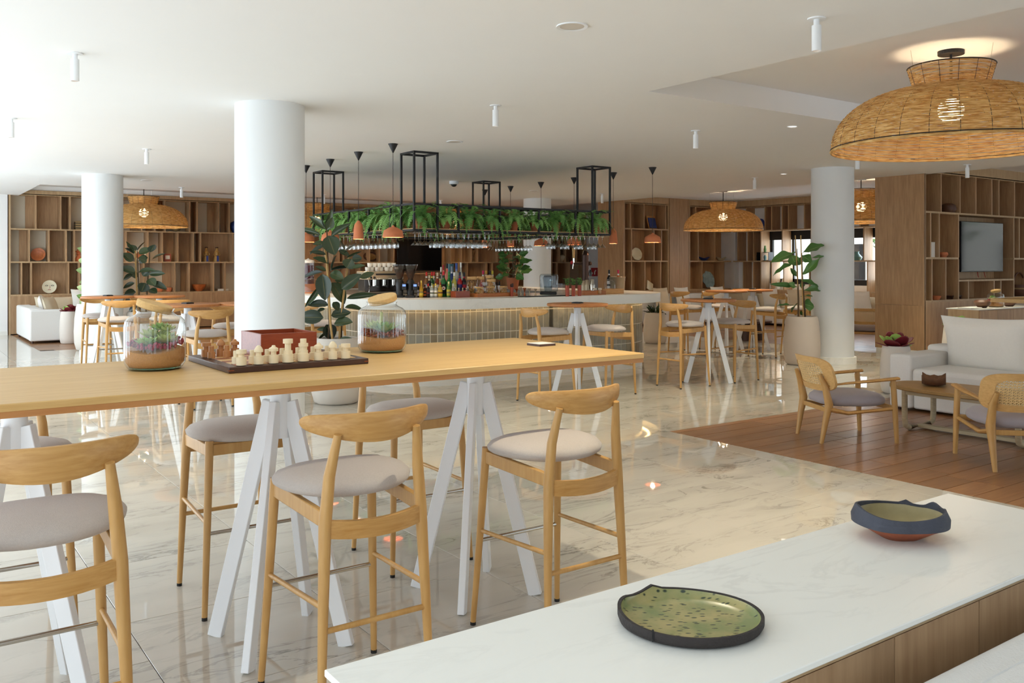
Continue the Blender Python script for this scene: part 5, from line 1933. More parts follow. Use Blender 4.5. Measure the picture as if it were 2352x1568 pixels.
# fire alarm sign on the wall beyond the bar
x = atY(1365, 22.25)
t = thing('fire_alarm_sign', 'small red fire alarm sign on the white wall right of the beer tap', 'sign', (x, 22.25, 1.15))
MB().box(-0.14, 0.14, -0.012, 0, 0, 0.28).build('plate', 'sign_red', t)
MB().tube([(0, -0.014, 0.06), (0, -0.014, 0.14), (0.05, -0.014, 0.2)], 0.02, 6).build('symbol', 'paper', t)
# beer tap
x, y = on(1345, 14.8)
t = thing('beer_tap', 'dark metal beer tap tower with red badge', 'beer tap', (x, y, TOP - 0.41), YAW + PI / 2)
plain('dark_bronze', S(64, 46, 38), 0.35, 0.6)
MB().tube([(0, 0, 0.41), (0, 0, 0.95), (0, 0, 1.0)], [0.06, 0.06, 0.06], 20).build('tower', 'dark_bronze', t, smooth=50)
mb = MB().tube([(0, 0, 1.0), (0, -0.0, 1.03), (0.012, 0, 1.055), (0.03, 0, 1.075)], [0.06, 0.055, 0.04, 0.012], 20)
mb.build('tower_cap', 'dark_bronze', t, smooth=50)
MB().tube([(0.05, 0, 0.86), (0.2, 0, 0.86)], 0.022, 12).build('tap_pipe', 'dark_bronze', t, smooth=50)
MB().ball((-0.075, 0, 0.86), 0.035, 12, 8).build('rear_knob', 'dark_bronze', t, smooth=180)
MB().tube([(0.2, 0, 0.87), (0.2, 0, 0.95)], 0.014, 10).build('valve', 'chrome', t, smooth=50)
MB().tube([(0.2, 0, 0.95), (0.2, 0, 1.12)], [0.018, 0.026], 12).build('handle', 'cork', t, smooth=50)
MB().tube([(0.2, 0, 0.86), (0.215, 0, 0.77)], [0.014, 0.008], 10).build('spout', 'chrome', t, smooth=50)
MB().ball((0.235, 0, 0.875), (0.022, 0.03, 0.034), 12, 8).build('badge', 'sign_red', t, smooth=180)
# blender under its clear hood
x, y = on(1259, 12.85)
t = thing('bar_blender', 'blender under a clear hood on the bar', 'blender', (x, y, TOP), YAW)
MB().box(-0.1, 0.1, -0.12, 0.12, 0, 0.04).build('base', 'black_plastic', t, bevel=0.01)
glass('hood', (0.78, 0.84, 0.88, 1), refl=2.0)
MB().box(-0.1, 0.1, -0.14, 0.12, 0.04, 0.30).build('hood', 'hood', t, bevel=0.03, seg=3)
MB().lathe([(0.05, 0.05), (0.075, 0.25), (0.078, 0.25), (0.052, 0.045)], 16, cap=False).build('jug', 'hood', t, smooth=50)
MB().lathe([(0.07, 0.25), (0.06, 0.275), (0, 0.28)], 16, cap=False).build('jug_lid', 'black_plastic', t, smooth=50)
for k in range(4):
    vase(1278 + k * 5, 13.3, 0.022, 0.15, 'clear_glass', 'highball glass, %s right of the blender' % ORD[k], 'glass', nm='highball_glass', tags='highball glasses', prof=[(0, 0), (0.024, 0), (0.03, 0.15)])
# dark work mat
p = on(1255, 12.15)
tag(MB().box(-0.42, 0.42, -0.1, 0.1, 0, 0.012).build('bar_mat', 'black_plastic', loc=(p[0], p[1], TOP), rot=(0, 0, 0.02), bevel=0.004), 'black rubber bar mat left of the herb tumblers', 'mat')

# espresso machine, grinders, cups
plain('machine_dark', S(58, 52, 48), 0.25, 0.6, var=0.3, scale=20)
x, y = on(874, 12.0)
em = thing('espresso_machine', 'champagne coloured espresso machine on the left of the bar', 'coffee machine', (x, y, TOP), R(-6))
em.scale = (0.78, 1, 1)
MB().box(-0.31, 0.31, -0.05, 0.22, 0.07, 0.30).build('body', 'machine_dark', em, bevel=0.01)
MB().box(-0.31, 0.31, -0.2, 0.22, 0.0, 0.045).build('drip_tray', 'champagne', em, bevel=0.006)
MB().box(-0.29, 0.29, -0.19, -0.04, 0.045, 0.05).build('grate', 'black_metal', em)
mb = MB()
poly = [(-0.20, 0.235), (-0.20, 0.26), (-0.15, 0.345), (0.24, 0.345), (0.24, 0.235)]
mb.v = [(-0.33, a, b) for a, b in poly] + [(0.33, a, b) for a, b in poly]
mb.f = [(0, 1, 2, 3, 4), (9, 8, 7, 6, 5)] + [(k, 5 + k, 5 + (k + 1) % 5, (k + 1) % 5) for k in range(5)]
mb.build('hood', 'champagne', em, bevel=0.012, seg=3)
mb = MB()
mb.bar((-0.17, -0.179, 0.306), (0.20, -0.179, 0.306), 0.004, 0.022, up=(0, 0.5, 0.86))
mb.build('name_strip', 'ink', em)
for xx in (-0.27, -0.21, 0.25):
    MB().tube([(xx, -0.19, 0.265), (xx, -0.225, 0.262)], 0.016, 12).build('knob', 'black_plastic', em, smooth=50)
for g in range(4):
    MB().box(-0.16 + 0.035 * g + (0.14 if g > 1 else 0), -0.14 + 0.035 * g + (0.14 if g > 1 else 0), -0.205, -0.199, 0.242, 0.252).build('button', 'paper', em)
for xx in (-0.17, 0.0, 0.17):
    gh = MB().lathe([(0.035, 0.15), (0.035, 0.235)], 16, (xx, -0.12, 0)).build('group_head', 'chrome', em, smooth=50)
    MB().tube([(xx, -0.12, 0.15), (xx + 0.02, -0.25, 0.14)], [0.012, 0.014], 10).build('portafilter', 'black_plastic', gh, smooth=50)
for xx in (-0.29, 0.29):
    MB().tube([(xx, -0.15, 0.24), (xx, -0.19, 0.16), (xx, -0.17, 0.07)], 0.006, 6).build('steam_wand', 'chrome', em, smooth=50)
cup_me = MB().lathe([(0, 0), (0.022, 0), (0.03, 0.015), (0.033, 0.055), (0.031, 0.055), (0.027, 0.02), (0, 0.008)], 16, cap=False).mesh('cup', 'paper', smooth=50)
hnd = MB().tube([(0.032, 0, 0.045), (0.046, 0, 0.042), (0.046, 0, 0.022), (0.03, 0, 0.018)], 0.004, 6).mesh('handle', 'paper', smooth=60)
ci = 0
for lv in range(2):
    for k in range(7 - lv):
        t = thing('coffee_cup', 'white coffee cup, %s from the left in the %s row on the machine' % (ORD[k], 'lower' if lv == 0 else 'upper'), 'cup', (0, 0, 0), 0, 'cups on the espresso machine')
        q = Vector(((-0.26 + k * 0.085 + lv * 0.04) * 0.8, -0.06 + 0.03 * (k % 2) * (1 - lv), 0.3465 + lv * 0.0555))
        q = Matrix.Rotation(R(-6), 4, 'Z') @ q
        t.location = (x + q.x, y + q.y, TOP + q.z)
        t.rotation_euler = (0, 0, 1.0 + k * 1.7)
        link('body', cup_me, t)
        link('handle', hnd, t)


def grinder(px, d, lb):
    x, y = on(px, d)
    t = thing('coffee_grinder', lb, 'grinder', (x, y, TOP), YAW - PI / 2, 'coffee grinders')
    MB().box(-0.06, 0.06, -0.06, 0.1, 0, 0.03).build('base', 'black_plastic', t, bevel=0.008)
    MB().lathe([(0.045, 0.03), (0.05, 0.1), (0.055, 0.2), (0.04, 0.235)], 20, cap=True).build('body', 'black_plastic', t, smooth=40)
    MB().box(0.04, 0.1, -0.09, -0.03, 0.1, 0.19).build('control_box', 'black_plastic', t, bevel=0.008)
    MB().box(0.05, 0.09, -0.092, -0.088, 0.15, 0.175).build('display', 'blue_display', t)
    glass('smoked', (0.55, 0.52, 0.5, 1), refl=1.5) if 'smoked' not in M else None
    MB().lathe([(0.03, 0.235), (0.035, 0.26), (0.095, 0.43)], 24, cap=False).build('hopper', 'smoked', t, smooth=40)
    MB().lathe([(0.0, 0.24), (0.03, 0.24), (0.075, 0.375), (0, 0.375)], 20, cap=False).build('beans', 'soil', t, smooth=40)
    MB().lathe([(0.097, 0.425), (0.097, 0.438), (0, 0.44)], 24, cap=False).build('hopper_lid', 'smoked', t, smooth=40)
    MB().tube([(0.03, -0.07, 0.09), (0.03, -0.14, 0.085)], 0.009, 8).build('fork', 'black_plastic', t)


grinder(918, 11.72, 'black coffee grinder next to the espresso machine')
grinder(943, 11.72, 'black coffee grinder next to the bottle cluster')
# drinks dispenser and cake dome on the left bar side
x, y = on(708, 14.4)
t = thing('drinks_dispenser', 'glass dispenser of dark red juice beside the big column', 'dispenser', (x, y, TOP))
MB().box(-0.1, 0.1, -0.1, 0.1, 0.0, 0.12).build('stand', 'tray_wood', t, bevel=0.006)
MB().lathe([(0, 0.12), (0.09, 0.12), (0.09, 0.42), (0, 0.42)], 24, cap=False).build('juice', bmat((70, 14, 20), 0.1, 0.1), t, smooth=40)
MB().lathe([(0.095, 0.12), (0.095, 0.46)], 24, cap=False).build('glass', 'clear_glass', t, smooth=40)
MB().lathe([(0.097, 0.46), (0.097, 0.5), (0.02, 0.52), (0, 0.54)], 24, cap=False).build('lid', 'paper', t, smooth=40)
MB().tube([(-0.08, -0.06, 0.17), (-0.11, -0.09, 0.17), (-0.11, -0.09, 0.14)], 0.012, 8).build('tap', 'chrome', t)
x, y = on(716, 13.4)
t = thing('cake_stand', 'ribbed glass cake cover on wooden board behind the rubber plant', 'cake stand', (x, y, TOP))
MB().lathe([(0, 0), (0.15, 0), (0.15, 0.02), (0, 0.02)], 28, cap=False).build('board', 'tray_wood', t)
MB().lathe([(0.13, 0.02), (0.13, 0.15), (0.1, 0.2), (0.03, 0.225), (0.0, 0.23)], 28, cap=False).build('cover', 'clear_glass', t, smooth=40)
MB().ball((0, 0, 0.245), 0.015, 10, 7).build('knob', 'clear_glass', t, smooth=180)

# ------------------------------------------------------------------ chess set
TT = 1.15
cbx0, cbx1, cby0, cby1 = 1.065, 1.65, 3.37, 3.925
bd_ = thing('chess_board', 'chess board with dark walnut border on the long table', 'chess board', (cbx0, cby0, TT))
Wb, Hb = cbx1 - cbx0, cby1 - cby0
brd = 0.04
MB().box(0, Wb, 0, Hb, 0, 0.024).build('frame', 'walnut', bd_, bevel=0.003)
sq = [(Wb - 2 * brd) / 8, (Hb - 2 * brd) / 8]
for i in range(8):
    for j in range(8):
        MB().box(brd + i * sq[0], brd + (i + 1) * sq[0] - 0.0006, brd + j * sq[1], brd + (j + 1) * sq[1] - 0.0006, 0.0242, 0.0265).build('square', 'square_dark' if (i + j) % 2 == 0 else 'square_light', bd_)
for (a, b) in ((0.0, 0.0), (Wb, 0.0)):
    MB().box(a - 0.0008, a + 0.0008, 0.004, 0.02, 0.010, 0.0125).build('corner_spline', 'copper', bd_)
    MB().box(max(a - 0.02, 0.0), min(a + 0.02, Wb), -0.0008, 0.001, 0.010, 0.0125).build('corner_spline', 'copper', bd_)
PZ = TT + 0.0266
PROF = {
    'pawn': ([(0, 0), (0.0155, 0), (0.0155, 0.026), (0.0105, 0.027), (0.0105, 0.05), (0.0, 0.05)]),
    'rook': ([(0, 0), (0.0195, 0), (0.0195, 0.03), (0.0115, 0.031), (0.0115, 0.044), (0.0195, 0.045), (0.0195, 0.06), (0, 0.06)]),
    'knight': ([(0, 0), (0.0185, 0), (0.0185, 0.032), (0.011, 0.033), (0.011, 0.046), (0.0185, 0.047), (0.0185, 0.058), (0.0085, 0.064), (0.006, 0.07), (0, 0.071)]),
    'bishop': ([(0, 0), (0.0185, 0), (0.0185, 0.032), (0.011, 0.033), (0.011, 0.046), (0.0175, 0.047), (0.0175, 0.056), (0.010, 0.068), (0.004, 0.073), (0, 0.073)]),
    'king': ([(0, 0), (0.0225, 0), (0.0225, 0.032), (0.0185, 0.033), (0.0185, 0.046), (0.0125, 0.047), (0.0125, 0.074), (0.0195, 0.075), (0.0195, 0.092), (0, 0.093)]),
    'queen': ([(0, 0), (0.0225, 0), (0.0225, 0.03), (0.0185, 0.031), (0.0185, 0.044), (0.0155, 0.045), (0.0155, 0.058), (0.0195, 0.059), (0.0195, 0.072), (0.0125, 0.073), (0.0125, 0.09), (0, 0.091)])}
pm = {}


def piece(kind, col, px, py, label):
    x, y = at(px, py, PZ)
    x, y = min(max(x, cbx0 + 0.03), cbx1 - 0.03), min(max(y, cby0 + 0.03), cby1 - 0.03)
    k = (kind, col)
    if k not in pm:
        pm[k] = MB().lathe(PROF[kind], 24, cap=False).mesh('chess_piece', col, smooth=40)
    o = link('chess_piece', pm[k], None, (x, y, PZ))
    tag(o, label, 'chess piece', 'chess pieces')


for (k, px, py, lb) in (('rook', 557, 839, 'pale wooden rook at the near left corner of the board'), ('bishop', 595.5, 836, 'pale domed piece, second from left in the near row'), ('knight', 631, 834, 'pale stepped piece with small knob, third in the near row'), ('king', 665, 832, 'tallest pale piece with broad flat head, fourth in near row'),
                        ('queen', 700, 829.5, 'tall pale three tiered piece, fifth in the near row'), ('knight', 734.5, 827, 'pale stepped piece with small knob, sixth in the near row'), ('bishop', 768, 825, 'pale domed piece, seventh in the near row'), ('rook', 797.5, 823, 'pale wooden rook at the near right corner of the board')):
    piece(k, 'maple_piece', px, py, lb)
for i, (px, py) in enumerate(((542, 836), (580, 834), (614, 832), (648, 829.5), (684.5, 827.5), (719, 825), (751.5, 823), (784, 821))):
    piece('pawn', 'maple_piece', px, py - 1.5, 'pale wooden pawn, %s from left in the second row' % ORD[i])
for (k, px, py, lb) in (('rook', 473.5, 819.5, 'brown wooden rook at the far left corner of the board'), ('bishop', 507, 818, 'brown domed piece right of the brown rook'), ('knight', 539, 816.5, 'brown knobbed piece beside the red box'), ('pawn', 485.5, 822, 'brown pawn in front of the brown rook'), ('pawn', 521, 819.8, 'brown pawn nearest the red box')):
    piece(k, 'cherry_piece', px, py, lb)
bx = thing('wooden_box', 'open reddish wooden box standing on the chess board', 'box', (1.29, 3.655, PZ))
wB, hB, zB_ = 0.25, 0.255, 0.095
MB().box(0, wB, 0, hB, 0, 0.008).build('bottom', 'box_wood', bx)
for a in ((0, wB, 0, 0.01), (0, wB, hB - 0.01, hB), (0, 0.01, 0.01, hB - 0.01), (wB - 0.01, wB, 0.01, hB - 0.01)):
    MB().box(a[0], a[1], a[2], a[3], 0.008, zB_).build('side', 'box_wood', bx, bevel=0.001)
ms = thing('menu_block', 'small dark block with white printed card at the right end of long table', 'menu block', (*at(1243, 793, TT), TT), R(2), group='menu blocks')
MB().box(-0.052, 0.052, -0.052, 0.052, 0, 0.011).build('base', 'walnut', ms)
MB().box(-0.05, 0.05, -0.05, 0.05, 0.011, 0.013).build('card', 'paper', ms)


# ------------------------------------------------------------------ terrariums
def rosette(mb, c, r, n, tilt, q, fat=0.32):
    for k in range(n):
        f = k / n
        a = k * 2.39996
        L = r * (0.45 + 0.55 * (1 - f))
        el = R(15 + 62 * f) + q.uniform(-0.1, 0.1)
        d = Vector((math.cos(a) * math.cos(el), math.sin(a) * math.cos(el), math.sin(el)))
        sd = Vector((-math.sin(a), math.cos(a), 0))
        up = sd.cross(d)
        b = len(mb.v)
        ws = [0.25, 0.75, 1.0, 0.7, 0.05]
        for s_, w2 in enumerate(ws):
            p = Vector(c) + d * (L * s_ / 4) + up * (-L * 0.12 * (s_ / 4) ** 2)
            for (u, v) in ((-1, 0.1), (0, -0.35), (1, 0.1), (0, 0.3)):
                mb.v.append(tuple(p + sd * (u * w2 * L * fat) + up * (v * w2 * L * fat * 0.7)))
        for s_ in range(4):
            for i in range(4):
                mb.f.append((b + s_ * 4 + i, b + s_ * 4 + (i + 1) % 4, b + s_ * 4 + 4 + (i + 1) % 4, b + s_ * 4 + 4 + i))
    return mb


def terrarium(loc, label, rz, kind):
    t = thing('terrarium', label, 'terrarium', loc, rz, 'glass terrariums')
    R0 = 0.115
    outer = [(0.0, 0.0), (0.085, 0.0), (0.104, 0.008), (0.1135, 0.026), (R0, 0.045), (R0, 0.172), (0.110, 0.194), (0.098, 0.207), (0.082, 0.214), (0.072, 0.220), (0.068, 0.228), (0.074, 0.238)]
    mb = MB()
    NJ = 160
    mb.quadgrid(NJ, len(outer), lambda i, j: ((outer[j][0] + (0.0007 * math.cos(40 * 2 * PI * i / NJ) if 2 < j < 8 else 0)) * math.cos(2 * PI * i / NJ), (outer[j][0] + (0.0007 * math.cos(40 * 2 * PI * i / NJ) if 2 < j < 8 else 0)) * math.sin(2 * PI * i / NJ), outer[j][1]), cu=True)
    mb.build('jar', 'jar_glass', t, smooth=60)
    MB().lathe([(0.0, 0.001), (0.083, 0.001), (0.098, 0.007), (0.098, 0.011), (0.0, 0.011)], 48, cap=False).build('jar_bottom', 'glass_foot', t, smooth=50)
    h1 = 0.082 if kind == 0 else 0.078
    n = 48
    pr = [(0.0, 0.0115), (0.095, 0.0115), (0.107, 0.028), (0.111, 0.045), (0.111, h1), (0.0, h1 + 0.008)]
    mb = MB()
    mb.quadgrid(n, len(pr), lambda i, j: (pr[j][0] * math.cos(2 * PI * i / n), pr[j][0] * math.sin(2 * PI * i / n), pr[j][1] + (0.010 * math.sin(2 * PI * i / n + 1.0) + 0.004 * math.sin(6 * PI * i / n) if j >= 4 else 0)), cu=True)
    mb.build('sand', 'sand', t, smooth=60)
    q = random.Random(3 + kind)
    mb = MB()
    mb2 = MB()
    for k in range(260):
        a, rr_ = q.uniform(0, 6.28), 0.108 * q.uniform(0.0, 1) ** 0.5
        z_ = h1 + 0.006 + 0.010 * math.sin(a + 1.0) * rr_ / 0.11 + q.uniform(0, 0.018)
        s_ = q.uniform(0.004, 0.0075)
        if kind == 0 and (rr_ > 0.085):
            mb2.ball((a and rr_ * 0.96 * math.cos(a), rr_ * 0.96 * math.sin(a), z_ + 0.008), (s_, s_, s_ * 1.3), 6, 5)
        else:
            mb.ball((rr_ * 0.96 * math.cos(a), rr_ * 0.96 * math.sin(a), z_), (s_, s_ * 0.9, s_ * 0.8), 6, 5)
    o = mb.build('pebbles', 'lava' if kind else 'pebble', t, smooth=180)
    o['kind'] = 'stuff'
    if mb2.v:
        o = mb2.build('red_moss', 'red_moss', t, smooth=180)
        o['kind'] = 'stuff'
    if kind == 0:
        for (cx, cy, cz, r, m) in ((0.02, -0.035, 0.085, 0.045, 'succulent'), (0.055, 0.0, 0.105, 0.036, 'succulent'), (0.015, 0.03, 0.11, 0.04, 'succulent'), (0.045, -0.02, 0.135, 0.030, 'succulent'), (-0.055, -0.01, 0.085, 0.038, 'succulent_lime'), (0.035, 0.01, 0.14, 0.032, 'succulent_lime')):
            rosette(MB(), (cx, cy, cz + 0.012), r * 1.62, 20, 0, q).build('rosette', m, t, smooth=60)
            MB().tube([(cx * 0.8, cy * 0.8, h1), (cx, cy, cz + 0.005)], 0.004, 6).build('stem', 'succulent', t)
    else:
        for (cx, cy, cz, r, m, f) in ((-0.035, -0.02, 0.075, 0.06, 'succulent_green', 0.2), (0.03, 0.0, 0.075, 0.055, 'succulent_green', 0.14), (-0.02, 0.03, 0.09, 0.05, 'succulent', 0.2)):
            rosette(MB(), (cx, cy, cz + 0.018), r * 1.5, 26, 0, q, f).build('rosette', m, t, smooth=60)
        MB().tube([(-0.03, 0, 0.08), (-0.045, 0, 0.13), (-0.02, 0, 0.19), (0.01, 0, 0.185), (0.015, 0, 0.15)], [0.004, 0.004, 0.003, 0.003, 0.002], 6).build('flower_stalk', 'succulent', t, smooth=60)
    lid = MB().lathe([(0.0, 0.0), (0.064, 0.0), (0.068, 0.003), (0.070, 0.024), (0.067, 0.028), (0.0, 0.028)], 40, cap=False)
    sx = 1 if kind == 0 else -1
    ang = math.atan2(loc[1], loc[0]) - PI / 2 - rz
    lid.xform(Matrix.Rotation(ang, 4, 'Z') @ Matrix.Translation((-sx * 0.006, 0, 0.236)) @ Matrix.Rotation(sx * R(17 if kind == 0 else 12), 4, 'Y') @ Matrix.Rotation(R(4 if kind == 0 else 10), 4, 'X'))
    lid.build('cork_lid', 'cork', t, smooth=40)


terrarium((0.875, 3.70, TT), 'glass jar terrarium with pale rosettes and red moss, left on the long table', 0.6, 0)
terrarium((1.93, 3.80, TT), 'glass jar terrarium with spiky succulents on lava gravel, right on the long table', 0.9, 1)

# ------------------------------------------------------------------ ceramics in the foreground
CZ = 0.90


def glazemat(name, c1, c2, spk):
    m, nt, p = newmat(name)
    n = nt.nodes
    tc = n.new('ShaderNodeTexCoord')
    nz = n.new('ShaderNodeTexNoise')
    nz.inputs['Scale'].default_value = 14
    nz.inputs['Detail'].default_value = 6
    nt.links.new(tc.outputs['Object'], nz.inputs['Vector'])
    cr = n.new('ShaderNodeValToRGB')
    cr.color_ramp.elements[0].position, cr.color_ramp.elements[0].color = 0.38, c1
    cr.color_ramp.elements[1].position, cr.color_ramp.elements[1].color = 0.66, c2
    nt.links.new(nz.outputs['Fac'], cr.inputs[0])
    vo = n.new('ShaderNodeTexVoronoi')
    vo.inputs['Scale'].default_value = 75
    mp = n.new('ShaderNodeMapping')
    mp.inputs['Scale'].default_value = (0.6, 1.5, 1)
    nt.links.new(tc.outputs['Object'], mp.inputs['Vector'])
    nt.links.new(mp.outputs[0], vo.inputs['Vector'])
    c3 = n.new('ShaderNodeValToRGB')
    c3.color_ramp.elements[0].position, c3.color_ramp.elements[0].color = 0.16, (1, 1, 1, 1)
    c3.color_ramp.elements[1].position, c3.color_ramp.elements[1].color = 0.3, (0, 0, 0, 1)
    nt.links.new(vo.outputs['Distance'], c3.inputs[0])
    mx = n.new('ShaderNodeMix')
    mx.data_type = 'RGBA'
    mx.inputs[7].default_value = spk
    nt.links.new(c3.outputs[0], mx.inputs[0])
    nt.links.new(cr.outputs[0], mx.inputs[6])
    nt.links.new(mx.outputs[2], p.inputs['Base Color'])
    p.inputs['Roughness'].default_value = 0.22
    M[name] = m


glazemat('green_glaze', S(172, 158, 104), S(124, 134, 84), S(52, 62, 48))
plain('clay_dark', S(52, 46, 44), 0.75, var=0.2, scale=40, bump=0.4, bscale=60)
plain('clay_slate', S(66, 68, 78), 0.7, var=0.12, scale=30, bump=0.4, bscale=50)
plain('clay_red', S(160, 86, 54), 0.7, var=0.15, scale=30, bump=0.3)
plain('cream_glaze', S(150, 136, 94), 0.35, var=0.25, scale=30)
pc = at(1587, 1432, CZ)
pt = thing('ceramic_plate', 'handmade green speckled plate with dark folded rim', 'plate', (*pc, CZ), YAW - PI / 2)
n = 72


def pout(a):
    r = 0.121 * (1 + 0.035 * math.exp(-((a - 2.5) / 0.8) ** 2))
    return r * math.cos(a) * 1.1, r * math.sin(a) * 0.98


def prim(a):
    h = 0.022 + 0.008 * max(0, math.cos(a - 2.6)) ** 2
    d = (a - 2.0)
    return h + 0.007 * math.exp(-(d / 0.10) ** 2) - 0.006 * math.exp(-((a - 2.35) / 0.2) ** 2)


mb = MB()
lv = [(0.90, 0.0), (0.97, 0.004), (1.0, 0.5), (1.0, 1.0), (0.955, 1.0), (0.935, 0.4)]
mb.quadgrid(n, len(lv), lambda i, j: (pout(2 * PI * i / n)[0] * lv[j][0], pout(2 * PI * i / n)[1] * lv[j][0], (0.004 if j == 1 else 0) + (prim(2 * PI * i / n) * lv[j][1] if j > 1 else 0)), cu=True)
mb.f.append(tuple(reversed(range(n))))
mb.build('rim', 'clay_dark', pt, smooth=50)
mb = MB()
lv2 = [(0.0, 0.006), (0.6, 0.007), (0.85, 0.009), (0.93, 0.014), (0.951, 0.024)]
mb.quadgrid(n, len(lv2), lambda i, j: (pout(2 * PI * i / n)[0] * lv2[j][0], pout(2 * PI * i / n)[1] * lv2[j][0], lv2[j][1] if j < 4 else prim(2 * PI * i / n) * 0.92), cu=True)
mb.build('glazed_dish', 'green_glaze', pt, smooth=60)
MB().bar((pout(4.02)[0] * 1.004, pout(4.02)[1] * 1.004, 0.006), (pout(4.02)[0] * 1.004, pout(4.02)[1] * 1.004, 0.027), 0.003, 0.003).build('seam', 'ink', pt)

bc = at(2066, 1232, CZ)
bo = thing('ceramic_bowl', 'handmade slate grey bowl with terracotta foot and torn rim', 'bowl', (*bc, CZ), YAW - PI / 2)


def bout(a):
    r = 0.104 * (1 + 0.03 * math.cos(3 * a + 1) + 0.02 * math.sin(5 * a))
    return r * math.cos(a) * 1.06, r * math.sin(a) * 0.95


def brim(a):
    h = 0.068 + 0.006 * math.cos(2 * a + 0.4)
    for (c0, w0, v) in ((0.35, 0.14, 0.007), (1.05, 0.10, 0.008), (3.1, 0.2, 0.004), (0.65, 0.25, -0.004), (0.0, 0.14, -0.004)):
        h += v * math.exp(-(((a - c0 + PI) % (2 * PI) - PI) / w0) ** 2)
    return h


mb = MB()
lv = [(0.36, 0.0), (0.40, 0.0), (0.78, 0.024), (0.985, 0.035)]
mb.quadgrid(n, 4, lambda i, j: (bout(2 * PI * i / n)[0] * lv[j][0], bout(2 * PI * i / n)[1] * lv[j][0], lv[j][1]), cu=True)
mb.f.append(tuple(reversed(range(n))))
mb.build('foot', 'clay_red', bo, smooth=50)
mb = MB()
lv3 = [(0.95, 0.033), (1.03, 0.036), (1.04, 0.052), (0.95, 1.0), (0.90, 1.0), (0.93, 0.05)]
mb.quadgrid(n, 6, lambda i, j: (bout(2 * PI * i / n)[0] * lv3[j][0], bout(2 * PI * i / n)[1] * lv3[j][0], brim(2 * PI * i / n) if lv3[j][1] == 1.0 else lv3[j][1]), cu=True)
mb.build('wall', 'clay_slate', bo, smooth=40)
mb = MB()
lv4 = [(0.0, 0.018), (0.5, 0.022), (0.85, 0.04), (0.918, 0.058)]
mb.quadgrid(n, 4, lambda i, j: (bout(2 * PI * i / n)[0] * lv4[j][0], bout(2 * PI * i / n)[1] * lv4[j][0], lv4[j][1]), cu=True)
mb.build('glazed_inside', 'cream_glaze', bo, smooth=60)

# dish on the coffee table
t = thing('wooden_dish', 'curled brown bark dish on the coffee table', 'dish', (*at(2145, 886, 0.42), 0.42), 0.5)
mb = MB()
plain('bark', S(112, 78, 54), 0.8, var=0.3, scale=30, bump=0.6)
mb.quadgrid(9, 7, lambda i, j: ((-1 + i / 4) * 0.13, (-1 + j / 3) * 0.10, 0.006 + 0.075 * abs(-1 + i / 4) ** 2.4 + 0.02 * abs(-1 + j / 3) ** 2 + 0.012 * ((i * 3 + j) % 3 == 0) * (i in (0, 8))))
o = mb.build('shell', 'bark', t, smooth=60)
sd = o.modifiers.new('thick', 'SOLIDIFY')
sd.thickness = 0.008


# ------------------------------------------------------------------ plants
def leaf_mesh(name, mat, nl=9, wmax=0.5, shape='oval', droop=0.12, fold=0.10):
    mb = MB()

    def fn(i, j):
        u, f = -1 + i / 2, j / (nl - 1)
        if shape == 'oval':
            wd = math.sin(PI * f ** 0.82) ** 0.75 * wmax
        elif shape == 'fiddle':
            wd = (0.35 * math.sin(PI * min(1, f * 1.25)) + 0.65 * math.sin(PI * max(0, (f - 0.22) / 0.78)) ** 0.6 * (1 if f > 0.22 else 0)) * wmax
        else:
            wd = math.sin(PI * f) * wmax
        wav = 0.03 * math.sin(f * 16 + u) * abs(u) if shape == 'fiddle' else 0
        return (u * wd * 0.5, f, fold * abs(u) * wd - droop * f * f + wav)
    mb.quadgrid(5, nl, fn, uv=True)
    return mb.mesh(name, mat, smooth=180)


def put_leaf(me, parent, base, tip, width, face, me_w):
    """leaf running from base to tip (parent-local points), its upper side turned towards face"""
    b, e = Vector(base), Vector(tip)
    d = e - b
    L = d.length
    y = d.normalized()
    z = Vector(face) - y * Vector(face).dot(y)
    if z.length < 0.05:
        z = Vector((0, 0, 1)) - y * y.z
    z.normalize()
    x = y.cross(z)
    o = link('leaf', me, parent)
    s = width / me_w
    o.matrix_local = Matrix(((x.x * s, y.x * L, z.x * L, b.x), (x.y * s, y.y * L, z.y * L, b.y), (x.z * s, y.z * L, z.z * L, b.z), (0, 0, 0, 1)))
    return o


POTP = [(0.0, 0.0), (0.215, 0.0), (0.245, 0.02), (0.272, 0.12), (0.278, 0.3), (0.268, 0.5), (0.245, 0.68), (0.235, 0.72), (0.222, 0.735), (0.205, 0.725), (0.2, 0.66), (0.0, 0.66)]


def planter(t, s, mat, h=None):
    MB().lathe([(r * s, z * (h or s)) for r, z in POTP], 48, cap=False).build('planter', mat, t, smooth=50)
    MB().lathe([(0, 0.672 * (h or s)), (0.199 * s, 0.668 * (h or s))], 32, cap=False).build('soil', 'soil', t)


def pix_leaf(t, me, d0, org, b, e, wpx, me_w, conv, q, spread=0.10):
    """leaf described by the columns/rows of its base and tip, at the plant's own distance"""
    def p3(pt, dd):
        px, py = conv(pt)
        d = d0 + dd
        x, y = on(px, d)
        return Vector((x - org[0], y - org[1], zat(py, d)))
    px0, _ = conv((0, 0))
    px1, _ = conv((100, 0))
    kk = abs(px1 - px0) / 100
    dd = q.uniform(-spread, spread)
    bb = p3(b, dd * 0.3)
    ee = p3(e, dd)
    toCam = Vector((-org[0], -org[1], 0)).normalized()
    face = toCam * q.uniform(0.35, 1.0) + Vector((q.uniform(-0.5, 0.5), q.uniform(-0.5, 0.5), q.uniform(0.2, 0.8)))
    put_leaf(me, t, bb, ee, wpx * kk * d0 / F, face, me_w)


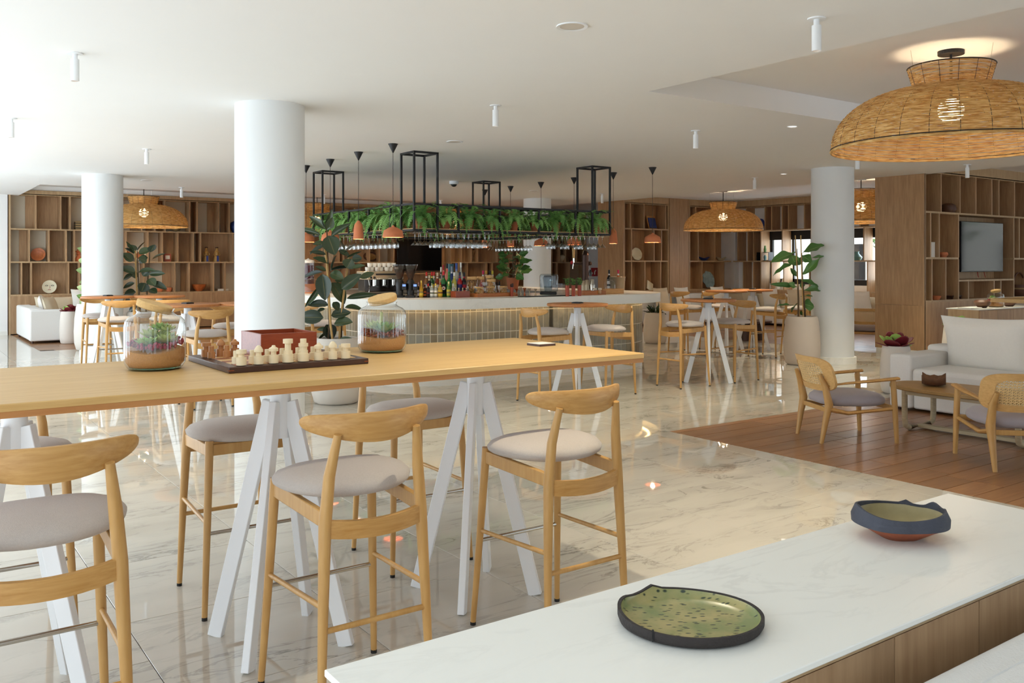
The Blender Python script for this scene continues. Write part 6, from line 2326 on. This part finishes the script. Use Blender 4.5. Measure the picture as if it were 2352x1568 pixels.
rub = leaf_mesh('leaf', 'rubber_leaf', 9, 1.0, 'oval', 0.06, 0.12)
fid = leaf_mesh('leaf', 'fiddle_leaf', 13, 1.0, 'fiddle', 0.10, 0.10)
var_ = leaf_mesh('leaf', 'variegated_leaf', 9, 1.0, 'oval', 0.1, 0.10)
# rubber plant beside the big column
org = on(773, 10.0)
t = thing('rubber_plant', 'tall dark rubber plant in pale planter between big column and bar', 'plant', (*org, 0), 0)
planter(t, 1.02, 'planter', 1.0)
cv = lambda p: (680 + 0.2296 * p[0], 480 + 0.2296 * p[1])
q = random.Random(21)


def stem3(pts, rs, mat, nm, d0, org, cv, t):
    out = []
    for k, p in enumerate(pts):
        px, py = cv(p)
        x, y = on(px, d0 + 0.02 * k)
        out.append((x - org[0], y - org[1], zat(py, d0)))
    MB().tube(out, rs, 8).build(nm, mat, t, smooth=60)


stem3([(390, 1500), (345, 1150), (330, 900), (312, 560), (290, 400)], 0.014, 'cane', 'support_cane', 9.94, org, cv, t)
stem3([(300, 1500), (335, 1150), (320, 850), (318, 560), (310, 250), (305, 180)], [0.014, 0.012, 0.011, 0.010, 0.008, 0.005], 'stem', 'stem', 9.98, org, cv, t)
stem3([(425, 1500), (440, 1150), (470, 900), (510, 620), (530, 480)], 0.013, 'cane', 'support_cane', 10.0, org, cv, t)
stem3([(445, 1500), (455, 1150), (480, 850), (505, 650), (525, 460)], [0.013, 0.012, 0.01, 0.009, 0.005], 'stem', 'stem', 10.06, org, cv, t)
RL = [((305, 215), (360, 0), 55), ((300, 205), (130, 65), 62), ((325, 195), (365, 85), 75), ((300, 190), (255, 95), 70), ((250, 262), (0, 185), 48), ((350, 270), (545, 140), 62), ((320, 265), (390, 458), 150), ((290, 370), (128, 450), 62), ((420, 320), (492, 405), 85), ((425, 415), (540, 468), 55),
      ((485, 440), (600, 335), 95), ((330, 545), (168, 480), 66), ((405, 465), (340, 625), 95), ((505, 590), (560, 500), 118), ((560, 500), (660, 490), 74), ((500, 490), (658, 420), 20), ((300, 620), (192, 572), 44), ((270, 630), (50, 690), 50), ((335, 615), (610, 570), 34), ((265, 650), (290, 915), 135),
      ((355, 735), (495, 945), 135), ((455, 800), (650, 648), 112), ((640, 690), (785, 635), 56), ((250, 755), (85, 990), 50), ((325, 965), (105, 950), 90), ((505, 895), (820, 850), 55), ((485, 985), (678, 1005), 88), ((350, 1065), (550, 1030), 92), ((275, 1085), (20, 1078), 125), ((380, 1145), (565, 1125), 115),
      ((300, 1155), (370, 1305), 135), ((430, 1300), (638, 1352), 64), ((330, 1230), (215, 1310), 76), ((320, 1215), (205, 1200), 55), ((345, 1325), (500, 1350), 60), ((345, 640), (475, 695), 90), ((370, 930), (430, 1015), 85), ((390, 690), (470, 720), 90), ((290, 1000), (200, 1030), 50), ((430, 1330), (300, 1370), 80), ((280, 340), (165, 350), 46), ((300, 455), (130, 425), 40), ((560, 590), (690, 560), 40)]
for (b, e, wp) in RL:
    pix_leaf(t, rub, 10.0, org, b, e, wp * 1.18, 1.0, cv, q)
# rubber plant behind the left round tables
org = on(325, 15.4)
t = thing('rubber_plant', 'rubber plant behind the left round tables beside the white column', 'plant', (*org, 0), 0)
planter(t, 1.0, 'planter', 1.0)
cv = lambda p: (0.3061 * p[0], 380 + 0.3061 * p[1])
q = random.Random(5)
stem3([(1045, 1250), (1025, 900), (1015, 640)], 0.014, 'cane', 'support_cane', 15.4, org, cv, t)
stem3([(1060, 1250), (1040, 900), (1030, 640)], [0.018, 0.014, 0.006], 'stem', 'stem', 15.38, org, cv, t)
stem3([(1090, 1250), (1105, 900), (1125, 640)], [0.018, 0.014, 0.006], 'stem', 'stem', 15.42, org, cv, t)
for (b, e, wp) in (((1020, 640), (955, 590), 62), ((1030, 640), (1085, 568), 52), ((1040, 662), (1142, 622), 52), ((1010, 660), (945, 565), 20), ((1005, 662), (935, 615), 30), ((995, 720), (920, 655), 72), ((1130, 650), (1160, 590), 58), ((1140, 705), (1240, 655), 60), ((1110, 690), (1035, 720), 55), ((1015, 800), (897, 762), 55), ((1040, 800), (1170, 785), 46),
                   ((1120, 815), (1238, 808), 40), ((1000, 820), (920, 858), 40), ((1130, 880), (1255, 925), 50), ((1010, 880), (922, 920), 36), ((1120, 930), (1178, 955), 55), ((1020, 950), (925, 968), 55), ((1090, 880), (1060, 950), 75), ((1110, 775), (1070, 830), 60), ((1040, 1000), (935, 1020), 60), ((1080, 1000), (1150, 1040), 70), ((1030, 1060), (960, 1100), 60), ((1100, 720), (1040, 690), 60), ((1020, 850), (980, 780), 50), ((1115, 850), (1165, 900), 60)):
    pix_leaf(t, rub, 15.4, org, b, e, wp * 1.2, 1.0, cv, q, 0.15)
# fiddle-leaf fig by the right column
org = on(1842, 13.8)
t = thing('fig_tree', 'young fiddle leaf fig in a large taupe planter by the right column', 'plant', (*org, 0), 0)
planter(t, 1.0, 'planter_taupe', 1.02)
cv = lambda p: (1700 + 0.2041 * p[0], 540 + 0.2041 * p[1])
q = random.Random(9)
stem3([(670, 960), (645, 500), (620, 0)], 0.008, 'cane', 'support_cane', 13.75, org, cv, t)
stem3([(712, 960), (695, 500), (682, 0)], 0.008, 'cane', 'support_cane', 13.72, org, cv, t)
stem3([(655, 960), (655, 700), (645, 450), (640, 150)], [0.016, 0.013, 0.01, 0.005], 'stem', 'stem', 13.74, org, cv, t)
stem3([(735, 960), (715, 700), (700, 450), (695, 200)], [0.016, 0.013, 0.01, 0.005], 'stem', 'stem', 13.76, org, cv, t)
for (b, e, wp) in (((630, 190), (345, 292), 95), ((570, 205), (630, 345), 95), ((700, 200), (938, 95), 105), ((690, 225), (805, 295), 90), ((800, 255), (958, 232), 28), ((905, 250), (708, 440), 70), ((640, 300), (368, 428), 52), ((650, 480), (565, 365), 40), ((655, 500), (885, 562), 58), ((640, 580), (342, 545), 44), ((630, 585), (550, 540), 55), ((700, 625), (972, 588), 66),
                   ((680, 690), (812, 678), 118), ((690, 770), (838, 800), 118), ((660, 750), (568, 858), 105), ((690, 850), (700, 905), 70), ((600, 790), (415, 780), 26), ((690, 520), (700, 600), 70), ((640, 250), (690, 330), 80)):
    pix_leaf(t, fid, 13.8, org, b, e, wp * 1.45, 1.0, cv, q, 0.16)
# bushy fig standing on the rear of the bar
org = on(1178, 15.6)
t = thing('fig_tree', 'bushy fiddle leaf fig in a clay pot at the back of the bar', 'plant', (*org, TOP), 0)
MB().lathe([(0, 0), (0.09, 0), (0.12, 0.2), (0.1, 0.2), (0, 0.17)], 24, cap=False).build('pot', 'pot_clay', t, smooth=40)
q = random.Random(13)
for (x, y, h) in ((0.0, 0, 0.62), (0.05, 0.04, 0.6), (-0.05, 0.02, 0.5)):
    MB().tube([(x, y, 0.15), (x * 3, y * 3, h)], 0.008, 6).build('stem', 'stem', t)
MB().tube([(0.03, 0, 0.15), (0.16, -0.1, 0.75)], 0.007, 6).build('support_cane', 'cane', t)
for k in range(34):
    a = k * 2.4
    zz = 0.22 + 0.42 * (k / 33)
    r0 = 0.04 + 0.10 * abs(math.sin(k * 1.7))
    b = Vector((r0 * math.cos(a), r0 * math.sin(a), zz))
    L = q.uniform(0.18, 0.26)
    e = b + Vector((math.cos(a) * L * 0.9, math.sin(a) * L * 0.9, L * q.uniform(-0.35, 0.45)))
    put_leaf(fid, t, b, e, q.uniform(0.12, 0.17), (-0.6, -0.8, 0.5 + q.uniform(-0.4, 0.6)), 1.0)
# variegated plant half hidden by the left column
org = on(214, 16.1)
t = thing('variegated_plant', 'pale variegated plant half hidden by the left column', 'plant', (*org, 0), 0)
planter(t, 1.15, 'planter', 1.15)
q = random.Random(2)
MB().tube([(0, 0, 0.7), (0.02, 0.03, 1.3), (0, 0.02, 1.75)], [0.02, 0.015, 0.006], 8).build('stem', 'stem', t)
for k in range(26):
    a = k * 2.4
    b = Vector((0.02 * math.cos(a), 0.02 * math.sin(a), 0.72 + 1.0 * k / 25))
    e = b + Vector((math.cos(a) * 0.26, math.sin(a) * 0.26, q.uniform(-0.05, 0.16)))
    put_leaf(var_, t, b, e, 0.16, (-0.2, -0.9, 0.4), 1.0)


def succulent_pot(loc, h, label, m1, m2, mat, s=0.62, r=0.17, n=15):
    t = thing('potted_succulent', label, 'plant', loc, 0, 'potted paddle succulents')
    planter(t, s, mat, h)
    q = random.Random(int(loc[0] * 100))
    zt = 0.668 * h
    for k in range(n):
        a, f = k * 2.39996, k / n
        el = R(12 + 66 * f)
        L = r * (1.0 - 0.25 * f) * q.uniform(0.85, 1.1)
        d = Vector((math.cos(a) * math.cos(el), math.sin(a) * math.cos(el), math.sin(el)))
        mb = MB().ball((0, 0, 0), (L * 0.52, L * 0.44, 0.008), 12, 7)
        sd = Vector((-math.sin(a), math.cos(a), 0))
        up = d.cross(sd)
        c = Vector((0, 0, zt + 0.015)) + d * L * 0.62
        mb.xform(Matrix(((d.x, sd.x, up.x, c.x), (d.y, sd.y, up.y, c.y), (d.z, sd.z, up.z, c.z), (0, 0, 0, 1))))
        mb.build('leaf', m1 if k % 3 else m2, t, smooth=180)
    return t


succulent_pot((*on(2058, 10.75), 0), 0.78, 'red edged paddle succulent in a pale pot beside the sofa arm', 'succulent_red', 'succulent_lime', 'planter', 0.66, 0.24)
succulent_pot((*on(2202, 12.2), 0), 0.98, 'green paddle succulent in a pale pot behind the right sofa', 'succulent_lime', 'succulent_lime', 'planter', 0.78, 0.20)
succulent_pot((*on(160, 17.4), 0), 0.86, 'red paddle succulent in a tall pale pot beside the left sofa', 'succulent_red', 'succulent_lime', 'planter', 0.66, 0.2)
t = thing('potted_shrub', 'dark leafy shrub in a pale pot at the right bar end', 'plant', (*on(1505, 17.5), 0), 0)
planter(t, 0.85, 'planter', 0.82)
q = random.Random(31)
for k in range(40):
    a, el = q.uniform(0, 6.28), q.uniform(0.1, 1.4)
    b = Vector((0.03 * math.cos(a), 0.03 * math.sin(a), 0.55))
    e = b + Vector((math.cos(a) * math.cos(el), math.sin(a) * math.cos(el), math.sin(el))) * q.uniform(0.12, 0.26)
    put_leaf(rub, t, b.lerp(e, 0.4), e, 0.07, (q.uniform(-1, 1), q.uniform(-1, 0), 0.7), 1.0)

# ------------------------------------------------------------------ things on the shelves
plain('deco_orange', S(186, 104, 54), 0.4, var=0.5, scale=16)
plain('deco_cream', S(226, 218, 190), 0.5, var=0.06, scale=14)
plain('deco_blue', S(44, 62, 128), 0.35, var=0.15, scale=14)
plain('deco_brown', S(92, 60, 42), 0.5, var=0.4, scale=20)
plain('deco_gold', S(176, 138, 76), 0.35, var=0.4, scale=20)
plain('deco_teal', S(96, 138, 138), 0.4, var=0.2, scale=20)
plain('glass_blue', S(150, 178, 190), 0.08, var=0.5, scale=9)
wood('straw', S(126, 104, 70), S(176, 150, 106), (30, 30, 60), 0.8)


def on_shelf(px, wall, z, back=0.16):
    if wall == 'back':
        return (atY(px, 22.2 + back), 22.2 + back, z + 0.0165)
    if wall == 'A':
        return (atY(px, 16.7 + back), 16.7 + back, z + 0.0165)
    if wall == 'R':
        return (19.4 + back, atX(px, 19.4 + back), z + 0.0165)
    return (atY(px, 8.1 + back), 8.1 + back, z + 0.0165)


def plate(loc, r, m1, m2, label, tilt=14, rz=0.0, wavy=0.0, sy=1.0, features=False):
    t = thing('display_plate', label, 'plate', loc, rz)
    n = 36
    lv = [(0, 0.012), (0.6, 0.012), (0.68, 0.004), (0.97, -0.012), (1.0, -0.012), (0.98, 0.0), (0.6, 0.022), (0, 0.022)]

    def mk(js):
        mb = MB()
        mb.quadgrid(n, len(js), lambda i, j: (r * lv[js[j]][0] * (1 + wavy * math.sin(8 * 2 * PI * i / n)) * math.cos(2 * PI * i / n), lv[js[j]][1] + wavy * 0.2 * lv[js[j]][0] * math.sin(8 * 2 * PI * i / n), r * sy * lv[js[j]][0] * (1 + wavy * math.sin(8 * 2 * PI * i / n)) * math.sin(2 * PI * i / n)), cu=True)
        mb.xform(Matrix.Translation((0, 0.03, r * sy * math.cos(R(tilt)) + 0.012)) @ Matrix.Rotation(R(-tilt), 4, 'X'))
        return mb
    mk([0, 1, 2]).build('well', m2, t, smooth=60)
    mk([2, 3, 4, 5, 6, 7]).build('rim', m1, t, smooth=60)
    for s in (-1, 1):
        MB().bar((s * 0.05, -0.04, 0.003), (s * 0.05, 0.07, 0.003), 0.012, 0.006).build('stand', 'ink', t)
    if features:
        for s in (-1, 1):
            mb = MB().tube([(s * 0.03, 0.0, 0.03), (s * 0.06, 0.0, 0.04), (s * 0.09, 0.0, 0.03)], 0.004, 5)
            mb.tube([(s * 0.03, 0.0, 0.02), (s * 0.06, 0.0, 0.012), (s * 0.09, 0.0, 0.02)], 0.003, 5)
            mb.xform(Matrix.Translation((0, 0.036, r + 0.008)) @ Matrix.Rotation(R(-tilt), 4, 'X'))
            mb.build('painted_eye', 'ink', t)
        mb = MB().tube([(0.004, 0, 0.03), (0.012, 0, -0.03), (-0.004, 0, -0.035)], 0.003, 5).tube([(-0.03, 0, -0.07), (0, 0, -0.064), (0.03, 0, -0.07)], 0.005, 5)
        mb.xform(Matrix.Translation((0, 0.034, r + 0.008)) @ Matrix.Rotation(R(-tilt), 4, 'X'))
        mb.build('painted_nose', 'sign_red', t)
    return t


plate(on_shelf(87, 'back', zB[1]), 0.15, 'deco_orange', 'deco_orange', 'brown orange glazed plate on the left shelving', rz=-0.3)
plate(on_shelf(113, 'back', zB[0]), 0.15, 'deco_cream', 'deco_cream', 'cream plate with painted face on the left shelving', rz=-0.3, features=True)


def lathe_thing(name, label, cat, loc, parts, sc_=1.0):
    t = thing(name, label, cat, loc)
    for (nm, prof, mat) in parts:
        MB().lathe([(r * sc_, z * sc_) for r, z in prof], 20, cap=False).build(nm, mat, t, smooth=50)
    return t


lathe_thing('clay_figure', 'orange clay figure on the shelving left of the column', 'figurine', on_shelf(180, 'back', zB[1]), [('body', [(0, 0), (0.07, 0), (0.08, 0.06), (0.03, 0.14), (0.05, 0.17), (0.03, 0.2)], 'terracotta'), ('head', [(0.03, 0.2), (0.07, 0.23), (0.02, 0.26), (0.022, 0.3), (0, 0.31)], 'terracotta')])
t = thing('woven_basket', 'small striped woven basket beside the left column', 'basket', on_shelf(187, 'back', zB[2]))
MB().box(-0.14, 0.14, -0.1, 0.1, 0, 0.19).build('body', 'straw', t, bevel=0.01)
for k in range(3):
    MB().box(-0.142, 0.142, -0.102, 0.102, 0.03 + k * 0.055, 0.045 + k * 0.055).build('stripe', 'ink', t)
t = thing('picture_frame', 'small red framed print on the left shelving', 'picture frame', on_shelf(385, 'back', zB[1]), -0.2)
MB().box(-0.08, 0.08, 0, 0.02, 0, 0.19).build('frame', 'box_wood', t)
MB().box(-0.05, 0.05, -0.003, 0, 0.06, 0.15).build('print', 'paper', t)


def figurine(px, label):
    t = thing('figurine', label, 'figurine', on_shelf(px, 'back', zB[1]), 0, 'pair of painted figurines')
    MB().lathe([(0, 0), (0.085, 0), (0.07, 0.1), (0.04, 0.2), (0.055, 0.24), (0.028, 0.28), (0.028, 0.3)], 14, cap=False).build('dress', 'deco_gold', t, smooth=50)
    MB().ball((0, 0, 0.325), 0.032, 10, 8).build('head', 'deco_gold', t, smooth=180)
    MB().ball((0, 0.005, 0.35), (0.045, 0.04, 0.02), 10, 6).build('hair', 'deco_brown', t, smooth=180)
    MB().tube([(-0.05, -0.0, 0.25), (-0.075, -0.02, 0.17), (-0.03, -0.06, 0.15), (0.03, -0.06, 0.15), (0.075, -0.02, 0.17), (0.05, 0, 0.25)], 0.012, 6).build('arms', 'deco_gold', t, smooth=60)
    MB().bar((0.0, -0.085, 0.005), (0.005, -0.055, 0.15), 0.05, 0.012).build('apron', 'deco_blue', t)


figurine(474, 'painted blue and gold figurine, left of the pair')
figurine(498, 'painted blue and gold figurine, right of the pair')
lathe_thing('ceramic_bowl', 'dark red flower shaped bowl on the left shelving', 'bowl', on_shelf(457, 'back', zB[0]), [('bowl', [(0, 0), (0.07, 0), (0.15, 0.1), (0.17, 0.17), (0.13, 0.16), (0.1, 0.08), (0, 0.04)], 'deco_orange')])
for (px, lb) in ((367, 'small clay pot left of two below the rubber plant'), (388, 'small clay pot right of two on the low shelf')):
    lathe_thing('clay_pot', lb, 'pot', on_shelf(px, 'back', zB[0]), [('pot', [(0, 0), (0.05, 0), (0.075, 0.06), (0.07, 0.1), (0.06, 0.1), (0.05, 0.03), (0, 0.03)], 'terracotta')])


def book(loc, rz, w_, d_, h, mat, label):
    t = thing('book', label, 'book', loc, rz)
    MB().box(-w_ / 2, w_ / 2, -d_ / 2, d_ / 2, 0, 0.004).box(-w_ / 2, w_ / 2, -d_ / 2, d_ / 2, h - 0.004, h).build('cover', mat, t)
    MB().box(-w_ / 2 + 0.004, w_ / 2 - 0.004, -d_ / 2 + 0.004, d_ / 2 - 0.004, 0.004, h - 0.004).build('pages', 'paper', t)


book(on_shelf(510, 'back', zB[0]), 0, 0.27, 0.2, 0.05, 'paper', 'white book lying on the left shelving near the big column')
lathe_thing('glass_vase', 'blue glass object cut off by the big column', 'vase', on_shelf(541, 'back', zB[2]), [('vase', [(0, 0), (0.07, 0), (0.15, 0.14), (0.12, 0.26), (0.05, 0.3), (0.04, 0.3), (0, 0.05)], 'deco_blue')])
lathe_thing('stone_ball', 'rough cream ball under the left wicker lamp rim', 'ornament', on_shelf(404, 'back', zB[2]), [('ball', [(0, 0), (0.07, 0.02), (0.13, 0.1), (0.13, 0.16), (0.07, 0.24), (0, 0.25)], 'straw')])
for (px, lb) in ((312, 'orange glazed bowl above the rubber plant leaves'),):
    plate(on_shelf(px - 22, 'back', zB[1]), 0.12, 'deco_orange', 'deco_orange', 'small orange plate beside the left column', rz=-0.2)
plate(on_shelf(322, 'back', zB[1]), 0.14, 'deco_cream', 'deco_orange', 'orange and white plate behind the rubber plant', rz=-0.2)
# behind the bar
plate(on_shelf(853, 'back', zB[1]), 0.24, 'deco_brown', 'deco_gold', 'oval carved wooden platter left of the bar television', sy=0.58)
lathe_thing('figurine', 'small gold figurine right of the bar television', 'figurine', on_shelf(1056, 'back', zB[1]), [('figure', [(0, 0), (0.05, 0), (0.06, 0.08), (0.035, 0.15), (0.05, 0.2), (0.03, 0.25), (0, 0.28)], 'deco_gold')])
lathe_thing('candlestick', 'turned wooden candlestick right of the bar television', 'candlestick', on_shelf(1085, 'back', zB[1]), [('stick', [(0, 0), (0.07, 0), (0.07, 0.03), (0.03, 0.06), (0.05, 0.12), (0.03, 0.2), (0.055, 0.27), (0.08, 0.32), (0.08, 0.35), (0, 0.35)], 'straw')])
t = lathe_thing('vase', 'pointed pale vase with dried stems right of the bar column', 'vase', on_shelf(1289, 'back', zB[1]), [('vase', [(0, 0), (0.04, 0), (0.13, 0.12), (0.14, 0.2), (0.06, 0.23), (0.05, 0.23), (0, 0.05)], 'deco_cream')])
q = random.Random(8)
for k in range(9):
    MB().tube([(0, 0, 0.15), (q.uniform(-0.05, 0.05), 0, 0.35), (q.uniform(-0.12, 0.12), q.uniform(-0.03, 0.03), q.uniform(0.45, 0.62))], [0.004, 0.004, 0.008], 5).build('dried_stem', 'straw', t)
# shelving right of the bar
t = thing('book', 'blue covered book on a wooden stand on the dark shelving', 'book', on_shelf(1500, 'A', zR[2], 0.14), 0.1)
mb = MB().box(-0.17, 0.17, -0.012, 0.012, 0.01, 0.36)
mb.xform(Matrix.Rotation(R(-16), 4, 'X'))
mb.build('stand', 'tray_pale', t)
mb = MB().box(-0.14, 0.14, -0.03, -0.012, 0.02, 0.3)
mb.xform(Matrix.Rotation(R(-16), 4, 'X'))
mb.build('cover', 'deco_blue', t)
plate(on_shelf(1464, 'A', zR[1]), 0.165, 'deco_cream', 'deco_cream', 'cream scalloped plate with engraved sun on the dark shelving', rz=-0.1, wavy=0.02)
t = thing('paper_folder', 'pale folded card leaning on the dark shelving near the bar', 'card', on_shelf(1492, 'A', zR[0], 0.1), 0.2)
mb = MB().box(-0.12, 0.16, 0, 0.02, 0, 0.24)
mb.xform(Matrix.Rotation(R(24), 4, 'Y') @ Matrix.Rotation(R(-12), 4, 'X'))
mb.build('card', 'deco_cream', t)


def boat(loc, L, mat, mat2, label, rz=0.0):
    t = thing('boat_dish', label, 'dish', loc, rz)
    n = 24
    lv = [(0.2, 0.0), (0.55, 0.02), (1.0, 0.11), (0.96, 0.112), (0.5, 0.04), (0.0, 0.035)]
    mb = MB()
    mb.quadgrid(n, 6, lambda i, j: (L / 2 * lv[j][0] * math.cos(2 * PI * i / n), 0.09 * lv[j][0] * math.sin(2 * PI * i / n), lv[j][1] * (0.55 + 0.45 * math.cos(2 * PI * i / n) ** 2)), cu=True)
    mb.f.append(tuple(reversed(range(n))))
    mb.build('dish', mat, t, smooth=50)


boat(on_shelf(1617, 'A', zR[1]), 0.42, 'deco_blue', 'tray_pale', 'blue boat shaped dish beneath the hanging wicker lamp')
boat(on_shelf(1656, 'A', zR[1]), 0.40, 'deco_cream', 'deco_cream', 'white footed dish beneath the hanging wicker lamp')
plate(on_shelf(1629, 'A', zR[0], 0.1), 0.23, 'glass_blue', 'glass_blue', 'large fluted blue glass plate behind the round tables', rz=0.0, wavy=0.05, sy=1.05)
plate(on_shelf(1744, 'R', zR[2]), 0.16, 'deco_blue', 'deco_blue', 'blue plate behind the rim of the hanging wicker lamp', rz=R(-90))
t = thing('cube_frame', 'open black cube frame with small pot in front of the window', 'ornament', on_shelf(1757, 'R', zR[1]), R(-90))
for a in ((-0.2, 0.2, -0.1, 0.1, 0, 0.012), (-0.2, 0.2, -0.1, 0.1, 0.22, 0.232), (-0.2, -0.188, -0.1, 0.1, 0.012, 0.22), (0.188, 0.2, -0.1, 0.1, 0.012, 0.22)):
    MB().box(*a).build('frame_side', 'ink', t)
lc = on_shelf(1757, 'R', zR[1])
lathe_thing('small_pot', 'small grey pot inside the black cube frame', 'pot', (lc[0], lc[1] + 0.03, lc[2] + 0.0125), [('pot', [(0, 0), (0.05, 0), (0.07, 0.08), (0.05, 0.13), (0.04, 0.14), (0, 0.05)], 'deco_teal')])
t = lathe_thing('cactus', 'small cactus in a pot on top of the cube frame', 'cactus', (lc[0], lc[1] + 0.02, lc[2] + 0.2325), [('pot', [(0, 0), (0.05, 0), (0.06, 0.1), (0.05, 0.1), (0, 0.07)], 'herb')])
MB().ball((0, 0, 0.13), (0.05, 0.05, 0.06), 12, 8).build('cactus_body', 'herb', t, smooth=180)
MB().ball((0.04, 0, 0.17), (0.025, 0.025, 0.03), 10, 7).build('cactus_arm', 'herb', t, smooth=180)
for (px, h, lb) in ((1787, 0.22, 'smaller white pyramid on the shelf below the window'), (1798, 0.30, 'taller white pyramid on the shelf below the window')):
    t = thing('white_pyramid', lb, 'ornament', on_shelf(px, 'R', zR[0]), 0.3)
    MB().lathe([(0.10, 0), (0.10, 0.015)], 4).build('base', 'paper', t)
    MB().lathe([(0.09, 0.015), (0.012, h), (0, h)], 4, cap=False).build('pyramid', 'paper', t)
lathe_thing('glass_vase', 'teal glass vase on the shelf right of the column', 'vase', on_shelf(1968, 'R', zR[1]), [('vase', [(0, 0), (0.09, 0), (0.13, 0.08), (0.06, 0.16), (0.04, 0.2), (0.06, 0.22), (0, 0.1)], 'deco_teal')])
# television shelving
t = lathe_thing('woven_basket', 'dark brown lidded basket on the upper television shelving', 'basket', on_shelf(2178, 'T', zT[2]), [('body', [(0, 0), (0.1, 0), (0.14, 0.07), (0.12, 0.14), (0.11, 0.14), (0, 0.05)], 'deco_brown'), ('lid', [(0.12, 0.14), (0.06, 0.17), (0, 0.175)], 'deco_brown')])
book(on_shelf(2131, 'T', zT[1]), 0, 0.12, 0.2, 0.26, 'deco_cream', 'pale book standing on the television shelving')
t = thing('picture_frame', 'card in a red brown frame on the television shelving', 'picture frame', on_shelf(2146, 'T', zT[1]))
MB().box(-0.06, 0.06, 0, 0.015, 0, 0.24).build('frame', 'box_wood', t)
MB().box(-0.05, 0.05, -0.003, 0, 0.07, 0.2).build('print', 'paper', t)
lathe_thing('ceramic_bowl', 'small orange bowl left of the far television', 'bowl', on_shelf(2166, 'T', zT[1], 0.1), [('bowl', [(0, 0), (0.05, 0), (0.085, 0.05), (0.07, 0.09), (0.06, 0.09), (0, 0.03)], 'terracotta')])
lathe_thing('ceramic_bowl', 'small orange bowl on the low television shelving', 'bowl', on_shelf(2149, 'T', zT[0], 0.1), [('bowl', [(0, 0), (0.06, 0), (0.09, 0.06), (0.08, 0.07), (0, 0.03)], 'terracotta')])
t = thing('small_table_ornament', 'dark wooden figure on a tiny stand below the television', 'ornament', on_shelf(2190, 'T', zT[0], 0.15))
MB().box(-0.16, 0.16, -0.07, 0.07, 0.04, 0.06).build('stand_top', 'walnut', t)
for s in (-1, 1):
    MB().box(s * 0.14 - 0.015, s * 0.14 + 0.015, -0.06, 0.06, 0, 0.04).build('stand_foot', 'walnut', t)
MB().ball((0, 0, 0.13), (0.06, 0.04, 0.07), 12, 8).build('figure', 'deco_brown', t, smooth=180)
MB().ball((0.03, 0, 0.21), 0.03, 10, 7).build('figure_head', 'deco_brown', t, smooth=180)
t = thing('woven_basket', 'dark striped basket with tall handle right of the television', 'basket', on_shelf(2340, 'T', zT[0], 0.16))
MB().lathe([(0, 0), (0.2, 0), (0.26, 0.12), (0.25, 0.22), (0.23, 0.22), (0.2, 0.05), (0, 0.03)], 24, cap=False).build('body', 'deco_brown', t, smooth=50)
MB().lathe([(0.258, 0.13), (0.262, 0.15), (0.258, 0.16)], 24, cap=False).build('stripe', 'straw', t, smooth=50)
MB().tube([(0.22 * math.cos(PI * k / 12), 0, 0.2 + 0.25 * math.sin(PI * k / 12)) for k in range(13)], 0.016, 8).build('handle', 'deco_brown', t, smooth=60)
# things on the far sideboard
SZ = 0.90
x, y = at(2256, 705, SZ)
lathe_thing('wooden_bowl', 'round brown wooden bowl on the far sideboard', 'bowl', (*on(2256, 13.35), SZ), [('bowl', [(0, 0), (0.05, 0), (0.11, 0.05), (0.12, 0.09), (0.09, 0.12), (0.08, 0.11), (0, 0.04)], 'deco_brown')])
t = thing('book', 'thin white book on the far sideboard', 'book', (*on(2228, 13.15), SZ), 0.0)
MB().box(-0.16, 0.16, -0.1, 0.1, 0, 0.018).build('cover', 'paper', t)
dt = on(2287, 13.55)
o0 = [o for o in C.objects if o.name == 'terrarium'][0]
dup(o0, (dt[0], dt[1], SZ), 2.0, 'glass jar terrarium on the far sideboard below the television')
lathe_thing('wooden_bowl', 'small brown bowl beside the terrarium on the far sideboard', 'bowl', (*on(2318, 13.8), SZ), [('bowl', [(0, 0), (0.05, 0), (0.1, 0.05), (0.1, 0.08), (0.08, 0.08), (0, 0.03)], 'deco_brown')])
